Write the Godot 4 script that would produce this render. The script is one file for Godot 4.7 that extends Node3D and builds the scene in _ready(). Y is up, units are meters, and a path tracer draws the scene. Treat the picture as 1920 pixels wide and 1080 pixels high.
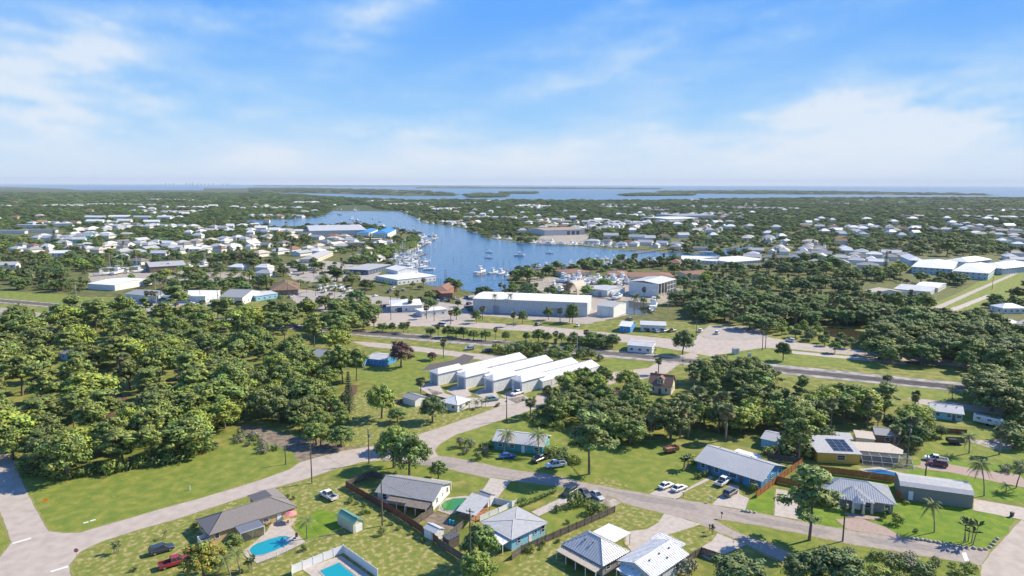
extends Node3D
# An aerial view over a small harbour town: camera, sky and sun first, then the land, the buildings, the things, the trees.

const EYE := 76.0
const TILT := 8.706
const ROLL := 0.14
const FOV := 45.94
const EXPOSED := 1.62

var rng := RandomNumberGenerator.new()
var M := {}
var cache := {}
var taken := {}

# ------------------------------------------------------------------ mesh helper
class MB:
	var v := PackedVector3Array()
	var n := PackedVector3Array()
	var c := PackedColorArray()
	var col := Color(1, 1, 1)
	func tri(a: Vector3, b: Vector3, d: Vector3) -> void:
		var m := (b - a).cross(d - a)
		if m.length_squared() < 1e-14: return
		m = m.normalized()
		v.append(a); v.append(d); v.append(b)
		n.append(m); n.append(m); n.append(m)
		c.append(col); c.append(col); c.append(col)
	func smooth(a: Vector3, b: Vector3, d: Vector3, na: Vector3, nb: Vector3, nd: Vector3) -> void:
		v.append(a); v.append(d); v.append(b)
		n.append(na); n.append(nd); n.append(nb)
		c.append(col); c.append(col); c.append(col)
	func quad(a: Vector3, b: Vector3, d: Vector3, e: Vector3) -> void:
		tri(a, b, d); tri(a, d, e)
	func hexa(p: Array) -> void:   # p[0..3] bottom ring counter-clockwise from above, p[4..7] top ring
		quad(p[3], p[2], p[1], p[0]); quad(p[4], p[5], p[6], p[7])
		for i in 4:
			var j := (i + 1) % 4
			quad(p[i], p[j], p[j + 4], p[i + 4])
	func box(o: Vector3, s: Vector3, b := Basis()) -> void:
		var h := s * 0.5
		var p := []
		for y in [-h.y, h.y]:
			for q in [Vector2(-h.x, h.z), Vector2(h.x, h.z), Vector2(h.x, -h.z), Vector2(-h.x, -h.z)]:
				p.append(o + b * Vector3(q.x, y, q.y))
		hexa(p)
	func prism(poly: PackedVector2Array, y0: float, y1: float, sides := true) -> void:   # x, z outline
		var q := poly
		if not Geometry2D.is_polygon_clockwise(q):
			q = q.duplicate(); q.reverse()
		var t := Geometry2D.triangulate_polygon(q)
		for k in range(0, t.size(), 3):
			var a := Vector3(q[t[k]].x, y1, q[t[k]].y)
			var b := Vector3(q[t[k + 1]].x, y1, q[t[k + 1]].y)
			var d := Vector3(q[t[k + 2]].x, y1, q[t[k + 2]].y)
			if (b - a).cross(d - a).y > 0: tri(a, b, d)
			else: tri(a, d, b)
		if sides:
			for i in q.size():
				var j := (i + 1) % q.size()
				quad(Vector3(q[i].x, y0, q[i].y), Vector3(q[j].x, y0, q[j].y), Vector3(q[j].x, y1, q[j].y), Vector3(q[i].x, y1, q[i].y))
	func tube(a: Vector3, b: Vector3, ra: float, rb: float, sides := 6, cap := true) -> void:
		var d := (b - a).normalized()
		var s := d.cross(Vector3.RIGHT if absf(d.x) < 0.9 else Vector3.FORWARD).normalized()
		var t := s.cross(d)
		for i in sides:
			var u := TAU * i / sides
			var w := TAU * (i + 1) / sides
			var nu := s * cos(u) + t * sin(u)
			var nw := s * cos(w) + t * sin(w)
			smooth(a + nu * ra, b + nu * rb, b + nw * rb, nu, nu, nw)
			smooth(a + nu * ra, b + nw * rb, a + nw * ra, nu, nw, nw)
			if cap:
				tri(b, b + nu * rb, b + nw * rb)
	func path(pts: Array, r0: float, r1: float, sides := 6) -> void:
		for i in pts.size() - 1:
			tube(pts[i], pts[i + 1], lerpf(r0, r1, float(i) / (pts.size() - 1)), lerpf(r0, r1, float(i + 1) / (pts.size() - 1)), sides, i == pts.size() - 2)
	func ball(o: Vector3, r: Vector3, u := 8, w := 5) -> void:
		for i in w:
			for j in u:
				var p := []
				for k in [[i, j], [i + 1, j], [i + 1, j + 1], [i, j + 1]]:
					var th: float = PI * k[0] / w
					var ph: float = TAU * k[1] / u
					p.append(Vector3(sin(th) * cos(ph), cos(th), sin(th) * sin(ph)))
				smooth(o + p[0] * r, o + p[2] * r, o + p[1] * r, p[0], p[2], p[1])
				smooth(o + p[0] * r, o + p[3] * r, o + p[2] * r, p[0], p[3], p[2])
	func loft(rings: Array) -> void:   # closed rings of equal length, each counter-clockwise seen from the end it grows towards
		for i in rings.size() - 1:
			var a: Array = rings[i]
			var b: Array = rings[i + 1]
			for j in a.size():
				var k := (j + 1) % a.size()
				quad(a[j], a[k], b[k], b[j])
		for e in [0, rings.size() - 1]:
			var r: Array = rings[e]
			for j in range(1, r.size() - 1):
				if e == 0: tri(r[0], r[j + 1], r[j])
				else: tri(r[0], r[j], r[j + 1])
	func mesh(m: Material) -> ArrayMesh:
		var a := []
		a.resize(Mesh.ARRAY_MAX)
		a[Mesh.ARRAY_VERTEX] = v; a[Mesh.ARRAY_NORMAL] = n; a[Mesh.ARRAY_COLOR] = c
		var r := ArrayMesh.new()
		r.add_surface_from_arrays(Mesh.PRIMITIVE_TRIANGLES, a)
		r.surface_set_material(0, m)
		return r

func numbered(called: String) -> String:
	var k: int = taken.get(called, 0)
	taken[called] = k + 1
	return called if k == 0 else "%s_%03d" % [called, k]

func thing(called: String, label: String, category: String, at := Vector3.ZERO, turn := 0.0, group := "") -> Node3D:
	var o := Node3D.new()
	o.name = numbered(called)
	add_child(o)
	o.position = at
	o.rotation.y = turn
	tag(o, label, category, group)
	return o

func tag(o: Node, label: String, category: String, group := "", kind := "") -> void:
	if label: o.set_meta("label", label)
	if category: o.set_meta("category", category)
	if group: o.set_meta("group", group)
	if kind: o.set_meta("kind", kind)

func part(parent: Node, called: String, mesh: Mesh, at := Vector3.ZERO, turn := 0.0) -> MeshInstance3D:
	var o := MeshInstance3D.new()
	o.name = called
	o.mesh = mesh
	o.position = at
	o.rotation.y = turn
	parent.add_child(o, true)
	return o

func copy_of(o: Node3D, at: Vector3, turn: float, label := "", group := "", grow := Vector3.ONE) -> Node3D:
	var c: Node3D = o.duplicate()
	var base := String(o.name).rstrip("0123456789").trim_suffix("_")
	c.name = numbered(base)
	add_child(c)
	c.position = at
	c.rotation = Vector3(0, turn, 0)
	c.scale = grow
	if label: c.set_meta("label", label)
	if group: c.set_meta("group", group)
	return c

func vary(c: Color, k: float) -> Color:
	var f := 1.0 + rng.randf_range(-k, k)
	return Color(c.r * f * (1.0 + rng.randf_range(-k, k) * 0.5), c.g * f, c.b * f * (1.0 + rng.randf_range(-k, k) * 0.5))

func V(p, y := 0.0) -> Vector3:
	return Vector3(p[0], y, p[1])

# ------------------------------------------------------------------ materials
func noise_tex(freq: float, ramp: Array, octaves := 4, size := 512, sd := 1, normal := false, kind := FastNoiseLite.TYPE_SIMPLEX_SMOOTH) -> NoiseTexture2D:
	var f := FastNoiseLite.new()
	f.noise_type = kind
	f.frequency = freq
	f.fractal_octaves = octaves
	f.seed = sd
	var t := NoiseTexture2D.new()
	t.width = size; t.height = size
	t.seamless = true
	t.noise = f
	if normal:
		t.as_normal_map = true
		t.bump_strength = 3.0
	else:
		var g := Gradient.new()
		var o := PackedFloat32Array()
		var cs := PackedColorArray()
		for r in ramp:
			o.append(r[0]); cs.append(r[1])
		g.offsets = o; g.colors = cs
		t.color_ramp = g
	return t

func lin(r: float, g: float, b: float) -> Color:
	return Color(r, g, b).linear_to_srgb()

func plain(r: float, g: float, b: float, rough := 0.8, metal := 0.0) -> StandardMaterial3D:
	var m := StandardMaterial3D.new()
	m.albedo_color = lin(r, g, b)
	m.roughness = rough
	m.metallic = metal
	return m

func mottled(r: float, g: float, b: float, rough: float, tex: Texture2D, metres: float, over: Texture2D = null, over_metres := 40.0, world := true) -> StandardMaterial3D:
	var m := plain(r, g, b, rough)
	m.albedo_texture = tex
	m.uv1_triplanar = true
	m.uv1_world_triplanar = world
	m.uv1_scale = Vector3.ONE / metres
	if over:
		m.detail_enabled = true
		m.detail_albedo = over
		m.detail_blend_mode = BaseMaterial3D.BLEND_MODE_MUL
		m.detail_uv_layer = BaseMaterial3D.DETAIL_UV_2
		m.uv2_triplanar = true
		m.uv2_world_triplanar = world
		m.uv2_scale = Vector3.ONE / over_metres
	return m

func materials() -> void:
	var white := Color(1, 1, 1)
	var g := func(x: float) -> Color: return Color(x, x, x)
	var fine := noise_tex(0.05, [[0.0, g.call(0.74)], [0.5, g.call(0.91)], [1.0, white]], 5, 512, 3)
	var grain := noise_tex(0.12, [[0.0, g.call(0.74)], [0.55, g.call(0.93)], [1.0, white]], 4, 256, 5)
	var faint := noise_tex(0.03, [[0.0, g.call(0.86)], [0.6, g.call(0.97)], [1.0, white]], 5, 512, 7)
	var blotch := noise_tex(0.012, [[0.0, g.call(0.66)], [0.45, g.call(0.86)], [0.75, white], [1.0, white]], 4, 512, 9)
	var calm := noise_tex(0.012, [[0.0, g.call(0.88)], [0.5, g.call(0.95)], [1.0, white]], 5, 512, 19)
	var turf := noise_tex(0.01, [[0.0, Color(0.62, 0.73, 0.40)], [0.40, Color(0.74, 0.80, 0.48)], [0.60, Color(0.85, 0.86, 0.58)], [0.76, Color(0.97, 0.93, 0.76)], [1.0, Color(1.0, 0.96, 0.88)]], 6, 1024, 11)
	var lush := noise_tex(0.01, [[0.0, Color(0.66, 0.80, 0.42)], [0.4, Color(0.78, 0.87, 0.50)], [0.62, Color(0.87, 0.91, 0.57)], [0.8, Color(0.96, 0.95, 0.68)], [1.0, Color(1.0, 0.97, 0.78)]], 6, 1024, 13)
	var sandy := noise_tex(0.014, [[0.0, Color(0.62, 0.73, 0.36)], [0.42, Color(0.73, 0.80, 0.44)], [0.62, Color(0.84, 0.85, 0.55)], [0.74, Color(1.0, 0.96, 0.82)], [1.0, Color(1.0, 1.0, 0.95)]], 7, 1024, 17)
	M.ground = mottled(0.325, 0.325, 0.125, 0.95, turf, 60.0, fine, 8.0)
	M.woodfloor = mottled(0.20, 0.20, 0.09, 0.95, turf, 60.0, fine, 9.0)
	M.farfloor = mottled(0.075, 0.10, 0.045, 0.95, turf, 300.0)
	M.shoulder = mottled(0.44, 0.38, 0.29, 0.95, sandy, 7.0, fine, 1.7)
	M.lawn = mottled(0.30, 0.31, 0.105, 0.95, lush, 44.0, fine, 7.0)
	M.lush = mottled(0.235, 0.32, 0.022, 0.95, lush, 34.0, grain, 6.0)
	M.worn = mottled(0.40, 0.375, 0.22, 0.95, sandy, 26.0, fine, 6.0)
	M.dirt = mottled(0.30, 0.235, 0.165, 0.95, blotch, 14.0, fine, 2.2)
	M.mulch = mottled(0.20, 0.10, 0.06, 0.95, blotch, 9.0, fine, 1.6)
	M.sand = mottled(0.52, 0.46, 0.37, 0.95, blotch, 18.0, fine, 3.0)
	M.street = mottled(0.55, 0.47, 0.40, 0.9, calm, 26.0, grain, 3.0)
	M.asphalt = mottled(0.44, 0.375, 0.32, 0.9, calm, 14.0, fine, 3.0)
	M.patch = mottled(0.35, 0.305, 0.275, 0.9, calm, 12.0, fine, 3.0)
	M.darktar = mottled(0.14, 0.125, 0.12, 0.9, calm, 12.0, fine, 3.0)
	M.concrete = mottled(0.58, 0.51, 0.44, 0.85, calm, 12.0, grain, 2.0)
	M.yard_pave = mottled(0.48, 0.43, 0.37, 0.9, calm, 34.0, fine, 7.0)
	M.paver = mottled(0.46, 0.34, 0.28, 0.85, calm, 8.0, grain, 1.2)
	M.terracotta_floor = mottled(0.50, 0.22, 0.11, 0.8, blotch, 6.0, grain, 1.0)
	M.ballast = mottled(0.47, 0.44, 0.41, 0.95, fine, 3.0, blotch, 30.0)
	M.sleeper = plain(0.24, 0.21, 0.18, 0.9)
	M.rail = plain(0.25, 0.19, 0.15, 0.5, 0.6)
	M.paint = mottled(0.78, 0.78, 0.75, 0.8, grain, 1.0)
	var seaw := noise_tex(0.03, [[0.0, g.call(0.80)], [0.5, g.call(0.93)], [1.0, white]], 4, 512, 21)
	M.water = mottled(0.045, 0.13, 0.25, 0.16, seaw, 160.0)
	M.water.normal_enabled = true
	M.water.normal_texture = noise_tex(0.05, [], 5, 512, 23, true)
	M.water.normal_scale = 0.35
	M.sea = mottled(0.12, 0.22, 0.32, 0.4, seaw, 2400.0)
	M.canal = plain(0.05, 0.04, 0.02, 0.1)
	M.pool_water = plain(0.01, 0.27, 0.34, 0.06)
	M.pool_deep = plain(0.01, 0.27, 0.32, 0.06)
	M.pool_blue = plain(0.01, 0.12, 0.28, 0.06)
	M.pool_green = plain(0.04, 0.20, 0.05, 0.12)
	M.pool_tile = plain(0.10, 0.40, 0.55, 0.4)
	# buildings
	M.w_white = mottled(0.72, 0.73, 0.72, 0.8, faint, 5.0)
	M.w_cream = mottled(0.66, 0.60, 0.46, 0.85, faint, 5.0)
	M.w_tan = mottled(0.58, 0.42, 0.20, 0.85, faint, 5.0)
	M.w_yellow = mottled(0.62, 0.43, 0.08, 0.85, faint, 5.0)
	M.w_skyblue = mottled(0.26, 0.56, 0.72, 0.8, faint, 5.0)
	M.w_blue = mottled(0.05, 0.28, 0.50, 0.8, faint, 4.0)
	M.w_brightblue = mottled(0.05, 0.30, 0.66, 0.8, faint, 4.0)
	M.w_teal = mottled(0.05, 0.36, 0.36, 0.8, faint, 4.0)
	M.w_paleaqua = mottled(0.55, 0.66, 0.68, 0.8, faint, 6.0)
	M.w_aqua = mottled(0.22, 0.60, 0.62, 0.8, faint, 4.0)
	M.w_grey = mottled(0.24, 0.24, 0.21, 0.8, faint, 6.0)
	M.w_stone = mottled(0.36, 0.33, 0.30, 0.85, blotch, 2.0)
	M.w_silver = mottled(0.56, 0.58, 0.60, 0.6, faint, 8.0)
	M.w_navy = mottled(0.06, 0.10, 0.16, 0.8, faint, 6.0)
	M.w_brick = mottled(0.36, 0.15, 0.09, 0.85, fine, 3.0)
	M.w_wood = mottled(0.23, 0.17, 0.12, 0.9, fine, 2.0)
	M.r_white = mottled(0.60, 0.60, 0.59, 0.5, faint, 7.0, calm, 60.0)
	M.r_bright = mottled(0.74, 0.74, 0.73, 0.55, faint, 9.0)
	M.r_pale = mottled(0.54, 0.54, 0.53, 0.55, calm, 9.0, grain, 2.0)
	M.r_grey = mottled(0.40, 0.40, 0.39, 0.5, calm, 8.0, grain, 2.0)
	M.r_shingle = mottled(0.27, 0.245, 0.23, 0.95, calm, 5.0, fine, 1.2)
	M.r_old = mottled(0.30, 0.26, 0.22, 0.95, blotch, 4.0, fine, 1.5)
	M.r_cream = mottled(0.66, 0.58, 0.47, 0.9, calm, 6.0, grain, 1.4)
	M.r_brown = mottled(0.33, 0.19, 0.12, 0.95, calm, 6.0, fine, 1.4)
	M.r_terra = mottled(0.34, 0.19, 0.13, 0.95, calm, 7.0, fine, 1.4)
	M.r_thatch = mottled(0.30, 0.20, 0.13, 0.98, fine, 1.6, blotch, 7.0)
	M.r_blue = mottled(0.04, 0.22, 0.46, 0.6, faint, 8.0)
	M.r_green = mottled(0.20, 0.40, 0.30, 0.6, faint, 6.0)
	M.r_dark = mottled(0.12, 0.12, 0.13, 0.9, blotch, 4.0)
	M.r_rust = mottled(0.44, 0.40, 0.36, 0.8, noise_tex(0.02, [[0.0, Color(0.55, 0.36, 0.26)], [0.4, Color(0.86, 0.78, 0.70)], [1.0, white]], 5, 256, 31), 5.0)
	for k in ["w_silver", "w_white", "r_bright"]:
		M[k].albedo_texture = noise_tex(0.03, [[0.0, Color(0.78, 0.76, 0.72)], [0.35, Color(0.93, 0.92, 0.90)], [0.6, white], [1.0, white]], 5, 512, 41)
		M[k].uv1_scale = Vector3(1 / 5.0, 1 / 40.0, 1 / 5.0) if k != "r_bright" else Vector3.ONE / 16.0
	M.trim = plain(0.78, 0.78, 0.76, 0.6)
	M.glass = plain(0.035, 0.045, 0.055, 0.08)
	M.frame = plain(0.70, 0.70, 0.68, 0.6)
	M.door_white = plain(0.74, 0.74, 0.73, 0.6)
	M.door_grey = plain(0.33, 0.36, 0.40, 0.6)
	M.door_dark = plain(0.10, 0.11, 0.13, 0.6)
	M.screen = plain(0.10, 0.10, 0.10, 0.9)
	M.screen.transparency = BaseMaterial3D.TRANSPARENCY_ALPHA
	M.screen.albedo_color.a = 0.55
	M.solar = plain(0.018, 0.022, 0.035, 0.15)
	M.steel = plain(0.45, 0.46, 0.47, 0.45, 0.7)
	M.dark_steel = plain(0.06, 0.06, 0.065, 0.5, 0.3)
	M.vinyl = mottled(0.80, 0.80, 0.80, 0.55, faint, 3.0)
	M.f_cedar = mottled(0.48, 0.18, 0.05, 0.85, fine, 1.6, blotch, 5.0)
	M.f_brown = mottled(0.24, 0.105, 0.065, 0.9, fine, 1.6, blotch, 6.0)
	M.f_grey = mottled(0.22, 0.185, 0.15, 0.95, fine, 1.6, blotch, 5.0)
	M.pole_wood = mottled(0.17, 0.14, 0.11, 0.95, fine, 1.0)
	M.pole_concrete = mottled(0.52, 0.50, 0.46, 0.9, fine, 1.5)
	M.dock = mottled(0.36, 0.30, 0.24, 0.95, fine, 2.0)
	M.gel = mottled(0.80, 0.80, 0.79, 0.3, faint, 3.0)
	M.tyre = plain(0.02, 0.02, 0.02, 0.9)
	M.rim = plain(0.45, 0.45, 0.46, 0.35, 0.8)
	M.chrome_lamp = plain(0.75, 0.76, 0.78, 0.15)
	M.tail_lamp = plain(0.35, 0.02, 0.02, 0.25)
	M.stone = mottled(0.48, 0.44, 0.38, 0.95, fine, 1.0)
	M.bark = mottled(0.20, 0.155, 0.12, 0.95, fine, 1.4, null, 1.0, false)
	M.palm_bark = mottled(0.30, 0.25, 0.20, 0.95, fine, 0.8, null, 1.0, false)
	M.dead_wood = plain(0.42, 0.38, 0.33, 0.9)
	M.leaf = plain(1, 1, 1, 0.75)
	M.leaf.vertex_color_use_as_albedo = true
	M.leaf.backlight = lin(0.62, 0.62, 0.45)
	M.red = plain(0.55, 0.03, 0.03, 0.5)
	M.orange = plain(0.85, 0.32, 0.01, 0.5)
	M.pink = plain(0.70, 0.22, 0.22, 0.8)
	M.turq = plain(0.03, 0.45, 0.55, 0.5)
	M.wood_red = mottled(0.34, 0.17, 0.10, 0.9, fine, 1.0)
	for k in CAR_PAINT:
		var q: Array = CAR_PAINT[k]
		M["car_" + k] = plain(q[0], q[1], q[2], 0.28, 0.0)
		M["car_" + k].clearcoat_enabled = true
		M["car_" + k].clearcoat = 0.8

const CAR_PAINT := {"white": [0.74, 0.74, 0.73], "black": [0.02, 0.02, 0.022], "navy": [0.025, 0.035, 0.06], "red": [0.30, 0.01, 0.02], "silver": [0.45, 0.46, 0.47], "grey": [0.12, 0.125, 0.13], "blue": [0.01, 0.10, 0.36], "teal": [0.10, 0.24, 0.25], "maroon": [0.16, 0.03, 0.025], "tan": [0.40, 0.34, 0.26]}

# ------------------------------------------------------------------ sky
func sky_picture() -> ImageTexture:
	var w := 1536
	var h := 768
	var im := Image.create(w, h, false, Image.FORMAT_RGB8)
	im.fill(Color(0.80, 0.88, 0.95))
	var f := FastNoiseLite.new()
	f.seed = 5; f.frequency = 1.0; f.fractal_octaves = 5; f.fractal_gain = 0.52
	f.domain_warp_enabled = true; f.domain_warp_amplitude = 0.35; f.domain_warp_frequency = 1.3
	var big := FastNoiseLite.new()
	big.seed = 12; big.frequency = 1.0; big.fractal_octaves = 3
	# cloud banks: bearing from the view direction, height (both radians), half width, half height, slant, strength
	var banks := [[-0.58, 0.135, 0.20, 0.055, -0.05, 0.95], [-0.66, 0.075, 0.20, 0.035, 0.02, 1.0], [-0.17, 0.24, 0.09, 0.05, 0.5, 0.7], [-0.16, 0.078, 0.10, 0.016, 0.05, 0.9], [-0.32, 0.035, 0.30, 0.03, 0.0, 0.7], [0.10, 0.15, 0.24, 0.03, 0.3, 0.4], [0.06, 0.20, 0.2, 0.03, 0.4, 0.4], [0.25, 0.055, 0.34, 0.045, 0.06, 0.85], [0.50, 0.12, 0.16, 0.045, 0.2, 0.6], [0.62, 0.08, 0.22, 0.045, 0.2, 0.95], [-0.42, 0.21, 0.16, 0.03, 0.3, 0.5], [0.42, 0.21, 0.24, 0.03, 0.3, 0.35]]
	var pick := RandomNumberGenerator.new()
	pick.seed = 4
	for k in 40:
		banks.append([pick.randf_range(0.85, TAU - 0.85), pick.randf_range(0.03, 1.1), pick.randf_range(0.12, 0.3), pick.randf_range(0.02, 0.07), pick.randf_range(-0.2, 0.5), pick.randf_range(0.5, 0.9)])
	for j in h / 2:
		var el := PI * (0.5 - (j + 0.5) / h)
		var s := sin(el)
		var base := Color(0.86, 0.92, 0.975).lerp(Color(0.65, 0.84, 1.0), smoothstep(0.0, 0.10, s)).lerp(Color(0.41, 0.68, 1.0), smoothstep(0.04, 0.25, s)).lerp(Color(0.26, 0.50, 0.88), smoothstep(0.25, 0.95, s))
		var near := banks.filter(func(q): return absf(el - q[1]) < q[3] * 2.4 + q[2] * 2.4 * absf(tan(q[4])))
		for i in w:
			var az := TAU * (i + 0.5) / w
			var d := Vector3(cos(az) * cos(el), s, sin(az) * cos(el))
			var off := az
			var m := 0.0
			for q in near:
				var e: float = wrapf(off - q[0], -PI, PI)
				if absf(e) > q[2] * 2.4: continue
				var g: float = el - q[1] - e * tan(q[4])
				m += q[5] * exp(-(e * e) / (q[2] * q[2]) - (g * g) / (q[3] * q[3]))
			var y := s * 9.0 + d.x * 1.5 - d.z * 0.5
			var n := f.get_noise_3d(d.x * 3.4, y * 1.3, d.z * 3.4) + 0.5 * f.get_noise_3d(d.x * 8.0 + 3.0, s * 40.0 + d.x * 9.0, d.z * 8.0)
			var k := clampf(m * (0.62 + 1.1 * n) + 0.10 * smoothstep(0.0, 0.5, n), 0.0, 0.85)
			var c := base.lerp(Color(0.925, 0.95, 0.985), k).srgb_to_linear()
			im.set_pixel(i, j, Color(c.r / EXPOSED, c.g / EXPOSED, c.b / EXPOSED).linear_to_srgb())
	return ImageTexture.create_from_image(im)

func camera_and_light() -> void:
	var cam := Camera3D.new()
	cam.name = "camera"
	add_child(cam)
	cam.position = Vector3(0, EYE, 0)
	cam.rotation_degrees = Vector3(-TILT, 0, ROLL)
	cam.fov = FOV
	cam.near = 0.5
	cam.far = 120000.0
	cam.current = true
	var we := WorldEnvironment.new()
	we.name = "environment"
	var e := Environment.new()
	e.background_mode = Environment.BG_SKY
	e.tonemap_mode = Environment.TONE_MAPPER_LINEAR
	e.tonemap_exposure = EXPOSED
	e.sdfgi_enabled = true; e.ssao_enabled = true; e.ssil_enabled = true
	var sky := Sky.new()
	var sm := PanoramaSkyMaterial.new()
	sm.panorama = sky_picture()
	sky.sky_material = sm
	e.sky = sky
	e.fog_enabled = true
	e.fog_density = 0.000036
	e.fog_light_color = Color(0.90, 0.95, 1.0)
	we.environment = e
	add_child(we)
	var sun := DirectionalLight3D.new()
	sun.name = "sun"
	add_child(sun)
	sun.light_energy = 1.6
	sun.light_color = Color(1.0, 0.95, 0.86)
	sun.light_angular_distance = 0.5
	sun.shadow_enabled = true
	sun.basis = Basis.looking_at(-Vector3(17.0, 14.6, -6.6).normalized(), Vector3.UP)

# ------------------------------------------------------------------ land
func outline(flat: Array, rough: float, sd := 0) -> PackedVector2Array:
	var pts := PackedVector2Array()
	var n := flat.size() / 2
	var f := FastNoiseLite.new()
	f.seed = 40 + sd; f.frequency = 0.16; f.fractal_octaves = 3
	for i in n:
		var a := Vector2(flat[2 * i], flat[2 * i + 1])
		var j := (i + 1) % n
		var b := Vector2(flat[2 * j], flat[2 * j + 1])
		if rough <= 0.0:
			pts.append(a)
			continue
		var step := maxf(0.8, rough * 3.0)
		var m := clampi(int(a.distance_to(b) / step), 1, 90)
		var side := (b - a).orthogonal().normalized()
		for k in m:
			var p := a.lerp(b, float(k) / m)
			pts.append(p + side * (f.get_noise_2d(p.x, p.y) * rough * 1.6 if k > 0 else 0.0))
	return pts

func sheet(called: String, flat: Array, y: float, mat: Material, rough := 0.0, label := "") -> MeshInstance3D:
	var p := outline(flat, rough, flat.size())
	if Geometry2D.triangulate_polygon(p).is_empty():
		p = outline(flat, 0.0)
	if Geometry2D.triangulate_polygon(p).is_empty():
		print("bad outline ", called, " ", flat)
		return null
	if called == "street" or called == "driveway":
		for q in Geometry2D.offset_polygon(outline(flat, 0.0), 0.55 if called == "street" else 0.2):
			var e := []
			for k in q: e.append(k.x); e.append(k.y)
			sheet("road_shoulder", e, y - 0.006 - 0.001 * (taken.get("road_shoulder", 0) % 4), M.shoulder, 0.55)
	var mb := MB.new()
	mb.prism(p, 0.0, y, false)
	if mb.v.is_empty():
		return null
	var o := MeshInstance3D.new()
	o.name = numbered(called)
	o.mesh = mb.mesh(mat)
	add_child(o)
	o.set_meta("kind", "structure")
	if label: o.set_meta("label", label)
	return o

# ------------------------------------------------------------------ buildings
func slope(parent: Node, p0: Vector3, p1: Vector3, q1: Vector3, q0: Vector3, mat: Material, seam: float, called := "roof_slope") -> MeshInstance3D:
	var mb := MB.new()
	var up := (p1 - p0).cross(q0 + q1 - p0 - p1).normalized()
	if up.y < 0: up = -up
	var t := up * -0.12
	if q0.distance_to(q1) < 0.01:
		mb.tri(p0, p1, q0); mb.tri(p1 + t, p0 + t, q0 + t)
		for e in [[p0, p1], [p1, q0], [q0, p0]]:
			mb.quad(e[0] + t, e[1] + t, e[1], e[0])
	else:
		mb.hexa([p0 + t, p1 + t, q1 + t, q0 + t, p0, p1, q1, q0])
	var o := part(parent, called, mb.mesh(mat))
	if seam > 0.0:
		var along := (p1 - p0).normalized()
		var run := p0.distance_to(p1)
		var a := (q0 - p0).dot(along)
		var b := (p1 - q1).dot(along)
		var rise := (q0 - p0) - along * a
		var sb := MB.new()
		var s := seam * 0.5
		while s < run:
			var fr := 1.0
			if a > 0.01 and s < a: fr = s / a
			if b > 0.01 and s > run - b: fr = minf(fr, (run - s) / b)
			var lo := p0 + along * s
			var hi := lo + rise * fr
			var h := up * 0.08
			var w := along * 0.045
			sb.quad(lo - w, lo - w + h, hi - w + h, hi - w); sb.quad(lo + w + h, lo + w, hi + w, hi + w + h); sb.quad(lo - w + h, lo + w + h, hi + w + h, hi - w + h)
			s += seam
		if not sb.v.is_empty():
			part(o, "seam", sb.mesh(mat)).set_meta("kind", "stuff")
	return o

func window_mesh(w: float, h: float) -> Array:
	var key := "win%.2f_%.2f" % [w, h]
	if not cache.has(key):
		var f := MB.new()
		for s in [-1, 1]:
			f.box(Vector3(s * w / 2, 0, 0), Vector3(0.1, h + 0.1, 0.1))
			f.box(Vector3(0, s * h / 2, 0), Vector3(w - 0.1, 0.1, 0.1))
		f.box(Vector3(0, 0, 0), Vector3(w - 0.1, 0.05, 0.07))
		var g := MB.new()
		g.box(Vector3(0, 0, -0.015), Vector3(w - 0.08, h - 0.08, 0.04))
		cache[key] = [f.mesh(M.frame), g.mesh(M.glass)]
	return cache[key]

func opening(parent: Node, side: String, off: float, sill: float, w: float, h: float, L: float, W: float, what := "window", mat: Material = null) -> void:
	var at := Vector3(off, sill + h / 2, W / 2 + 0.03)
	var turn := 0.0
	if side == "b": at = Vector3(off, sill + h / 2, -W / 2 - 0.03); turn = PI
	if side == "r": at = Vector3(L / 2 + 0.03, sill + h / 2, off); turn = PI / 2
	if side == "l": at = Vector3(-L / 2 - 0.03, sill + h / 2, off); turn = -PI / 2
	if what == "window":
		var m := window_mesh(w, h)
		var o := part(parent, "window", m[0], at, turn)
		part(o, "pane", m[1])
	else:
		var key := "%s%.2f_%.2f_%d" % [what, w, h, mat.get_instance_id()]
		if not cache.has(key):
			var d := MB.new()
			d.box(Vector3.ZERO, Vector3(w, h, 0.08))
			if what == "roller_door":
				var k := 0.25
				while k < h:
					d.box(Vector3(0, k - h / 2, 0.045), Vector3(w, 0.04, 0.02))
					k += 0.4
			var hd := MB.new()
			hd.box(Vector3(w * 0.38, -0.05, 0.07), Vector3(0.12, 0.05, 0.05))
			cache[key] = [d.mesh(mat), hd.mesh(M.dark_steel)]
		var o := part(parent, what, cache[key][0], at, turn)
		if what == "door": part(o, "handle", cache[key][1])

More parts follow.
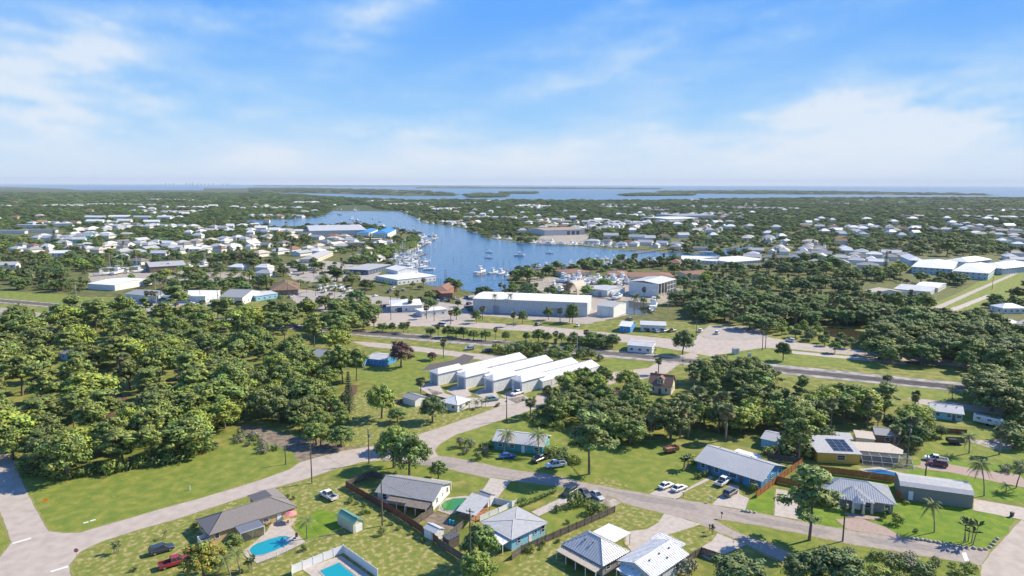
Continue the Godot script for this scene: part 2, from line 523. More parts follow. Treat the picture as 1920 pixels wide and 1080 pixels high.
func roof(o: Node, kind: String, L: float, W: float, e: float, r: float, ov: float, mat: Material, seam: float, y_extra := 0.0) -> void:
	var l := L / 2 + ov
	var w := W / 2 + ov
	var ey := e - ov * r / (W / 2) + 0.12 + y_extra
	var ry := e + r + 0.12 + y_extra
	if kind == "gable" or kind == "barn":
		if kind == "barn":
			var ky := e + r * 0.62 + 0.12
			var kw := W * 0.36
			slope(o, Vector3(-l, ey, w), Vector3(l, ey, w), Vector3(l, ky, kw), Vector3(-l, ky, kw), mat, seam)
			slope(o, Vector3(-l, ky, kw), Vector3(l, ky, kw), Vector3(l, ry, 0), Vector3(-l, ry, 0), mat, seam)
			slope(o, Vector3(l, ey, -w), Vector3(-l, ey, -w), Vector3(-l, ky, -kw), Vector3(l, ky, -kw), mat, seam)
			slope(o, Vector3(l, ky, -kw), Vector3(-l, ky, -kw), Vector3(-l, ry, 0), Vector3(l, ry, 0), mat, seam)
			return
		slope(o, Vector3(-l, ey, w), Vector3(l, ey, w), Vector3(l, ry, 0), Vector3(-l, ry, 0), mat, seam)
		slope(o, Vector3(l, ey, -w), Vector3(-l, ey, -w), Vector3(-l, ry, 0), Vector3(l, ry, 0), mat, seam)
		var rc := MB.new()
		rc.box(Vector3(0, ry + 0.01, 0), Vector3(2 * l, 0.06, 0.35))
		part(o, "ridge_cap", rc.mesh(mat))
	elif kind == "hip":
		var i := minf(w, l - 0.05)
		var a := Vector3(-l + i, ry, 0)
		var b := Vector3(l - i, ry, 0)
		if L < W:
			a = Vector3(0, ry, -w + l); b = Vector3(0, ry, w - l)
			slope(o, Vector3(-l, ey, w), Vector3(l, ey, w), b, b, mat, seam)
			slope(o, Vector3(l, ey, -w), Vector3(-l, ey, -w), a, a, mat, seam)
			slope(o, Vector3(l, ey, w), Vector3(l, ey, -w), a, b, mat, seam)
			slope(o, Vector3(-l, ey, -w), Vector3(-l, ey, w), b, a, mat, seam)
		else:
			slope(o, Vector3(-l, ey, w), Vector3(l, ey, w), b, a, mat, seam)
			slope(o, Vector3(l, ey, -w), Vector3(-l, ey, -w), a, b, mat, seam)
			slope(o, Vector3(l, ey, w), Vector3(l, ey, -w), b, b, mat, seam)
			slope(o, Vector3(-l, ey, -w), Vector3(-l, ey, w), a, a, mat, seam)
		var rc := MB.new()
		var top := Vector3(0, 0.03, 0)
		rc.tube(a + top, b + top, 0.1, 0.1, 5)
		for k in [[-l, w], [l, w], [l, -w], [-l, -w]]:
			var c := Vector3(k[0], ey, k[1])
			rc.tube(c, (a if c.distance_to(a) < c.distance_to(b) else b) + top, 0.09, 0.09, 5)
		part(o, "ridge_cap", rc.mesh(mat))
	elif kind == "shed":
		slope(o, Vector3(-l, e + 0.12 + y_extra, w), Vector3(l, e + 0.12 + y_extra, w), Vector3(l, ry, -w), Vector3(-l, ry, -w), mat, seam)
	else:
		var fb := MB.new()
		fb.box(Vector3(0, e + 0.16, 0), Vector3(2 * l, 0.3, 2 * w))
		part(o, "roof", fb.mesh(mat))

func shell(o: Node, kind: String, L: float, W: float, e: float, r: float, mat: Material) -> void:
	var mb := MB.new()
	mb.prism(PackedVector2Array([Vector2(-L / 2, W / 2), Vector2(L / 2, W / 2), Vector2(L / 2, -W / 2), Vector2(-L / 2, -W / 2)]), 0.0, e)
	if kind == "gable" or kind == "barn":
		var k := r * (0.62 if kind == "barn" else 0.5)
		var kw := W * (0.36 if kind == "barn" else 0.25)
		for s in [-1, 1]:
			var x: float = s * L / 2
			var p := [Vector3(x, e, W / 2), Vector3(x, e + k, kw), Vector3(x, e + r, 0), Vector3(x, e + k, -kw), Vector3(x, e, -W / 2)]
			for i in range(1, 4):
				if s > 0: mb.tri(p[0], p[i + 1], p[i])
				else: mb.tri(p[0], p[i], p[i + 1])
	if kind == "shed":
		for s in [-1, 1]:
			var x: float = s * L / 2
			mb.tri(Vector3(x, e, W / 2), Vector3(x, e, -W / 2), Vector3(x, e + r, -W / 2))
		mb.quad(Vector3(L / 2, e, -W / 2), Vector3(-L / 2, e, -W / 2), Vector3(-L / 2, e + r, -W / 2), Vector3(L / 2, e + r, -W / 2))
	part(o, "wall", mb.mesh(mat))

func windows_round(o: Node, L: float, W: float, e: float, every := 3.4, sides := "fblr", high := 1.1, storeys := 1) -> void:
	for s in storeys:
		var sill := 0.95 + s * 2.9
		if sill + high > e: break
		for side in sides:
			var run := L if side in "fb" else W
			var n := maxi(1, int(run / every))
			for i in n:
				opening(o, side, -run / 2 + run * (i + 0.5) / n, sill, 1.3, high, L, W)

func house(d: Dictionary) -> Node3D:
	var o := thing(d.n, d.l, d.get("c", "house"), Vector3(d.x, 0, d.z), deg_to_rad(d.a), d.get("g", ""))
	shell(o, d.t, d.L, d.W, d.e, d.r, M[d.wall])
	roof(o, d.t, d.L, d.W, d.e, d.r, d.get("ov", 0.5), M[d.roof], d.get("seam", 0.0))
	if d.has("win"):
		for w in d.win: opening(o, w[0], w[1], w[2], w[3], w[4], d.L, d.W)
	elif d.get("auto", true):
		windows_round(o, d.L, d.W, d.e, d.get("every", 3.4), d.get("sides", "fblr"), 1.1, d.get("st", 1))
	for w in d.get("door", []): opening(o, w[0], w[1], 0.02, w[2], w[3], d.L, d.W, w[4], M[w[5]])
	for k in d.get("vent", []):
		var vb := MB.new()
		vb.tube(Vector3.ZERO, Vector3(0, 0.28, 0), 0.1, 0.1, 6)
		vb.box(Vector3(0, 0.3, 0), Vector3(0.34, 0.08, 0.34))
		var zz: float = k[1]
		part(o, "roof_vent", vb.mesh(M.dark_steel), Vector3(k[0], d.e + d.r * (1.0 - absf(zz) / (d.W / 2)) + 0.05, zz))
	return o

func lean_to(o: Node3D, d: Dictionary, side: String, from: float, to: float, out: float, y0: float, y1: float, mat: Material, seam := 0.0, posts := true, called := "porch_roof") -> void:
	var edge: float = d.W / 2 if side in "fb" else d.L / 2
	var b := Basis()
	if side == "b": b = Basis(Vector3.UP, PI)
	if side == "r": b = Basis(Vector3.UP, PI / 2)
	if side == "l": b = Basis(Vector3.UP, -PI / 2)
	slope(o, b * Vector3(from, y1, edge + out), b * Vector3(to, y1, edge + out), b * Vector3(to, y0, edge + 0.02), b * Vector3(from, y0, edge + 0.02), mat, seam, called)
	if posts:
		var n := maxi(2, int((to - from) / 2.6) + 1)
		for i in n:
			var pb := MB.new()
			pb.box(Vector3(0, (y1 - 0.13) / 2, 0), Vector3(0.12, y1 - 0.13, 0.12))
			part(o, "post", pb.mesh(M.trim), b * Vector3(lerpf(from + 0.1, to - 0.1, float(i) / (n - 1)), 0, edge + out - 0.15))

func canopy(called: String, label: String, category: String, corners: Array, y: float, mat: Material, drop := 0.0, posts_mat: Material = null, seam := 0.0) -> Node3D:
	# a roof on posts over four ground corners (near-left, near-right, far-right, far-left)
	var mid := (V(corners[0]) + V(corners[1]) + V(corners[2]) + V(corners[3])) / 4
	var o := thing(called, label, category, mid)
	var p := []
	for i in 4: p.append(V(corners[i]) - mid + Vector3(0, y + (drop if i >= 2 else 0.0), 0))
	slope(o, p[0], p[1], p[2], p[3], mat, seam, "roof")
	for i in 4:
		var q: Vector3 = p[i] * 0.95
		var mb := MB.new()
		mb.box(Vector3(0, (p[i].y - 0.12) / 2, 0), Vector3(0.12, p[i].y - 0.12, 0.12))
		part(o, "post", mb.mesh(posts_mat if posts_mat else M.dark_steel), Vector3(q.x, 0, q.z))
	return o

func fence(label: String, pts: Array, high: float, mat: Material, style: String, group := "") -> Node3D:
	var o := thing({"board": "wooden_fence", "vinyl": "vinyl_fence", "wire": "chain_link_fence"}[style], label, "fence", V([pts[0], pts[1]]), 0.0, group)
	var org := Vector2(pts[0], pts[1])
	for i in range(0, pts.size() - 2, 2):
		var a := Vector2(pts[i], pts[i + 1]) - org
		var b := Vector2(pts[i + 2], pts[i + 3]) - org
		var run := a.distance_to(b)
		var n := maxi(1, roundi(run / 2.4))
		var w := run / n
		var turn := -(b - a).angle()
		for k in n + 1:
			if k == n and i + 4 < pts.size(): continue
			var q := a.lerp(b, float(k) / n)
			var key := "post%s%.1f" % [style, high]
			if not cache.has(key + str(mat.get_instance_id())):
				var pb := MB.new()
				var t := 0.05 if style == "wire" else 0.13
				pb.box(Vector3(0, (high + 0.08) / 2, 0), Vector3(t, high + 0.08, t))
				if style == "vinyl": pb.box(Vector3(0, high + 0.12, 0), Vector3(0.17, 0.08, 0.17))
				cache[key + str(mat.get_instance_id())] = pb.mesh(mat)
			part(o, "post", cache[key + str(mat.get_instance_id())], Vector3(q.x, 0, q.y), turn)
		for k in n:
			var q := a.lerp(b, (k + 0.5) / n)
			part(o, "panel", panel_mesh(style, snappedf(w, 0.05), high, mat, k % 3), Vector3(q.x, 0, q.y), turn)
	return o

func panel_mesh(style: String, w: float, high: float, mat: Material, variant: int) -> Mesh:
	var key := "panel%s%.2f%.2f%d%d" % [style, w, high, mat.get_instance_id(), variant]
	if cache.has(key): return cache[key]
	var mb := MB.new()
	if style == "board":
		var n := int(w / 0.15)
		for i in n:
			var h := high + rng.randf_range(-0.04, 0.03)
			mb.box(Vector3(-w / 2 + w * (i + 0.5) / n, h / 2 + 0.03, rng.randf_range(-0.008, 0.008)), Vector3(w / n - 0.012, h - 0.03, 0.025))
		for y in [0.35, high - 0.3]:
			mb.box(Vector3(0, y, -0.05), Vector3(w, 0.09, 0.05))
	elif style == "vinyl":
		mb.box(Vector3(0, high / 2 + 0.05, 0), Vector3(w - 0.14, high - 0.16, 0.03))
		for y in [0.1, high - 0.06]: mb.box(Vector3(0, y, 0), Vector3(w - 0.14, 0.13, 0.06))
	else:
		mb.tube(Vector3(-w / 2, high, 0), Vector3(w / 2, high, 0), 0.02, 0.02, 4)
		mb.tube(Vector3(-w / 2, 0.08, 0), Vector3(w / 2, 0.08, 0), 0.012, 0.012, 4)
		var x := -w / 2
		while x < w / 2:
			for s in [-1, 1]:
				mb.tube(Vector3(x, 0.08, 0), Vector3(clampf(x + s * (high - 0.08), -w / 2, w / 2), 0.08 + absf(clampf(x + s * (high - 0.08), -w / 2, w / 2) - x), 0), 0.004, 0.004, 3, false)
			x += 0.3
	cache[key] = mb.mesh(mat)
	return cache[key]

# ------------------------------------------------------------------ vehicles
func ring(x: float, hw: float, y0: float, y1: float, cut: float) -> Array:
	return [Vector3(x, y0, hw - cut * 0.5), Vector3(x, y0 + cut, hw), Vector3(x, y1 - cut, hw), Vector3(x, y1, hw - cut), Vector3(x, y1, -hw + cut), Vector3(x, y1 - cut, -hw), Vector3(x, y0 + cut, -hw), Vector3(x, y0, -hw + cut * 0.5)]

func rings_ok(r: Array) -> Array:
	var out := []
	for a in r:
		var b: Array = a.duplicate()
		b.reverse()
		out.append(b)
	return out

func car_meshes(kind: String, paint: String) -> Array:
	var key := "car" + kind + paint
	if cache.has(key): return cache[key]
	var body := MB.new()
	var glass := MB.new()
	var top := MB.new()
	var len := {"sedan": 4.7, "suv": 4.8, "pickup": 5.8, "van": 5.6}[kind] as float
	var hw := {"sedan": 0.9, "suv": 0.95, "pickup": 1.0, "van": 1.0}[kind] as float
	var f := len / 2
	var belt := {"sedan": 0.92, "suv": 1.08, "pickup": 1.12, "van": 1.15}[kind] as float
	var y0 := 0.3
	var cabin: Array
	var roofy: float
	if kind == "sedan":
		body.loft(rings_ok([ring(-f, hw * 0.86, y0 + 0.12, belt - 0.06, 0.12), ring(-f + 0.3, hw, y0, belt, 0.14), ring(f - 1.4, hw, y0, belt - 0.02, 0.14), ring(f - 0.35, hw * 0.96, y0, belt - 0.16, 0.14), ring(f, hw * 0.8, y0 + 0.1, belt - 0.34, 0.1)]))
		cabin = [[-f + 0.35, belt, 0.8], [-f + 1.15, 1.42, 0.62], [f - 2.3, 1.44, 0.62], [f - 1.35, belt, 0.8]]
		roofy = 1.44
	elif kind == "suv" or kind == "van":
		roofy = 1.72 if kind == "suv" else 2.2
		body.loft(rings_ok([ring(-f, hw * 0.92, y0 + 0.1, belt, 0.1), ring(-f + 0.15, hw, y0, belt, 0.12), ring(f - 1.25, hw, y0, belt, 0.14), ring(f - 0.3, hw * 0.96, y0, belt - 0.12, 0.14), ring(f, hw * 0.84, y0 + 0.1, belt - 0.32, 0.1)]))
		cabin = [[-f + 0.05, belt, 0.88], [-f + 0.4, roofy - 0.02, 0.72], [f - 2.1, roofy, 0.72], [f - 1.2, belt, 0.86]]
	else:
		roofy = 1.86
		body.loft(rings_ok([ring(-0.55, hw, y0 + 0.1, belt, 0.12), ring(f - 1.4, hw, y0 + 0.1, belt, 0.14), ring(f - 0.3, hw * 0.97, y0 + 0.1, belt - 0.08, 0.14), ring(f, hw * 0.86, y0 + 0.15, belt - 0.26, 0.1)]))
		for s in [-1, 1]: body.box(Vector3((-f - 0.55) / 2, (y0 + 0.15 + belt) / 2, s * (hw - 0.07)), Vector3(f - 0.55, belt - y0 - 0.15, 0.14))
		body.box(Vector3(-f + 0.05, (y0 + 0.15 + belt) / 2, 0), Vector3(0.1, belt - y0 - 0.15, 2 * hw - 0.28))
		cabin = [[-0.75, belt, 0.9], [-0.55, roofy - 0.03, 0.74], [0.75, roofy, 0.74], [f - 1.35, belt, 0.88]]
	var low := []
	var hi := []
	for q in [cabin[0], cabin[3]]: low.append(q)
	for q in [cabin[1], cabin[2]]: hi.append(q)
	var a0 := Vector3(low[0][0], low[0][1] - 0.02, low[0][2])
	var a1 := Vector3(low[1][0], low[1][1] - 0.02, low[1][2])
	var b0 := Vector3(hi[0][0], hi[0][1], hi[0][2])
	var b1 := Vector3(hi[1][0], hi[1][1], hi[1][2])
	var fl := func(v: Vector3) -> Vector3: return Vector3(v.x, v.y, -v.z)
	glass.hexa([a0, a1, fl.call(a1), fl.call(a0), b0, b1, fl.call(b1), fl.call(b0)])
	var lift := Vector3(0, 0.05, 0)
	top.hexa([b0, b1, fl.call(b1), fl.call(b0), b0 * Vector3(0.98, 1, 0.94) + lift, b1 * Vector3(0.98, 1, 0.94) + lift, fl.call(b1 * Vector3(0.98, 1, 0.94)) + lift, fl.call(b0 * Vector3(0.98, 1, 0.94)) + lift])
	for s in [-1, 1]:
		var m := Vector3(1, 1, s)
		for q in [[a0, b0], [a1, b1], [a0.lerp(a1, 0.5), b0.lerp(b1, 0.5)]]:
			top.tube(q[0] * m, q[1] * m, 0.055, 0.05, 4, false)
	var bed: Mesh = null
	if kind == "pickup":
		var bb := MB.new()
		bb.box(Vector3((-f - 0.55) / 2, 0.66, 0), Vector3(f - 0.62, 0.06, 2 * hw - 0.28))
		bed = bb.mesh(M.dark_steel)
	var wheel := MB.new()
	var rim := MB.new()
	var wr := 0.34 if kind == "sedan" else 0.39
	wheel.tube(Vector3(0, 0, -0.11), Vector3(0, 0, 0.11), wr, wr, 12); wheel.tube(Vector3(0, 0, 0.11), Vector3(0, 0, -0.11), wr, wr, 12)
	rim.tube(Vector3(0, 0, -0.12), Vector3(0, 0, 0.12), wr * 0.6, wr * 0.6, 10); rim.tube(Vector3(0, 0, 0.12), Vector3(0, 0, -0.12), wr * 0.6, wr * 0.6, 10)
	var hl := MB.new()
	hl.box(Vector3.ZERO, Vector3(0.1, 0.16, 0.34))
	cache[key] = [body.mesh(M["car_" + paint]), glass.mesh(M.glass), top.mesh(M["car_" + paint]), wheel.mesh(M.tyre), rim.mesh(M.rim), hl.mesh(M.chrome_lamp), hl.mesh(M.tail_lamp), bed, wr, f, hw, belt]
	return cache[key]

func car(called: String, kind: String, paint: String, label: String, at: Vector3, turn: float, group := "") -> Node3D:
	var m := car_meshes(kind, paint)
	var o := thing(called, label, {"pickup": "pickup truck", "van": "van", "suv": "car", "sedan": "car"}[kind], at, turn, group)
	part(o, "body", m[0])
	part(o, "window", m[1])
	part(o, "cabin_roof", m[2])
	if m[7]: part(o, "truck_bed", m[7])
	var wr: float = m[8]
	for x in [-m[9] + 0.95, m[9] - 0.95]:
		for s in [-1, 1]:
			var w := part(o, "wheel", m[3], Vector3(x, wr, s * (m[10] - 0.1)))
			part(w, "rim", m[4])
	for s in [-1, 1]:
		part(o, "headlight", m[5], Vector3(m[9] - 0.08, m[11] - 0.38, s * m[10] * 0.62))
		part(o, "tail_light", m[6], Vector3(-m[9] + 0.03, m[11] - 0.25, s * m[10] * 0.72))
	return o

func boat(kind: String) -> Node3D:
	# a prototype, kept in the cache and copied
	if cache.has("boat" + kind): return cache["boat" + kind]
	var L := {"console": 8.0, "cruiser": 12.0, "sportfish": 16.0, "sail": 11.0}[kind] as float
	var w := L * {"console": 0.15, "cruiser": 0.16, "sportfish": 0.145, "sail": 0.14}[kind] as float
	var hgt := L * {"console": 0.11, "cruiser": 0.13, "sportfish": 0.12, "sail": 0.11}[kind] as float
	var o := Node3D.new()
	o.name = {"console": "motorboat", "cruiser": "cabin_cruiser", "sportfish": "sport_fishing_boat", "sail": "sailboat"}[kind]
	var hull := MB.new()
	var rs := []
	for q in [[-0.5, 0.88, 0.86], [-0.2, 1.0, 0.9], [0.12, 0.96, 0.98], [0.34, 0.66, 1.12], [0.5, 0.05, 1.3]]:
		var x: float = q[0] * L
		var b: float = q[1] * w
		var y: float = q[2] * hgt
		rs.append([Vector3(x, -0.2, b * 0.45), Vector3(x, 0.25 * y, b * 0.86), Vector3(x, y, b), Vector3(x, y, -b), Vector3(x, 0.25 * y, -b * 0.86), Vector3(x, -0.2, -b * 0.45)])
	hull.loft(rings_ok(rs))
	part(o, "hull", hull.mesh(M.gel))
	var deck := hgt * 0.95
	var c := MB.new()
	var g := MB.new()
	var t := MB.new()
	if kind == "console":
		c.box(Vector3(0, deck + 0.5, 0), Vector3(1.1, 1.0, 0.9)); c.box(Vector3(-1.0, deck + 0.3, 0), Vector3(0.5, 0.6, 1.0))
		part(o, "console", c.mesh(M.gel))
		t.box(Vector3(-0.2, deck + 2.1, 0), Vector3(2.4, 0.1, 1.9))
		part(o, "hardtop", t.mesh(M.gel))
		for x in [-1.2, 0.7]:
			for s in [-1, 1]: g.tube(Vector3(x, deck - 0.1, s * 0.75), Vector3(x, deck + 2.1, s * 0.8), 0.04, 0.04, 4)
		part(o, "frame", g.mesh(M.steel))
		var e := MB.new()
		e.box(Vector3(-L * 0.5 - 0.25, 0.75, 0), Vector3(0.5, 1.2, 0.5))
		part(o, "outboard_motor", e.mesh(M.dark_steel))
	elif kind == "sail":
		c.hexa([Vector3(-2, deck - 0.1, 0.9), Vector3(2.4, deck, 0.6), Vector3(2.4, deck, -0.6), Vector3(-2, deck - 0.1, -0.9), Vector3(-1.8, deck + 0.6, 0.75), Vector3(2.0, deck + 0.45, 0.45), Vector3(2.0, deck + 0.45, -0.45), Vector3(-1.8, deck + 0.6, -0.75)])
		part(o, "cabin", c.mesh(M.gel))
		t.tube(Vector3(0.8, deck, 0), Vector3(0.8, deck + 13.5, 0), 0.11, 0.08, 6)
		part(o, "mast", t.mesh(M.gel))
		g.tube(Vector3(0.8, deck + 1.6, 0), Vector3(-3.8, deck + 1.5, 0), 0.16, 0.12, 6)
		part(o, "boom", g.mesh(M.w_blue))
		var st := MB.new()
		for q in [Vector3(L * 0.49, deck + 0.3, 0), Vector3(-L * 0.49, deck, 0), Vector3(0.8, deck, w), Vector3(0.8, deck, -w)]: st.tube(q, Vector3(0.8, deck + 13.3, 0), 0.015, 0.015, 3, false)
		part(o, "rigging", st.mesh(M.steel)).set_meta("kind", "stuff")
	else:
		var k := L / 12.0
		c.hexa([Vector3(-1.6 * k, deck, w * 0.72), Vector3(3.2 * k, deck + 0.1, w * 0.55), Vector3(3.2 * k, deck + 0.1, -w * 0.55), Vector3(-1.6 * k, deck, -w * 0.72), Vector3(-1.4 * k, deck + 1.5 * k, w * 0.62), Vector3(1.5 * k, deck + 1.5 * k, w * 0.5), Vector3(1.5 * k, deck + 1.5 * k, -w * 0.5), Vector3(-1.4 * k, deck + 1.5 * k, -w * 0.62)])
		part(o, "deckhouse", c.mesh(M.gel))
		g.hexa([Vector3(-1.2 * k, deck + 0.6 * k, w * 0.69), Vector3(2.5 * k, deck + 0.65 * k, w * 0.58), Vector3(2.5 * k, deck + 0.65 * k, -w * 0.58), Vector3(-1.2 * k, deck + 0.6 * k, -w * 0.69), Vector3(-1.2 * k, deck + 1.15 * k, w * 0.66), Vector3(1.95 * k, deck + 1.15 * k, w * 0.545), Vector3(1.95 * k, deck + 1.15 * k, -w * 0.545), Vector3(-1.2 * k, deck + 1.15 * k, -w * 0.66)])
		part(o, "windshield", g.mesh(M.glass))
		t.box(Vector3(-0.3 * k, deck + 1.85 * k, 0), Vector3(2.0 * k, 0.7 * k, w * 0.95))
		t.box(Vector3(-0.5 * k, deck + 3.3 * k, 0), Vector3(2.6 * k, 0.1, w * 1.1))
		for x in [-1.5, 0.5]:
			for s in [-1, 1]: t.tube(Vector3(x * k, deck + 1.5 * k, s * w * 0.45), Vector3(x * k, deck + 3.3 * k, s * w * 0.48), 0.05, 0.05, 4)
		part(o, "flybridge", t.mesh(M.gel))
		if kind == "sportfish":
			var q := MB.new()
			for x in [-1.2, 0.4]:
				for s in [-1, 1]: q.tube(Vector3(x * k, deck + 3.3 * k, s * w * 0.45), Vector3(-0.4 * k, deck + 6.4 * k, s * 0.35), 0.06, 0.05, 4)
			q.box(Vector3(-0.4 * k, deck + 6.4 * k, 0), Vector3(1.5, 0.1, 1.3))
			for s in [-1, 1]: q.tube(Vector3(0.5, deck + 1.0, s * w * 0.75), Vector3(-3.0, deck + 9.0, s * w * 1.3), 0.05, 0.02, 4)
			part(o, "tuna_tower", q.mesh(M.steel))
	cache["boat" + kind] = o
	return o

func utility_pole(label: String, at: Vector3, high: float, concrete: bool, arm: float, turn: float, can: bool, group := "utility poles along the streets") -> Node3D:
	var o := thing("utility_pole", label, "utility pole", at, turn, group)
	var p := MB.new()
	p.tube(Vector3.ZERO, Vector3(0, high, 0), 0.19, 0.12, 8)
	part(o, "pole", p.mesh(M.pole_concrete if concrete else M.pole_wood))
	if arm > 0:
		var a := MB.new()
		a.box(Vector3(0, high - 0.6, 0), Vector3(0.12, 0.14, arm))
		part(o, "crossarm", a.mesh(M.pole_wood))
		for s in [-0.9, -0.3, 0.3, 0.9]:
			var i := MB.new()
			i.tube(Vector3(0, high - 0.53, s * arm / 2), Vector3(0, high - 0.3, s * arm / 2), 0.06, 0.04, 5)
			part(o, "insulator", i.mesh(M.steel))
	if can:
		var t := MB.new()
		t.tube(Vector3(0.35, high - 2.4, 0), Vector3(0.35, high - 1.5, 0), 0.26, 0.26, 8)
		part(o, "transformer", t.mesh(M.steel))
	return o

func wire(label: String, a: Vector3, b: Vector3, sag: float, called := "power_line") -> void:
	var mb := MB.new()
	var prev := a
	for i in range(1, 13):
		var t := i / 12.0
		var q := a.lerp(b, t) - Vector3(0, sag * 4 * t * (1 - t), 0)
		mb.tube(prev, q, 0.022, 0.022, 3, false)
		prev = q
	var o := MeshInstance3D.new()
	o.name = numbered(called)
	o.mesh = mb.mesh(M.dark_steel)
	add_child(o)
	tag(o, label, "power line", "overhead power lines")

# ------------------------------------------------------------------ plants
func leaf(mb: MB, p: Vector3, out: Vector3, s: float, long := 1.0, face := Vector3.ZERO) -> void:
	var t := out.cross(Vector3(rng.randf() - 0.5, rng.randf() - 0.5, rng.randf() - 0.5))
	if t.length_squared() < 1e-5: t = Vector3.RIGHT
	t = t.normalized()
	var u := out.cross(t).normalized()
	var a := p - t * s * 0.5 * long
	var b := p + t * s * 0.5 * long
	var bend := out * s * -0.12
	var nn := out if face == Vector3.ZERO else (out * 0.9 + face * 0.7).normalized()
	mb.smooth(a, p - u * s * 0.36 + bend, b, nn, nn, nn)
	mb.smooth(a, b, p + u * s * 0.36 + bend, nn, nn, nn)

func lobe(mb: MB, o: Vector3, r: Vector3, count: int, s: float, base: Color, k: float, long := 1.0, lobes: Array = []) -> void:
	for i in count:
		var d := Vector3(rng.randfn(), rng.randfn(), rng.randfn()).normalized()
		if d.y < -0.55 and rng.randf() < 0.6: continue
		var p := o + d * r * rng.randf_range(0.35, 1.22)
		var hid := false
		for l in lobes:
			if l[0] != o and ((p - l[0]) / l[1]).length_squared() < 0.5: hid = true; break
		if hid: continue
		mb.col = vary(base, k)
		var nn := (d / r).normalized()
		leaf(mb, p, (nn + Vector3(rng.randf() - 0.5, rng.randf() * 0.7 - 0.1, rng.randf() - 0.5) * 1.1).normalized(), s * rng.randf_range(0.65, 1.4), long, nn)

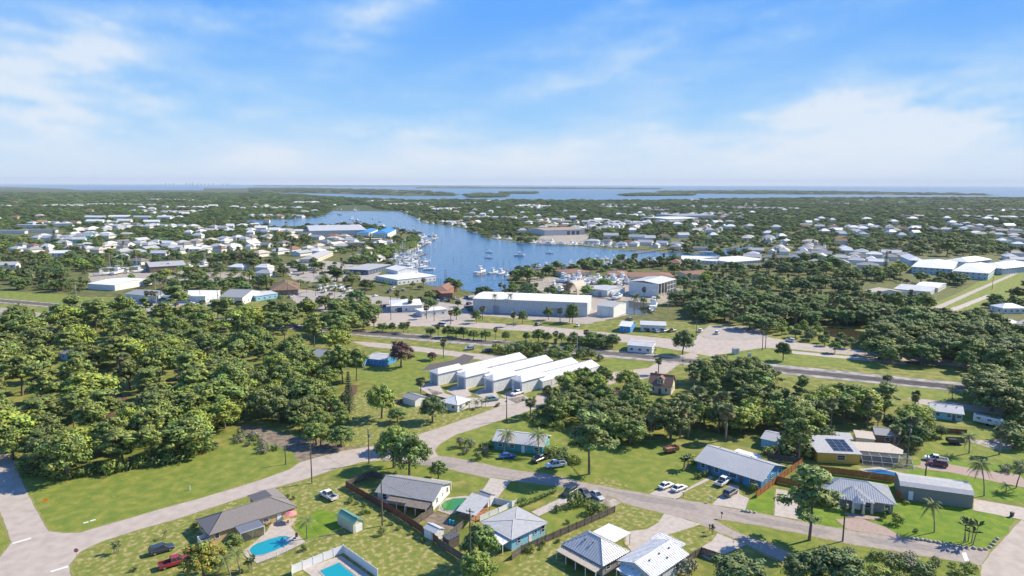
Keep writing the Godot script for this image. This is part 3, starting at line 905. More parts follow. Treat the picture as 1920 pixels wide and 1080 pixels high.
func tree_meshes(kind: String, variant: int) -> Array:
	var key := "tree%s%d" % [kind, variant]
	if cache.has(key): return cache[key]
	rng.seed = hash(key)
	var trunk := MB.new()
	var crown := MB.new()
	var lobes := []
	var out: Array
	if kind == "broadleaf" or kind == "bright" or kind == "dark" or kind == "purple" or kind == "flower":
		# unit tree: 10 m tall, crown about 10 m wide
		var base: Color = {"broadleaf": Color(0.14, 0.21, 0.05), "bright": Color(0.215, 0.29, 0.05), "dark": Color(0.105, 0.155, 0.045), "purple": Color(0.13, 0.075, 0.06), "flower": Color(0.19, 0.23, 0.03)}[kind]
		base = base * [1.0, 0.8, 1.25, 1.05][variant % 4]
		if variant % 4 == 3: base = Color(base.r * 1.2, base.g * 1.05, base.b * 0.9)
		var fork := Vector3(rng.randf_range(-0.3, 0.3), 3.0, rng.randf_range(-0.3, 0.3))
		trunk.path([Vector3.ZERO, Vector3(0.08, 1.5, 0), fork], 0.34, 0.24, 7)
		var n := 52 + variant % 3 * 8
		for i in n:
			var a := TAU * i * 0.618 + rng.randf() * 0.7
			var q := sqrt((i + 0.5) / n)
			var rr := q * rng.randf_range(2.4, 4.6)
			var c := Vector3(cos(a) * rr, 5.9 + (1.0 - q * q) * 2.5 + rng.randf_range(-2.0, 0.9), sin(a) * rr)
			var s := rng.randf_range(0.45, 1.25)
			lobes.append([c, Vector3(s * 1.1, s * 0.9, s * 1.1)])
		for i in 5:
			var a := TAU * i / 5 + rng.randf()
			lobes.append([Vector3(cos(a) * 3.2, 4.3 + rng.randf_range(-0.6, 0.5), sin(a) * 3.2), Vector3(1.5, 1.1, 1.5)])
		for l in lobes:
			if rng.randf() < 0.3: trunk.path([fork, fork.lerp(l[0], 0.5) + Vector3(0, 0.3, 0), l[0]], 0.16, 0.05, 5)
			lobe(crown, l[0], l[1], 115, 0.52, vary(base, 0.24), 0.4, 1.0)
			if kind == "flower":
				for i in 9:
					var d := Vector3(rng.randfn(), absf(rng.randfn()), rng.randfn()).normalized()
					crown.col = Color(0.30, 0.11, 0.02)
					leaf(crown, l[0] + d * l[1] * 1.1, d, 0.5)
		out = [trunk.mesh(M.bark), crown.mesh(M.leaf)]
	elif kind == "pine":
		# 14 m tall, round open head of needle tufts, about 9 m wide
		var base: Color = Color(0.175, 0.235, 0.052) * [1.0, 0.8, 1.2, 1.0][variant % 4]
		if variant % 4 == 3: base = Color(base.r * 1.15, base.g * 1.05, base.b)
		var lean := Vector3(rng.randf_range(-0.7, 0.7), 0, rng.randf_range(-0.7, 0.7))
		trunk.path([Vector3.ZERO, Vector3(0, 4, 0) + lean * 0.3, Vector3(0, 8.5, 0) + lean * 0.7, Vector3(0, 12.5, 0) + lean], 0.27, 0.08, 7)
		for i in 54:
			var q := (i + 0.5) / 54.0
			var a := TAU * i * 0.618 + rng.randf()
			var rr := sin(PI * (0.18 + 0.80 * q)) * rng.randf_range(1.6, 4.7)
			var c := Vector3(cos(a) * rr, 6.6 + 6.6 * q + rng.randf_range(-0.5, 0.5), sin(a) * rr) + lean * 0.8
			var s := rng.randf_range(0.5, 1.1)
			lobes.append([c, Vector3(s * 1.15, s * 0.85, s * 1.15)])
			var st := Vector3(0, c.y - 0.9 - rr * 0.15, 0) + lean * (c.y / 13.0)
			trunk.path([st, st.lerp(c, 0.6) + Vector3(0, -0.1, 0), c], 0.09, 0.03, 4)
		for l in lobes:
			lobe(crown, l[0], l[1], 110, 0.52, vary(base, 0.24), 0.4, 1.7)
		out = [trunk.mesh(M.bark), crown.mesh(M.leaf)]
	elif kind == "tallpine":
		# 17 m tall, long bare trunk, loose uneven head
		var base := Color(0.17, 0.225, 0.055)
		trunk.path([Vector3.ZERO, Vector3(0.1, 5, 0.1), Vector3(0.0, 10, 0), Vector3(0.2, 16, 0.1)], 0.28, 0.07, 7)
		for i in 36:
			var q := rng.randf()
			var a := TAU * i * 0.618 + rng.randf() * 0.8
			var rr := (1.0 - q * 0.62) * rng.randf_range(1.4, 5.0)
			var c := Vector3(cos(a) * rr, 8.2 + 8.0 * q, sin(a) * rr)
			lobes.append([c, Vector3(1.25, 0.75, 1.25) * rng.randf_range(0.7, 1.25)])
			trunk.path([Vector3(0.05, c.y - 0.6, 0.05), Vector3(0.05, c.y - 0.4, 0.05).lerp(c, 0.6), c], 0.08, 0.03, 4)
		for l in lobes: lobe(crown, l[0], l[1], 120, 0.6, vary(base, 0.2), 0.35, 1.7)
		out = [trunk.mesh(M.bark), crown.mesh(M.leaf)]
	elif kind == "norfolk":
		var base := Color(0.07, 0.11, 0.04)
		trunk.path([Vector3.ZERO, Vector3(0, 13, 0)], 0.24, 0.03, 7)
		for i in 18:
			var y := 1.2 + i * 0.66
			var rr := (1.0 - i / 18.5) * 2.7 + 0.2
			for k in 8:
				var a := TAU * (k + 0.4 * i) / 8
				var e := Vector3(cos(a) * rr, y - 0.1 * rr, sin(a) * rr)
				for j in 16:
					var t := rng.randf_range(0.1, 1.0)
					crown.col = vary(base, 0.25)
					leaf(crown, Vector3(0, y, 0).lerp(e, t) + Vector3(rng.randf() - 0.5, rng.randf() - 0.5, rng.randf() - 0.5) * 0.3, Vector3(rng.randf() - 0.5, 1.0, rng.randf() - 0.5).normalized(), 0.42, 1.5)
		out = [trunk.mesh(M.bark), crown.mesh(M.leaf)]
	elif kind == "sabal":
		# cabbage palm: 8 m, ball of fan leaves, some brown ones hanging under it
		var y := 6.6
		trunk.path([Vector3.ZERO, Vector3(0.1, 3, 0), Vector3(0, y, 0)], 0.22, 0.18, 7)
		for i in 46:
			var dead := i >= 36
			var d := Vector3(rng.randfn(), rng.randfn() * 0.8 + (-1.1 if dead else 0.35), rng.randfn()).normalized()
			var r := rng.randf_range(1.25, 1.75)
			var hub := Vector3(0, y + 0.2, 0) + d * r * 0.55
			trunk.tube(Vector3(0, y, 0), hub, 0.025, 0.02, 3, false)
			var s := d.cross(Vector3.UP).normalized()
			var u := s.cross(d).normalized()
			crown.col = vary(Color(0.24, 0.18, 0.09) if dead else Color(0.15, 0.185, 0.06), 0.25)
			for k in 9:
				var a := (k - 4) * 0.30
				var tip := hub + (d * cos(a) + s * sin(a)) * r * 0.72 + u * rng.randf_range(-0.15, 0.1) - Vector3(0, 0.2 + 0.12 * absf(a), 0)
				var e := (d * -sin(a) + s * cos(a)) * 0.16
				crown.tri(hub, hub.lerp(tip, 0.55) + e, tip); crown.tri(hub, tip, hub.lerp(tip, 0.55) - e)
		out = [trunk.mesh(M.palm_bark), crown.mesh(M.leaf)]
	elif kind == "coconut" or kind == "royal" or kind == "youngpalm":
		var hgt := {"coconut": 8.0, "royal": 11.0, "youngpalm": 2.6}[kind] as float
		var lean := {"coconut": 1.6, "royal": 0.1, "youngpalm": 0.1}[kind] as float
		var top := Vector3(lean, hgt, 0)
		trunk.path([Vector3.ZERO, Vector3(lean * 0.15, hgt * 0.3, 0), Vector3(lean * 0.5, hgt * 0.65, 0), top], 0.22 if kind != "youngpalm" else 0.12, 0.13 if kind != "youngpalm" else 0.08, 7)
		var nf := {"coconut": 22, "royal": 18, "youngpalm": 11}[kind] as int
		for i in nf:
			var a := TAU * i * 0.618 + rng.randf() * 0.3
			var up := lerpf(1.1, -0.55, float(i) / nf) + rng.randf_range(-0.15, 0.15)
			var fl := {"coconut": 3.9, "royal": 3.4, "youngpalm": 1.9}[kind] as float * rng.randf_range(0.85, 1.1)
			var dir := Vector3(cos(a), 0, sin(a))
			var side := Vector3(-sin(a), 0, cos(a))
			var prev := top
			var dead := i > nf - 4 and kind == "coconut"
			crown.col = vary(Color(0.26, 0.20, 0.10) if dead else Color(0.16, 0.195, 0.055), 0.22)
			for k in range(1, 9):
				var t := k / 8.0
				var q := top + dir * fl * t * (1.0 - 0.12 * t) + Vector3(0, fl * (sin(up) * t - 0.62 * t * t), 0)
				crown.tube(prev, q, 0.035, 0.03, 3, false)
				var w := fl * 0.20 * sin(PI * clampf(t * 0.86 + 0.12, 0, 1)) + 0.06
				for s in [-1, 1]:
					for h in 2:
						var o := prev.lerp(q, 0.25 + 0.5 * h)
						var tip: Vector3 = o + side * s * w + (q - prev) * 0.9 - Vector3(0, w * 0.55, 0)
						crown.tri(o, o + (q - prev) * 0.42, tip)
				prev = q
		out = [trunk.mesh(M.palm_bark), crown.mesh(M.leaf)]
	elif kind == "banana":
		for i in 5:
			var b := Vector3(rng.randf_range(-0.8, 0.8), 0, rng.randf_range(-0.8, 0.8))
			var t := b + Vector3(rng.randf_range(-0.5, 0.5), rng.randf_range(2.2, 4.4), rng.randf_range(-0.5, 0.5))
			trunk.tube(b, t, 0.11, 0.07, 5)
			for k in 7:
				var a := TAU * k / 7 + rng.randf()
				var d := Vector3(cos(a), rng.randf_range(0.5, 1.5), sin(a)).normalized()
				var s := d.cross(Vector3.UP).normalized() * 0.36
				var q := t + d * 1.1
				var e := t + d * 2.1 - Vector3(0, 0.5, 0)
				crown.col = vary(Color(0.07, 0.11, 0.03), 0.3)
				crown.quad(t, q + s, e, q - s)
		out = [trunk.mesh(M.palm_bark), crown.mesh(M.leaf)]
	elif kind == "bush" or kind == "brightbush" or kind == "greybush":
		# 2 m tall, 2.6 m wide
		var base: Color = {"bush": Color(0.13, 0.19, 0.045), "brightbush": Color(0.20, 0.25, 0.04), "greybush": Color(0.19, 0.19, 0.12)}[kind]
		for i in 6:
			trunk.tube(Vector3.ZERO, Vector3(rng.randf_range(-0.7, 0.7), 1.1, rng.randf_range(-0.7, 0.7)), 0.04, 0.02, 4)
			lobes.append([Vector3(rng.randf_range(-0.75, 0.75), rng.randf_range(0.6, 1.3), rng.randf_range(-0.75, 0.75)), Vector3.ONE * rng.randf_range(0.5, 0.8)])
		for l in lobes: lobe(crown, l[0], l[1], 110, 0.26, vary(base, 0.15), 0.28, 1.1, lobes)
		out = [trunk.mesh(M.bark), crown.mesh(M.leaf)]
	cache[key] = out
	return out

func plant(kind: String, variant: int, at: Vector3, turn: float, grow: Vector3, called: String, label: String, category: String, group := "") -> Node3D:
	var m := tree_meshes(kind, variant)
	var o := thing(called, label, category, at, turn, group)
	o.scale = grow
	part(o, "trunk" if category != "shrub" else "stem", m[0])
	part(o, "crown" if category != "shrub" else "foliage", m[1])
	return o

func hedge(label: String, pts: Array, high: float, wide: float, base := Color(0.13, 0.19, 0.04)) -> void:
	rng.seed = hash(label)
	var o := thing("hedge", label, "hedge", V([pts[0], pts[1]]))
	var f := MB.new()
	var s := MB.new()
	var org := V([pts[0], pts[1]])
	for i in range(0, pts.size() - 2, 2):
		var a := V([pts[i], pts[i + 1]]) - org
		var b := V([pts[i + 2], pts[i + 3]]) - org
		var n := int(a.distance_to(b) / 0.7) + 1
		for k in n:
			var p := a.lerp(b, (k + 0.5) / n)
			s.tube(p, p + Vector3(0, high * 0.7, 0), 0.03, 0.02, 4)
			lobe(f, p + Vector3(rng.randf_range(-0.1, 0.1), high * 0.55, rng.randf_range(-0.1, 0.1)), Vector3(0.6, high * 0.5, wide * 0.5) * rng.randf_range(0.9, 1.15), 90, 0.24, vary(base, 0.12), 0.25)
	part(o, "stem", s.mesh(M.bark)).set_meta("kind", "stuff")
	part(o, "foliage", f.mesh(M.leaf))

# ------------------------------------------------------------------ single things
func storage_building(k: int, p: Array) -> void:
	var o := thing("storage_building", ["white storage building with raised front bay, the one beside the bright lawn", "white storage building with raised front bay, second from the bright lawn", "white storage building with raised front bay, second from the street palms", "white storage building with raised front bay, the one nearest the street palms".replace("nearest", "next to")][k], "storage building", V(p), deg_to_rad(43.0), "white storage buildings in a row")
	var len: float = p[2]
	var mb := MB.new()
	mb.prism(PackedVector2Array([Vector2(0, 2.7), Vector2(12, 2.7), Vector2(12, -2.7), Vector2(0, -2.7)]), 0, 4.7)
	part(o, "front_bay", mb.mesh(M.w_white))
	var rb := MB.new()
	rb.prism(PackedVector2Array([Vector2(9.0, 4.5), Vector2(len, 4.5), Vector2(len, -4.5), Vector2(9.0, -4.5)]), 0, 3.3)
	for s in [-1, 1]:
		var x: float = 9.0 if s < 0 else len
		if s > 0: rb.tri(Vector3(x, 3.3, 4.5), Vector3(x, 3.3, -4.5), Vector3(x, 4.8, 0))
		else: rb.tri(Vector3(x, 3.3, -4.5), Vector3(x, 3.3, 4.5), Vector3(x, 4.8, 0))
	part(o, "rear_hall", rb.mesh(M.w_white))
	for s in [1, -1]:
		var a := Vector3(-0.4, 4.68, 3.1 * s)
		var b := Vector3(12.3, 4.68, 3.1 * s)
		if s > 0: slope(o, a, b, Vector3(12.3, 6.0, 0), Vector3(1.9, 6.0, 0), M.r_bright, 1.0)
		else: slope(o, b, a, Vector3(1.9, 6.0, 0), Vector3(12.3, 6.0, 0), M.r_bright, 1.0)
		a = Vector3(8.8, 3.34, 4.62 * s); b = Vector3(len + 0.3, 3.34, 4.62 * s)
		if s > 0: slope(o, a, b, Vector3(len + 0.3, 4.95, 0), Vector3(8.8, 4.95, 0), M.r_bright, 1.5)
		else: slope(o, b, a, Vector3(8.8, 4.95, 0), Vector3(len + 0.3, 4.95, 0), M.r_bright, 1.5)
	slope(o, Vector3(-0.4, 4.68, -3.1), Vector3(-0.4, 4.68, 3.1), Vector3(1.9, 6.0, 0), Vector3(1.9, 6.0, 0), M.r_bright, 1.0)
	var gb := MB.new()
	gb.tri(Vector3(12.0, 4.7, 2.7), Vector3(12.0, 4.7, -2.7), Vector3(12.0, 5.9, 0))
	part(o, "gable_panel", gb.mesh(M.w_white))
	var d := MB.new()
	d.box(Vector3(-0.05, 1.95, 0.2), Vector3(0.08, 3.9, 3.3))
	for i in 9: d.box(Vector3(-0.1, 0.35 + i * 0.42, 0.2), Vector3(0.03, 0.04, 3.3))
	part(o, "roller_door", d.mesh(M.door_grey))
	var l := MB.new()
	l.box(Vector3(-0.12, 2.6, -1.9), Vector3(0.16, 0.3, 0.16))
	part(o, "wall_lantern", l.mesh(M.dark_steel))
	for i in 3:
		var vb := MB.new()
		vb.tube(Vector3.ZERO, Vector3(0, 0.5, 0), 0.12, 0.12, 6)
		part(o, "roof_vent", vb.mesh(M.steel), Vector3(15.0 + i * 7.0, 4.3, 1.6))
	for i in int((len - 14) / 6):
		opening(o, "f", 15.0 + i * 6.0 - 0.0, 1.0, 2.6, 2.2, len, 9.0, "roller_door", M.door_white)

func screen_cage(o: Node3D) -> void:
	# sloping screened enclosure between the cream roof and the pool, in the yellow house's own axes
	var f := MB.new()
	var s := MB.new()
	var a := Vector3(5.9, 2.9, 2.6)
	for i in 6:
		var x := 6.2 + i * 2.5
		var z0 := 1.9 + i * 0.28
		var z1 := z0 + 4.6
		f.tube(Vector3(x, 2.75, z0), Vector3(x, 2.3, z0 + 2.6), 0.05, 0.05, 4)
		f.tube(Vector3(x, 2.3, z0 + 2.6), Vector3(x, 0.0, z1), 0.05, 0.05, 4)
		if i < 5:
			var w := Vector3(2.5, 0, 0.28)
			for q in [Vector3(x, 2.75, z0), Vector3(x, 2.3, z0 + 2.6), Vector3(x, 1.1, z0 + 3.65), Vector3(x, 0.05, z1)]: f.tube(q, q + w, 0.045, 0.045, 4)
			s.quad(Vector3(x, 2.3, z0 + 2.6), Vector3(x, 2.3, z0 + 2.6) + w, Vector3(x, 2.75, z0) + w, Vector3(x, 2.75, z0))
			s.quad(Vector3(x, 0.05, z1), Vector3(x, 0.05, z1) + w, Vector3(x, 2.3, z0 + 2.6) + w, Vector3(x, 2.3, z0 + 2.6))
	part(o, "screen_frame", f.mesh(M.frame))
	part(o, "screen_mesh", s.mesh(M.screen))

func extras_on_houses(made: Dictionary) -> void:
	var d: Dictionary = HOUSES.tan
	var o: Node3D = made.tan
	# rear wing, striped patio roof, fenced air conditioner
	var w := MB.new()
	w.prism(PackedVector2Array([Vector2(3.6, -d.W / 2 + 0.1), Vector2(d.L / 2, -d.W / 2 + 0.1), Vector2(d.L / 2, -d.W / 2 - 4.0), Vector2(3.6, -d.W / 2 - 4.0)]), 0, d.e)
	part(o, "rear_wing", w.mesh(M.w_tan))
	var ex: float = d.L / 2 + 0.5
	var ez: float = -d.W / 2 - 4.5
	var ry: float = d.e + 1.5
	slope(o, Vector3(ex, d.e + 0.06, -1.0), Vector3(ex, d.e + 0.06, ez), Vector3(6.4, ry, ez + 3.0), Vector3(6.4, ry, -1.0), M.r_shingle, 0)
	slope(o, Vector3(3.1, d.e + 0.06, ez), Vector3(3.1, d.e + 0.06, -1.0), Vector3(6.4, ry, -1.0), Vector3(6.4, ry, ez + 3.0), M.r_shingle, 0)
	slope(o, Vector3(ex, d.e + 0.06, ez), Vector3(3.1, d.e + 0.06, ez), Vector3(6.4, ry, ez + 3.0), Vector3(6.4, ry, ez + 3.0), M.r_shingle, 0)
	lean_to(o, d, "f", -4.4, 0.9, 3.6, 2.5, 2.25, M.trim, 0.0, true, "patio_roof")
	for i in 13:
		var sb := MB.new()
		sb.box(Vector3(-4.25 + i * 0.42, 2.46, d.W / 2 + 1.85), Vector3(0.16, 0.07, 3.55), Basis(Vector3.RIGHT, 0.07))
		part(o, "roof_strip", sb.mesh(M.r_dark if i % 1 == 0 else M.trim))
	var sc := MB.new()
	sc.box(Vector3(-1.75, 1.05, d.W / 2 + 3.5), Vector3(5.0, 2.1, 0.03))
	part(o, "porch_screen", sc.mesh(M.screen))
	var ac := MB.new()
	for q in [[Vector3(-d.L / 2 - 1.0, 0.75, d.W / 2 - 0.2), Vector3(2.0, 1.5, 0.06)], [Vector3(-d.L / 2 - 1.0, 0.75, d.W / 2 - 2.6), Vector3(2.0, 1.5, 0.06)], [Vector3(-d.L / 2 - 2.0, 0.75, d.W / 2 - 1.4), Vector3(0.06, 1.5, 2.4)]]: ac.box(q[0], q[1])
	part(o, "service_screen", ac.mesh(M.vinyl))
	var au := MB.new()
	au.box(Vector3(-d.L / 2 - 1.0, 0.45, d.W / 2 - 1.4), Vector3(0.9, 0.9, 0.9))
	part(o, "air_conditioner", au.mesh(M.dark_steel))
	# white house: two weathered lean-to roofs and a small front porch
	d = HOUSES.white
	o = made.white
	lean_to(o, d, "f", -3.6, 1.6, 2.4, 2.45, 2.1, M.r_old, 0.4)
	lean_to(o, d, "f", 1.6, 7.2, 3.4, 2.42, 1.95, M.r_old, 0.4)
	lean_to(o, d, "b", -7.0, -1.5, 1.8, 2.5, 2.2, M.r_white, 0.5)
	# pyramid-roofed house: beige porch roof
	d = HOUSES.pyramid
	o = made.pyramid
	lean_to(o, d, "f", -d.L / 2 - 0.3, d.L / 2 + 0.2, 2.3, 2.35, 1.95, M.r_cream, 0.5)
	# light blue house: white awning
	lean_to(made.blueflat, HOUSES.blueflat, "l", 0.5, 4.6, 2.6, 2.55, 2.3, M.r_bright, 0.0)
	# long gable house: flat wing and porch
	d = HOUSES.twin
	o = made.twin
	var fw := MB.new()
	fw.box(Vector3(d.L / 2 + 1.6, 1.4, -1.4), Vector3(3.0, 2.8, 5.2))
	part(o, "flat_wing", fw.mesh(M.w_silver))
	slope(o, Vector3(d.L / 2 - 0.3, 2.95, 1.6), Vector3(d.L / 2 + 3.6, 2.95, 1.6), Vector3(d.L / 2 + 3.6, 3.1, -4.6), Vector3(d.L / 2 - 0.3, 3.1, -4.6), M.r_bright, 0.6)
	lean_to(o, d, "l", -3.0, 1.5, 2.4, 2.7, 2.5, M.r_bright, 0.5)
	# blue house: rear flat roof
	lean_to(made.blue, HOUSES.blue, "b", -2.0, 5.0, 3.2, 2.7, 2.5, M.r_bright, 0.6)
	# grey hip-roofed house: front wing with its own gable, small entrance gable, columns
	d = HOUSES.greyhip
	o = made.greyhip
	var zf: float = d.W / 2
	for q in [[-4.6, 3.6, 1.6, 2.0, -2.6], [-1.2, 1.6, 2.6, 1.0, -0.2]]:
		var x0: float = q[0]
		var x1: float = q[1]
		var out: float = q[2]
		var xm := (x0 + x1) / 2
		var ey: float = d.e + 0.02 - q[2] * 0.05
		slope(o, Vector3(x0, ey, zf + out), Vector3(x0, ey, zf + q[4]).lerp(Vector3(x0, ey, zf - 1.0), 0.0), Vector3(xm, ey + q[3], zf - 2.6), Vector3(xm, ey + q[3], zf + out - (x1 - x0) * 0.42), M.r_white, 0.5)
		slope(o, Vector3(x1, ey, zf + q[4]), Vector3(x1, ey, zf + out), Vector3(xm, ey + q[3], zf + out - (x1 - x0) * 0.42), Vector3(xm, ey + q[3], zf - 2.6), M.r_white, 0.5)
		slope(o, Vector3(x0, ey, zf + out), Vector3(x1, ey, zf + out), Vector3(xm, ey + q[3], zf + out - (x1 - x0) * 0.42), Vector3(xm, ey + q[3], zf + out - (x1 - x0) * 0.42), M.r_white, 0.5)
	for x in [-3.9, -0.9, 1.3, 3.2]:
		var c := MB.new()
		c.box(Vector3(0, 1.3, 0), Vector3(0.42, 2.6, 0.42))
		c.box(Vector3(0, 0.35, 0), Vector3(0.6, 0.7, 0.6))
		part(o, "column", c.mesh(M.w_cream), Vector3(x, 0, zf + (1.3 if absf(x) > 2 else 2.2)))
	opening(o, "f", 0.2, 0.05, 1.6, 2.1, d.L, d.W, "door", M.door_white)
	opening(o, "f", 2.4, 0.8, 1.4, 1.3, d.L, d.W)
	# yellow house: solar panels, carport half, cream roof, screen cage
	d = HOUSES.yellow
	o = made.yellow
	for i in 3:
		for j in 4:
			var sp := MB.new()
			sp.box(Vector3.ZERO, Vector3(1.62, 0.05, 1.85))
			var fr := MB.new()
			for s in [-1, 1]:
				fr.box(Vector3(s * 0.82, 0, 0), Vector3(0.03, 0.07, 1.9)); fr.box(Vector3(0, 0, s * 0.94), Vector3(1.62, 0.07, 0.03))
			var tilt: float = atan(d.r / (d.W + 0.8))
			var zz := 3.6 - j * 1.95
			var pn := part(o, "solar_panel", sp.mesh(M.solar), Vector3(-0.1 + i * 1.72, d.e + 0.22 + (d.W / 2 + 0.4 - zz) * tan(tilt), zz))
			pn.rotation.x = tilt
			part(pn, "frame", fr.mesh(M.steel))
	var cw := MB.new()
	cw.prism(PackedVector2Array([Vector2(6.0, 2.0), Vector2(16.6, 3.1), Vector2(18.0, 0.6), Vector2(16.4, -3.2), Vector2(6.0, -3.6)]), 0, 2.6)
	part(o, "side_wing", cw.mesh(M.w_cream))
	var cr := MB.new()
	cr.prism(PackedVector2Array([Vector2(5.6, 2.6), Vector2(17.2, 3.9), Vector2(18.7, 0.8), Vector2(17.0, -3.9), Vector2(5.6, -4.2)]), 2.62, 2.86)
	part(o, "flat_roof", cr.mesh(M.r_cream))
	screen_cage(o)
	# cottage dormer
	d = HOUSES.cottage
	o = made.cottage
	var db := MB.new()
	db.box(Vector3(0, d.e + 1.4, d.W / 4 + 0.5), Vector3(2.2, 1.9, 2.0))
	var dm := part(o, "dormer", db.mesh(M.w_cream))
	slope(dm, Vector3(-1.5, d.e + 2.2, d.W / 4 + 1.8), Vector3(-1.5, d.e + 2.2, d.W / 4 - 1.5), Vector3(0, d.e + 3.2, d.W / 4 - 1.5), Vector3(0, d.e + 3.2, d.W / 4 + 1.8), M.r_terra, 0, "dormer_roof")
	slope(dm, Vector3(1.5, d.e + 2.2, d.W / 4 - 1.5), Vector3(1.5, d.e + 2.2, d.W / 4 + 1.8), Vector3(0, d.e + 3.2, d.W / 4 + 1.8), Vector3(0, d.e + 3.2, d.W / 4 - 1.5), M.r_terra, 0, "dormer_roof")
	var wm := window_mesh(0.7, 1.2)
	for s in [-1, 1]: part(dm, "window", wm[0], Vector3(s * 0.5, d.e + 1.4, d.W / 4 + 1.53))
	for s in [-1, 1]: part(dm, "pane", wm[1], Vector3(s * 0.5, d.e + 1.4, d.W / 4 + 1.53))
	var ch := MB.new()
	ch.box(Vector3(-2.4, d.e + 3.2, -0.6), Vector3(0.7, 1.4, 0.7))
	part(o, "chimney", ch.mesh(M.w_brick))

func hangar() -> void:
	var p: Dictionary = {"x": 99.3, "z": -474.0}
	var o := thing("boat_hangar", "big white boat hangar with one long open side of steel frames", "hangar", Vector3(p.x, 0, p.z), deg_to_rad(-36.0))
	var L := 22.0
	var W := 30.0
	var mb := MB.new()
	mb.box(Vector3(0, 4.6, W / 2), Vector3(L, 9.2, 0.3))
	mb.box(Vector3(0, 4.6, -W / 2), Vector3(L, 9.2, 0.3))
	mb.box(Vector3(-L / 2, 4.6, 0), Vector3(0.3, 9.2, W - 0.3))
	part(o, "wall", mb.mesh(M.w_white))
	slope(o, Vector3(-L / 2 - 0.3, 9.3, W / 2 + 0.3), Vector3(-L / 2 - 0.3, 9.3, -W / 2 - 0.3), Vector3(0, 10.6, -W / 2 - 0.3), Vector3(0, 10.6, W / 2 + 0.3), M.r_bright, 2.0)
	slope(o, Vector3(L / 2 + 0.3, 9.3, -W / 2 - 0.3), Vector3(L / 2 + 0.3, 9.3, W / 2 + 0.3), Vector3(0, 10.6, W / 2 + 0.3), Vector3(0, 10.6, -W / 2 - 0.3), M.r_bright, 2.0)
	for i in 7:
		var c := MB.new()
		c.box(Vector3(L / 2 - 0.2, 4.6, -W / 2 + W * i / 6), Vector3(0.3, 9.2, 0.3))
		part(o, "column", c.mesh(M.trim))
	for y in [3.2, 6.4]:
		var c := MB.new()
		c.box(Vector3(L / 2 - 0.2, y, -W / 4), Vector3(0.2, 0.2, W / 2))
		part(o, "girder", c.mesh(M.trim))
	# arched tent
	var t := thing("arched_tent", "pale arched fabric boat tent open at the front", "tent", Vector3(44.5, 0, -470.0), deg_to_rad(-12))
	var ab := MB.new()
	var n := 14
	for i in n:
		var a := PI * i / n
		var b := PI * (i + 1) / n
		var pa := Vector3(0, sin(a) * 6.6 + 2.6, cos(a) * 5.2)
		var pb := Vector3(0, sin(b) * 6.6 + 2.6, cos(b) * 5.2)
		for k in 8:
			var x := -8.0 + k * 2.0
			ab.quad(pa + Vector3(x, 0, 0), pa + Vector3(x + 1.96, 0.0, 0), pb + Vector3(x + 1.96, 0, 0), pb + Vector3(x, 0, 0))
	for s in [-1, 1]: ab.box(Vector3(0, 1.3, s * 5.2), Vector3(16, 2.6, 0.1))
	part(t, "fabric", ab.mesh(M.r_cream))
	t.rotation.y = deg_to_rad(58)
	for k in 5:
		var rb := MB.new()
		for i in n:
			var a := PI * i / n
			var b := PI * (i + 1) / n
			rb.tube(Vector3(-8.0 + k * 4.0, sin(a) * 6.5 + 2.6, cos(a) * 5.1), Vector3(-8.0 + k * 4.0, sin(b) * 6.5 + 2.6, cos(b) * 5.1), 0.08, 0.08, 4, false)
		part(t, "hoop", rb.mesh(M.steel))

func railway() -> void:
	for k in TRACK.size():
		var o := thing("railway_track", ["rusty railway track on grey ballast, the one toward the highway", "rusty railway track on grey ballast, the one toward the houses"][k], "railway", Vector3.ZERO, 0, "railway tracks")
		var sl := MB.new()
		var r := [MB.new(), MB.new()]
		var f: Array = TRACK[k]
		for i in range(0, f.size() - 2, 2):
			var a := Vector3(f[i], 0, f[i + 1])
			var b := Vector3(f[i + 2], 0, f[i + 3])
			var d := (b - a).normalized()
			var s := Vector3(-d.z, 0, d.x)
			var turn := Basis(Vector3.UP, atan2(-d.z, d.x))
			for j in 2:
				var q := s * (0.75 if j else -0.75)
				r[j].box((a + b) / 2 + q + Vector3(0, 0.30, 0), Vector3(a.distance_to(b), 0.16, 0.08), turn)
			var n := int(a.distance_to(b) / 0.62)
			for j in n: sl.box(a.lerp(b, (j + 0.5) / n) + Vector3(0, 0.14, 0), Vector3(0.25, 0.18, 2.6), turn)
		part(o, "rail", r[0].mesh(M.rail)); part(o, "rail", r[1].mesh(M.rail))
		part(o, "sleeper", sl.mesh(M.sleeper)).set_meta("kind", "stuff")

func crossing_signal(label: String, at: Vector3, turn: float) -> void:
	var o := thing("crossing_signal", label, "crossing signal", at, turn, "railway crossing signals")
	var p := MB.new()
	p.tube(Vector3.ZERO, Vector3(0, 4.4, 0), 0.09, 0.08, 6)
	part(o, "mast", p.mesh(M.steel))
	for s in [-1, 1]:
		var c := MB.new()
		c.box(Vector3(0, 4.0, 0.06), Vector3(1.3, 0.22, 0.04), Basis(Vector3.BACK, s * PI / 4))
		part(o, "crossbuck", c.mesh(M.paint))
		var l := MB.new()
		l.tube(Vector3(s * 0.4, 2.9, 0), Vector3(s * 0.4, 2.9, 0.16), 0.3, 0.3, 10)
		part(o, "signal_lamp", l.mesh(M.dark_steel))
	var g := MB.new()
	g.box(Vector3(0, 1.1, 0.15), Vector3(0.4, 0.6, 0.4))
	g.tube(Vector3(0, 1.2, 0.2), Vector3(0.6, 6.8, 0.2), 0.06, 0.03, 5)
	part(o, "gate_arm", g.mesh(M.paint))

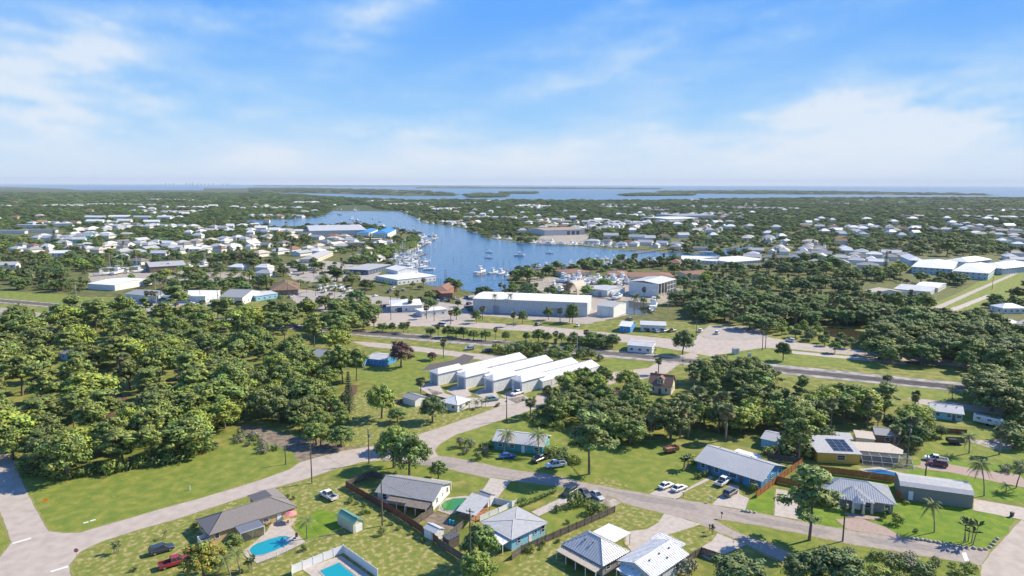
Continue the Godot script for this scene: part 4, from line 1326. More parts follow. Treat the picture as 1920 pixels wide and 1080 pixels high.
func small_things() -> void:
	for p in POOLS:
		var q := outline(p[2], 0.0)
		var mid := Vector2.ZERO
		for a in q: mid += a / q.size()
		var o := thing("swimming_pool", p[1], "swimming pool", Vector3(mid.x, 0, mid.y))
		var loc := PackedVector2Array()
		for a in q: loc.append(a - mid)
		var wide := Geometry2D.offset_polygon(loc, 0.35, Geometry2D.JOIN_ROUND)[0]
		var c := MB.new()
		for i in wide.size():
			var a := Vector3(wide[i].x, 0.16, wide[i].y)
			var b := Vector3(wide[(i + 1) % wide.size()].x, 0.16, wide[(i + 1) % wide.size()].y)
			var ai := a * Vector3(0.94, 1, 0.94)
			var bi := b * Vector3(0.94, 1, 0.94)
			c.quad(a, b, bi, ai); c.quad(b, a, a * Vector3(1, 0, 1), b * Vector3(1, 0, 1)); c.quad(ai, bi, bi * Vector3(1, 0, 1), ai * Vector3(1, 0, 1))
		part(o, "coping", c.mesh(M.concrete))
		var wb := MB.new()
		wb.prism(loc, 0, 0.115, false)
		part(o, "water", wb.mesh(M[p[3]]))
		if p[3] == "pool_water":
			for i in 3:
				var sb := MB.new()
				sb.box(Vector3(4.0 - i * 0.2, 0.1 + i * 0.05, -2.2 - i * 0.35), Vector3(2.6, 0.08, 0.34), Basis(Vector3.UP, deg_to_rad(25)))
				part(o, "step", sb.mesh(M.paint))
	for d in DECKS:
		sheet(d[0], d[1], 0.085, M[d[2]])
	# canopies
	canopy("carport", "flat weathered white carport roof over a terracotta floor", "carport", CARPORT, 2.6, M.r_pale, 0.2, M.dark_steel)
	var ct := canopy("carport", "white peaked carport over machinery beside the pyramid-roofed house", "carport", TENT, 2.6, M.r_bright, 0.25, M.steel, 0.9)
	# patio umbrella, table, chairs
	var at := V(SPOTS.umbrella)
	var o := thing("patio_umbrella", "faded pink patio umbrella on the pool deck", "umbrella", at)
	var u := MB.new()
	for i in 8:
		var a := TAU * i / 8
		var b := TAU * (i + 1) / 8
		u.tri(Vector3(cos(b) * 1.4, 2.1, sin(b) * 1.4), Vector3(cos(a) * 1.4, 2.1, sin(a) * 1.4), Vector3(0, 2.65, 0))
	part(o, "canopy", u.mesh(M.pink))
	u = MB.new()
	u.tube(Vector3.ZERO, Vector3(0, 2.65, 0), 0.03, 0.03, 5)
	part(o, "pole", u.mesh(M.dark_steel))
	for i in SPOTS.chairs.size() / 2:
		var c := thing("patio_chair", "dark metal patio chair standing on the pale pool deck", "chair", Vector3(SPOTS.chairs[2 * i], 0.085, SPOTS.chairs[2 * i + 1]), i * 1.3, "patio chairs on the pool deck")
		var s := MB.new()
		s.box(Vector3(0, 0.45, 0), Vector3(0.55, 0.06, 0.55))
		part(c, "seat", s.mesh(M.dark_steel))
		s = MB.new()
		s.box(Vector3(0, 0.8, -0.27), Vector3(0.55, 0.65, 0.05), Basis(Vector3.RIGHT, -0.15))
		part(c, "backrest", s.mesh(M.wood_red))
		for q in [[-1, -1], [1, -1], [-1, 1], [1, 1]]:
			s = MB.new()
			s.tube(Vector3(q[0] * 0.24, 0, q[1] * 0.24), Vector3(q[0] * 0.24, 0.43, q[1] * 0.24), 0.02, 0.02, 4)
			part(c, "leg", s.mesh(M.dark_steel))
	# signs
	o = thing("stop_sign", "red octagonal stop sign at the street corner", "road sign", V(SPOTS.stop), 0.35)
	u = MB.new(); u.tube(Vector3.ZERO, Vector3(0, 2.6, 0), 0.035, 0.035, 5)
	part(o, "post", u.mesh(M.steel))
	for k in 2:
		u = MB.new()
		var r := 0.46 - k * 0.05
		var z := 0.05 + k * 0.012
		for i in 8:
			var a := TAU * (i + 0.5) / 8
			var b := TAU * (i + 1.5) / 8
			u.tri(Vector3(0, 2.5, z), Vector3(cos(a) * r, 2.5 + sin(a) * r, z), Vector3(cos(b) * r, 2.5 + sin(b) * r, z))
		if k == 0:
			for i in 8:
				var a := TAU * (i + 0.5) / 8
				var b := TAU * (i + 1.5) / 8
				u.quad(Vector3(cos(a) * r, 2.5 + sin(a) * r, z), Vector3(cos(b) * r, 2.5 + sin(b) * r, z), Vector3(cos(b) * r, 2.5 + sin(b) * r, z - 0.02), Vector3(cos(a) * r, 2.5 + sin(a) * r, z - 0.02))
				u.tri(Vector3(0, 2.5, z - 0.02), Vector3(cos(b) * r, 2.5 + sin(b) * r, z - 0.02), Vector3(cos(a) * r, 2.5 + sin(a) * r, z - 0.02))
		part(o, ["border", "face"][k], u.mesh(M.paint if k == 0 else M.red))
	var tm := TextMesh.new()
	tm.text = "STOP"
	var sf := SystemFont.new()
	sf.font_names = PackedStringArray(["Droid Sans"])
	sf.font_weight = 700
	tm.font = sf
	tm.font_size = 28
	tm.pixel_size = 0.0095
	tm.depth = 0.008
	tm.material = M.paint
	part(o, "lettering", tm, Vector3(0, 2.5, 0.07))
	o = thing("warning_sign", "orange diamond warning sign on the grassy corner lot", "road sign", V(SPOTS.diamond), 0.5)
	u = MB.new(); u.tube(Vector3.ZERO, Vector3(0, 2.4, 0), 0.035, 0.035, 5)
	part(o, "post", u.mesh(M.steel))
	u = MB.new(); u.box(Vector3(0, 2.3, 0.05), Vector3(0.95, 0.95, 0.02), Basis(Vector3.BACK, PI / 4))
	part(o, "face", u.mesh(M.orange))
	o = thing("standpipe", "short white standpipe in the grassy corner lot", "standpipe", V(SPOTS.hydrant))
	u = MB.new(); u.tube(Vector3.ZERO, Vector3(0, 0.95, 0), 0.13, 0.13, 8)
	part(o, "pipe", u.mesh(M.paint))
	u = MB.new(); u.tube(Vector3(0, 0.95, 0), Vector3(0, 1.1, 0), 0.18, 0.1, 8)
	part(o, "cap", u.mesh(M.paint))
	for i in SPOTS.mail.size() / 2:
		o = thing("mailbox", ["dark mailbox on a post beside the driveway island", "dark mailbox on a post at the verge fork", "pale mailbox on the sandy verge before the blue house", "mailbox by the parked white sedans"][i], "mailbox", Vector3(SPOTS.mail[2 * i], 0, SPOTS.mail[2 * i + 1]), 0.6 * i)
		u = MB.new(); u.box(Vector3(0, 0.6, 0), Vector3(0.1, 1.2, 0.1))
		part(o, "post", u.mesh(M.pole_wood))
		u = MB.new(); u.box(Vector3(0, 1.3, 0), Vector3(0.25, 0.28, 0.5)); u.tube(Vector3(0, 1.44, -0.25), Vector3(0, 1.44, 0.25), 0.125, 0.125, 8)
		part(o, "box", u.mesh(M.dark_steel if i < 2 else M.paint))
	o = thing("trash_bin", "black wheeled trash bin at the driveway by the barn", "trash bin", V(SPOTS.bin), 0.4)
	u = MB.new(); u.hexa([Vector3(-0.25, 0.1, 0.25), Vector3(0.25, 0.1, 0.25), Vector3(0.25, 0.1, -0.25), Vector3(-0.25, 0.1, -0.25), Vector3(-0.33, 1.05, 0.35), Vector3(0.33, 1.05, 0.35), Vector3(0.33, 1.05, -0.35), Vector3(-0.33, 1.05, -0.35)])
	part(o, "body", u.mesh(M.dark_steel))
	u = MB.new(); u.box(Vector3(0, 1.09, 0), Vector3(0.7, 0.07, 0.76)); part(o, "lid", u.mesh(M.dark_steel))
	u = MB.new(); u.tube(Vector3(-0.3, 0.12, -0.25), Vector3(0.3, 0.12, -0.25), 0.12, 0.12, 8); part(o, "wheel", u.mesh(M.tyre))
	for i in 2:
		o = thing("plastic_barrel", "blue plastic barrel in the small yard beside the carport", "barrel", V(SPOTS.barrel) + Vector3(i * 0.75, 0, i * 0.3), 0, "blue barrels")
		u = MB.new(); u.tube(Vector3.ZERO, Vector3(0, 0.45, 0), 0.27, 0.31, 10); u.tube(Vector3(0, 0.45, 0), Vector3(0, 0.95, 0), 0.31, 0.26, 10)
		part(o, "drum", u.mesh(M.turq))
		u = MB.new(); u.tube(Vector3(0, 0.95, 0), Vector3(0, 1.0, 0), 0.2, 0.2, 10); part(o, "lid", u.mesh(M.turq))
	trailer("utility_trailer", "wooden-sided utility trailer with a load at the edge of the vacant lot", V(SPOTS.cart), deg_to_rad(28), M.wood_red, M.wood_red)
	trailer("utility_trailer", "black dump trailer parked on grass below the gravel drive", V(SPOTS.trailer), deg_to_rad(-5), M.dark_steel, M.dark_steel)
	# travel trailer
	o = thing("travel_trailer", "old white travel trailer with a dirty roof beside the turquoise house", "trailer", V(SPOTS.rv), deg_to_rad(-50))
	u = MB.new(); u.loft(rings_ok([ring(-4.0, 1.2, 0.6, 2.9, 0.2), ring(3.2, 1.2, 0.6, 2.9, 0.2), ring(4.0, 1.15, 0.8, 2.3, 0.2)])); part(o, "body", u.mesh(M.w_white))
	u = MB.new(); u.box(Vector3(-0.3, 2.93, 0), Vector3(7.0, 0.06, 2.0)); part(o, "roof", u.mesh(M.r_old))
	for s in [-1, 1]:
		u = MB.new(); u.tube(Vector3(0, 0.4, s * 1.2 - 0.1), Vector3(0, 0.4, s * 1.2 + 0.1), 0.4, 0.4, 10); part(o, "wheel", u.mesh(M.tyre))
		for x in [-2.5, 0.5]:
			var wm := window_mesh(1.2, 0.7)
			var w := part(o, "window", wm[0], Vector3(x, 2.0, s * 1.22), 0.0 if s > 0 else PI)
			part(w, "pane", wm[1])
	# boulders round the bright lawn
	rng.seed = 77
	for i in SPOTS.rocks.size() / 2:
		o = thing("boulder", "pale boulder in the row edging the bright lawn corner", "boulder", Vector3(SPOTS.rocks[2 * i], 0, SPOTS.rocks[2 * i + 1]), rng.randf() * TAU, "boulders edging the lawn")
		u = MB.new(); u.ball(Vector3(0, 0.18, 0), Vector3(rng.randf_range(0.35, 0.6), rng.randf_range(0.25, 0.4), rng.randf_range(0.3, 0.45)), 7, 5)
		part(o, "rock", u.mesh(M.stone))
	for i in SPOTS.lids.size() / 2:
		o = thing("drain_cover", "white concrete drain cover set in the grassy corner lot", "drain cover", Vector3(SPOTS.lids[2 * i], 0.01, SPOTS.lids[2 * i + 1]), 0.7, "drain covers in the lot")
		u = MB.new(); u.box(Vector3(0, 0.03, 0), Vector3(1.1, 0.08, 0.5)); u.box(Vector3(0, 0.08, 0), Vector3(0.9, 0.03, 0.35)); part(o, "slab", u.mesh(M.paint))
	# painted stop lines
	for f in SPOTS.bars: sheet("stop_line", f, 0.055, M.paint, 0.0)
	crossing_signal("railway crossing signal with raised gate on the cottage side", V(SPOTS.x1), 0.5)
	crossing_signal("railway crossing signal with raised gate on the highway side", V(SPOTS.x2), 3.4)
	for i in 2:
		o = thing("signal_cabinet", ["large grey railway signal cabinet on the highway lawn", "small pale railway cabinet on the highway lawn"][i], "cabinet", Vector3(SPOTS.cab[2 * i], 0, SPOTS.cab[2 * i + 1]), 0.4)
		u = MB.new(); u.box(Vector3(0, 1.3 - i * 0.5, 0), Vector3(2.6 - i * 1.4, 2.6 - i, 2.0 - i)); part(o, "housing", u.mesh(M.w_silver))
		u = MB.new(); u.box(Vector3(0, 2.65 - i, 0), Vector3(2.8 - i * 1.4, 0.12, 2.2 - i)); part(o, "roof", u.mesh(M.steel))
		u = MB.new(); u.box(Vector3(0, 1.2 - i * 0.5, 1.02 - i * 0.5), Vector3(0.9, 2.0 - i, 0.04)); part(o, "door", u.mesh(M.door_grey))
	for f in DOCKS:
		var a := Vector3(f[0], 0, f[1])
		var b := Vector3(f[2], 0, f[3])
		o = thing("dock", "weathered wooden dock on piles along the basin shore", "dock", (a + b) / 2, atan2(-(b - a).z, (b - a).x), "wooden docks of the basin")
		u = MB.new(); u.box(Vector3(0, 0.9, 0), Vector3(a.distance_to(b), 0.2, 2.2)); part(o, "deck", u.mesh(M.dock))
		var n := clampi(int(a.distance_to(b) / 5), 2, 14)
		for i in n:
			for s in [-1, 1]:
				u = MB.new(); u.tube(Vector3(0, -0.2, 0), Vector3(0, 2.2, 0), 0.16, 0.14, 6)
				part(o, "pile", u.mesh(M.pole_wood), Vector3((float(i) / (n - 1) - 0.5) * a.distance_to(b), 0, s * 1.25))
	for i in PILES.size() / 2:
		o = thing("mooring_pile", "wooden mooring pile standing in the basin water", "mooring pile", Vector3(PILES[2 * i], 0, PILES[2 * i + 1]), 0, "mooring piles in the basin")
		u = MB.new(); u.tube(Vector3(0, -0.3, 0), Vector3(0, 3.2, 0), 0.17, 0.14, 6); part(o, "shaft", u.mesh(M.pole_wood))
		u = MB.new(); u.tube(Vector3(0, 3.2, 0), Vector3(0, 3.45, 0), 0.2, 0.02, 6); part(o, "cap", u.mesh(M.paint))

func trailer(called: String, label: String, at: Vector3, turn: float, side: Material, cargo: Material) -> void:
	var o := thing(called, label, "trailer", at, turn)
	var u := MB.new()
	u.box(Vector3(0, 0.7, 0), Vector3(4.4, 0.15, 2.0)); u.tube(Vector3(2.2, 0.65, 0), Vector3(3.6, 0.55, 0), 0.06, 0.05, 5)
	part(o, "chassis", u.mesh(M.dark_steel))
	for s in [-1, 1]:
		u = MB.new()
		for k in 4: u.box(Vector3(0, 0.9 + k * 0.24, s * 1.0), Vector3(4.4, 0.2, 0.06))
		for k in 5: u.box(Vector3(-2.1 + k * 1.05, 1.25, s * 1.05), Vector3(0.1, 1.0, 0.06))
		part(o, "side_board", u.mesh(side))
		u = MB.new(); u.box(Vector3(s * 2.2, 1.25, 0), Vector3(0.06, 0.95, 1.94)); part(o, "end_board", u.mesh(side))
		for x in [-0.5, 0.5]:
			u = MB.new(); u.tube(Vector3(x, 0.36, s * 1.0 - 0.1), Vector3(x, 0.36, s * 1.0 + 0.1), 0.36, 0.36, 10); part(o, "wheel", u.mesh(M.tyre))
	u = MB.new(); u.box(Vector3(-0.6, 1.1, 0), Vector3(2.4, 0.6, 1.5)); u.box(Vector3(1.0, 1.0, 0.2), Vector3(1.0, 0.5, 1.2))
	part(o, "cargo", u.mesh(cargo))

# ------------------------------------------------------------------ far houses and the wooded land
const KIND_WORDS := {"tallpine": "bare-trunked pine", "pine": "olive-green pine", "broadleaf": "green leafy tree", "dark": "dark green tree", "bright": "bright yellow-green tree", "sabal": "cabbage palm", "bush": "green bush", "brightbush": "bright green bush", "greybush": "grey-green bush"}
const BOAT_KINDS := ["console", "cruiser", "sportfish", "sail"]
var spots := {}   # house places in a coarse grid, for keeping trees off them

func size_words(h: float, wide: float, bush: bool) -> String:
	var a := "tall " if h > (2.6 if bush else 11.0) else "low " if h < (1.9 if bush else 8.5) else ""
	return a + ("wide " if wide > 1.2 else "narrow " if wide < 0.9 else "round ")

func note_house(x: float, z: float, r: float) -> void:
	var d := Vector2(x, z)
	var back := -d.normalized()
	var n := int(clampf(d.length() * 0.024, 9.0, 46.0) / 8.0) + 1
	for i in n + 1:
		var p := d + back * (i * 8.0)
		var k := Vector2i(floori(p.x / 24.0), floori(p.y / 24.0))
		if not spots.has(k): spots[k] = []
		spots[k].append(Vector3(p.x, p.y, r if i == 0 else r * 0.68))

func blocked(p: Vector2, r: float) -> bool:
	var k := Vector2i(floori(p.x / 24.0), floori(p.y / 24.0))
	for i in range(-1, 2):
		for j in range(-1, 2):
			for s in spots.get(k + Vector2i(i, j), []):
				if p.distance_to(Vector2(s.x, s.y)) < s.z + r: return true
	return false

func far_house(kind: String, roof_mat: String, wall_mat: String, near := false) -> Node3D:
	var key := "fh%s%s%s%s" % [kind, roof_mat, wall_mat, near]
	if not cache.has(key):
		var o := Node3D.new()
		o.name = "distant_house"
		shell(o, kind, 14, 9, 3.2, 2.0, M[wall_mat])
		roof(o, kind, 14, 9, 3.2, 2.0, 0.6, M[roof_mat], 0)
		if near:
			for x in [-4.5, 0.0, 4.5]: opening(o, "f", x, 1.0, 1.6, 1.2, 14, 9)
			opening(o, "r", 0, 1.0, 1.4, 1.2, 14, 9); opening(o, "l", 0, 1.0, 1.4, 1.2, 14, 9)
		cache[key] = o
	return cache[key]

func far_houses() -> void:
	const WORDS := {"r_white": "white", "r_bright": "bright white", "r_pale": "pale grey", "r_grey": "grey", "r_cream": "cream", "r_terra": "terracotta", "r_brown": "brown", "r_shingle": "dark shingled"}
	rng.seed = 31
	for m in MID:
		var c := copy_of(far_house(m[5], m[6], m[7], Vector2(m[0], m[1]).length() < 900.0), Vector3(m[0], 0, m[1]), deg_to_rad(m[4] + rng.randf_range(-12, 12)), "", "", Vector3(m[2] / 14.0, 1.15 if Vector2(m[0], m[1]).length() < 900.0 else 1.5, m[3] / 9.0))
		var far := Vector2(m[0], m[1]).length() > 1100.0
		tag(c, "%s house with %s %s roof %s" % ["far" if far else "low", WORDS[m[6]], {"hip": "hip", "gable": "gable", "flat": "flat"}[m[5]], "among treetops " + ("west" if m[0] < -250.0 else "east" if m[0] > 250.0 else "north") + " of the basin" if far else "among trees behind the " + ("boatyard road" if m[0] < 0 else "near basin shore" if m[0] < 300.0 else "inlet")], "house", "houses spread around the basin")
		note_house(m[0], m[1], maxf(m[2], m[3]) * 0.55)
	for m in CARS: note_house(m[3], m[4], 2.5)
	for f in BOATS:
		for m in f[2]: note_house(m[1], m[2], 4.0)
	for k in HOUSES: note_house(HOUSES[k].x, HOUSES[k].z, maxf(HOUSES[k].L, HOUSES[k].W) * 0.6)
	var basin := outline(BASIN, 0)
	var sea := outline(SEA, 0)
	# rows of houses along short streets, the nearer ones as things, the rest as one mass
	var clear := []
	for f in CLEAR: clear.append(outline(f, 0))
	var found := []
	for k in 150:
		var z := -560.0 * pow(6.2, rng.randf())
		var x := rng.randf_range(-0.80, 0.80) * -z
		var way := Vector2.from_angle(deg_to_rad((22.0 if rng.randf() < 0.6 else -68.0) + rng.randf_range(-5, 5)))
		for i in rng.randi_range(3, 9):
			for s in [-1, 1]:
				var p: Vector2 = Vector2(x, z) + way * (i * 23.0 + rng.randf_range(-4, 4)) + way.orthogonal() * s * rng.randf_range(13, 17)
				if p.y > (-620.0 if p.x > 0.0 else -500.0) or rng.randf() < 0.14: continue
				var bad := Geometry2D.is_point_in_polygon(p, basin) or Geometry2D.is_point_in_polygon(p, sea) or blocked(p, 5.0)
				for q in clear: bad = bad or Geometry2D.is_point_in_polygon(p, q)
				for a in 6: bad = bad or Geometry2D.is_point_in_polygon(p + Vector2.from_angle(TAU * a / 6) * 16.0, basin)
				if bad: continue
				found.append([p.length(), p, -way.angle() + (PI / 2 if rng.randf() < 0.3 else 0.0)])
				note_house(p.x, p.y, 7.5)
	found.sort_custom(func(a, b): return a[0] < b[0])
	var rest := {}
	for k in found.size():
		var p: Vector2 = found[k][1]
		var rm: String = ["r_bright", "r_white", "r_pale", "r_cream", "r_white", "r_pale", "r_bright", "r_grey", "r_shingle", "r_terra", "r_white"][rng.randi() % 11]
		var kd: String = ["hip", "gable", "hip"][rng.randi() % 3]
		var sx := rng.randf_range(0.85, 1.35)
		var grow := Vector3(sx, rng.randf_range(1.0, 1.3), sx * rng.randf_range(0.9, 1.15))
		if k < 165:
			var c := copy_of(far_house(kd, rm, "w_white"), Vector3(p.x, 0, p.y), found[k][2], "", "", grow)
			tag(c, "small house with %s %s roof in the wooded suburb %s the basin" % [WORDS[rm], kd, "west of" if p.x < 0.25 * p.y else "beyond" if p.x < -0.1 * p.y else "east of"], "house", "small houses in the wooded suburbs")
		else:
			var key := kd + " " + rm
			if not rest.has(key): rest[key] = []
			rest[key].append(Transform3D(Basis(Vector3.UP, found[k][2]).scaled_local(grow), Vector3(p.x, 0, p.y)))
	var mass := Node3D.new()
	mass.name = "far_suburb"
	add_child(mass)
	tag(mass, "far suburb of tiny pale roofs among trees toward the sea", "suburb", "", "stuff")
	for key in rest:
		var s: PackedStringArray = key.split(" ")
		var am := ArrayMesh.new()
		for ch in far_house(s[0], s[1], "w_white").get_children():
			am.add_surface_from_arrays(Mesh.PRIMITIVE_TRIANGLES, ch.mesh.surface_get_arrays(0))
			am.surface_set_material(am.get_surface_count() - 1, ch.mesh.surface_get_material(0))
		var mm := MultiMesh.new()
		mm.transform_format = MultiMesh.TRANSFORM_3D
		mm.mesh = am
		mm.instance_count = rest[key].size()
		for i in mm.instance_count: mm.set_instance_transform(i, rest[key][i])
		var mi := MultiMeshInstance3D.new()
		mi.name = "roofs"
		mi.multimesh = mm
		mass.add_child(mi, true)
		mi.set_meta("kind", "stuff")
	print("suburb ", found.size())

func joined(kind: String, variant: int) -> ArrayMesh:
	var key := "joined%s%d" % [kind, variant]
	if not cache.has(key):
		var m := tree_meshes(kind, variant)
		var r := ArrayMesh.new()
		for a in m:
			r.add_surface_from_arrays(Mesh.PRIMITIVE_TRIANGLES, a.surface_get_arrays(0))
			r.surface_set_material(r.get_surface_count() - 1, a.surface_get_material(0))
		cache[key] = r
	return cache[key]

func wooded_land() -> void:
	var clear := []
	for f in CLEAR: clear.append(outline(f, 0))
	var basin := outline(BASIN, 0)
	var sea := outline(SEA, 0)
	var isl := []
	for f in ISL: isl.append(outline(f, 0))
	var gaps := FastNoiseLite.new()
	gaps.seed = 8; gaps.frequency = 0.011; gaps.fractal_octaves = 3
	var hue := FastNoiseLite.new()
	hue.seed = 18; hue.frequency = 0.006; hue.fractal_octaves = 2
	var put := {}
	rng.seed = 99
	# near edge, far edge, spacing, width scale, height scale
	for ringd in [[330.0, 700.0, 8.4, 0.95, 0.78], [700.0, 1500.0, 9.4, 0.95, 0.62], [1500.0, 2600.0, 13.5, 1.4, 0.66], [2600.0, 5200.0, 25.0, 2.8, 0.85]]:
		var step: float = ringd[2]
		var z := -float(ringd[0])
		while z > -float(ringd[1]):
			var half := -z * 0.80 + 30.0
			var x := -half
			while x < half:
				var p := Vector2(x + rng.randf_range(-0.5, 0.5) * step, z + rng.randf_range(-0.5, 0.5) * step)
				x += step
				var gn := gaps.get_noise_2d(p.x, p.y)
				var d := p.length()
				if gn < -0.24 and d < 1900.0: continue
				if d < 950.0 and rng.randf() < 0.16: continue
				if Geometry2D.is_point_in_polygon(p, basin): continue
				if d > 2200.0 and Geometry2D.is_point_in_polygon(p, sea): continue
				if d < 1400.0:
					var hit := false
					for q in clear.size():
						if Geometry2D.is_point_in_polygon(p, clear[q]):
							hit = q == 0 or q > 3 or rng.randf() > 0.5
							break
					if hit: continue
				if blocked(p, step * 0.32): continue
				var r := rng.randf()
				var kind := "broadleaf"
				if r < 0.20: kind = "dark"
				elif r < 0.30: kind = "pine"
				elif r < 0.37: kind = "bright"
				elif r < 0.54 and d < 950.0: kind = "sabal"
				elif r < 0.56 and d < 950.0: kind = "coconut"
				var v := rng.randi() % 4
				if kind == "sabal" or kind == "coconut": v = v % 2
				if d > 1500.0: v = v % 3
				var q3 := rng.randf()
				var w: float = ringd[3] * lerpf(0.5, 1.55, q3 * q3)
				var h: float = ringd[4] * (lerpf(0.45, 1.25, q3 * q3) + rng.randf_range(-0.1, 0.15))
				if kind == "pine": h *= 0.8
				if kind == "sabal" or kind == "coconut":
					w = rng.randf_range(0.9, 1.2); h = rng.randf_range(0.8, 1.15)
				var key := "%s %d" % [kind, v]
				if not put.has(key): put[key] = [[], []]
				put[key][0].append(Transform3D(Basis(Vector3.UP, rng.randf() * TAU).scaled(Vector3(w, h, w)), Vector3(p.x, 0, p.y)))
				var t := 0.92 + 0.3 * hue.get_noise_2d(p.x, p.y) + rng.randf_range(-0.28, 0.28)
				put[key][1].append(Color(t * rng.randf_range(0.78, 1.12), t, t * rng.randf_range(0.8, 1.4)))
			z -= step
	for k in isl.size():
		var poly: PackedVector2Array = isl[k]
		var lo := poly[0]
		var hi := poly[0]
		for a in poly:
			lo = lo.min(a); hi = hi.max(a)
		var n := 420 if k < 5 else 260
		var done := 0
		for i in n * 14:
			if done >= n: break
			var p := Vector2(rng.randf_range(lo.x, hi.x), rng.randf_range(lo.y, hi.y))
			if not Geometry2D.is_point_in_polygon(p, poly): continue
			done += 1
			var s := p.length() / 4200.0
			var key := "broadleaf %d" % (rng.randi() % 3)
			put[key][0].append(Transform3D(Basis(Vector3.UP, rng.randf() * TAU).scaled(Vector3(5.0 * s, 1.1 * rng.randf_range(0.7, 1.2), 5.0 * s)), Vector3(p.x, 0.5, p.y)))
			put[key][1].append(Color(0.9, 0.9, 0.95))
	var mass := Node3D.new()
	mass.name = "woodland"
	add_child(mass)
	tag(mass, "wooded land of green treetops spreading to the sea", "woodland", "", "stuff")
	var total := 0
	for key in put:
		var s: PackedStringArray = key.split(" ")
		var mm := MultiMesh.new()
		mm.transform_format = MultiMesh.TRANSFORM_3D
		mm.use_colors = true
		mm.mesh = joined(s[0], int(s[1]))
		mm.instance_count = put[key][0].size()
		for i in mm.instance_count:
			mm.set_instance_transform(i, put[key][0][i])
			mm.set_instance_color(i, put[key][1][i])
		total += mm.instance_count
		var mi := MultiMeshInstance3D.new()
		mi.name = "treetops"
		mi.multimesh = mm
		mass.add_child(mi, true)
		mi.set_meta("kind", "stuff")
	print("woodland ", total)

func grass_tufts() -> void:
	rng.seed = 5
	var tuft := MB.new()
	for i in 9:
		var a := rng.randf() * TAU
		var b := Vector3(rng.randf_range(-0.3, 0.3), 0, rng.randf_range(-0.3, 0.3))
		tuft.col = vary(Color(0.30, 0.31, 0.05), 0.3)
		tuft.tri(b, b + Vector3(cos(a), 0, sin(a)) * 0.1, b + Vector3(cos(a + 1.2) * 0.15, rng.randf_range(0.05, 0.15), sin(a + 1.2) * 0.15))
	var xs := []
	var cs := []
	var weeds := FastNoiseLite.new()
	weeds.frequency = 0.09; weeds.fractal_octaves = 3
	for s in SHEETS:
		if s[0] != "lawn": continue
		var p := outline(s[1], 0)
		var lo := p[0]
		var hi := p[0]
		for a in p:
			lo = lo.min(a); hi = hi.max(a)
		if lo.y < -230.0: continue
		var n := int((hi.x - lo.x) * (hi.y - lo.y) * 0.5)
		for i in mini(n, 5000):
			var q := Vector2(rng.randf_range(lo.x, hi.x), rng.randf_range(lo.y, hi.y))
			if not Geometry2D.is_point_in_polygon(q, p) or weeds.get_noise_2d(q.x, q.y) < 0.12: continue
			var k := rng.randf_range(0.4, 1.0)
			xs.append(Transform3D(Basis(Vector3.UP, rng.randf() * TAU).scaled(Vector3(k, k * rng.randf_range(0.6, 1.2), k)), Vector3(q.x, s[2], q.y)))
			var t := rng.randf_range(0.7, 1.2)
			cs.append(Color(t * rng.randf_range(0.9, 1.25), t, t))
	var mm := MultiMesh.new()
	mm.transform_format = MultiMesh.TRANSFORM_3D
	mm.use_colors = true
	mm.mesh = tuft.mesh(M.leaf)
	mm.instance_count = xs.size()
	for i in xs.size():
		mm.set_instance_transform(i, xs[i]); mm.set_instance_color(i, cs[i])
	var mi := MultiMeshInstance3D.new()
	mi.name = "grass"
	mi.multimesh = mm
	add_child(mi)
	tag(mi, "short tufted grass on the lawns and lots", "grass", "", "stuff")

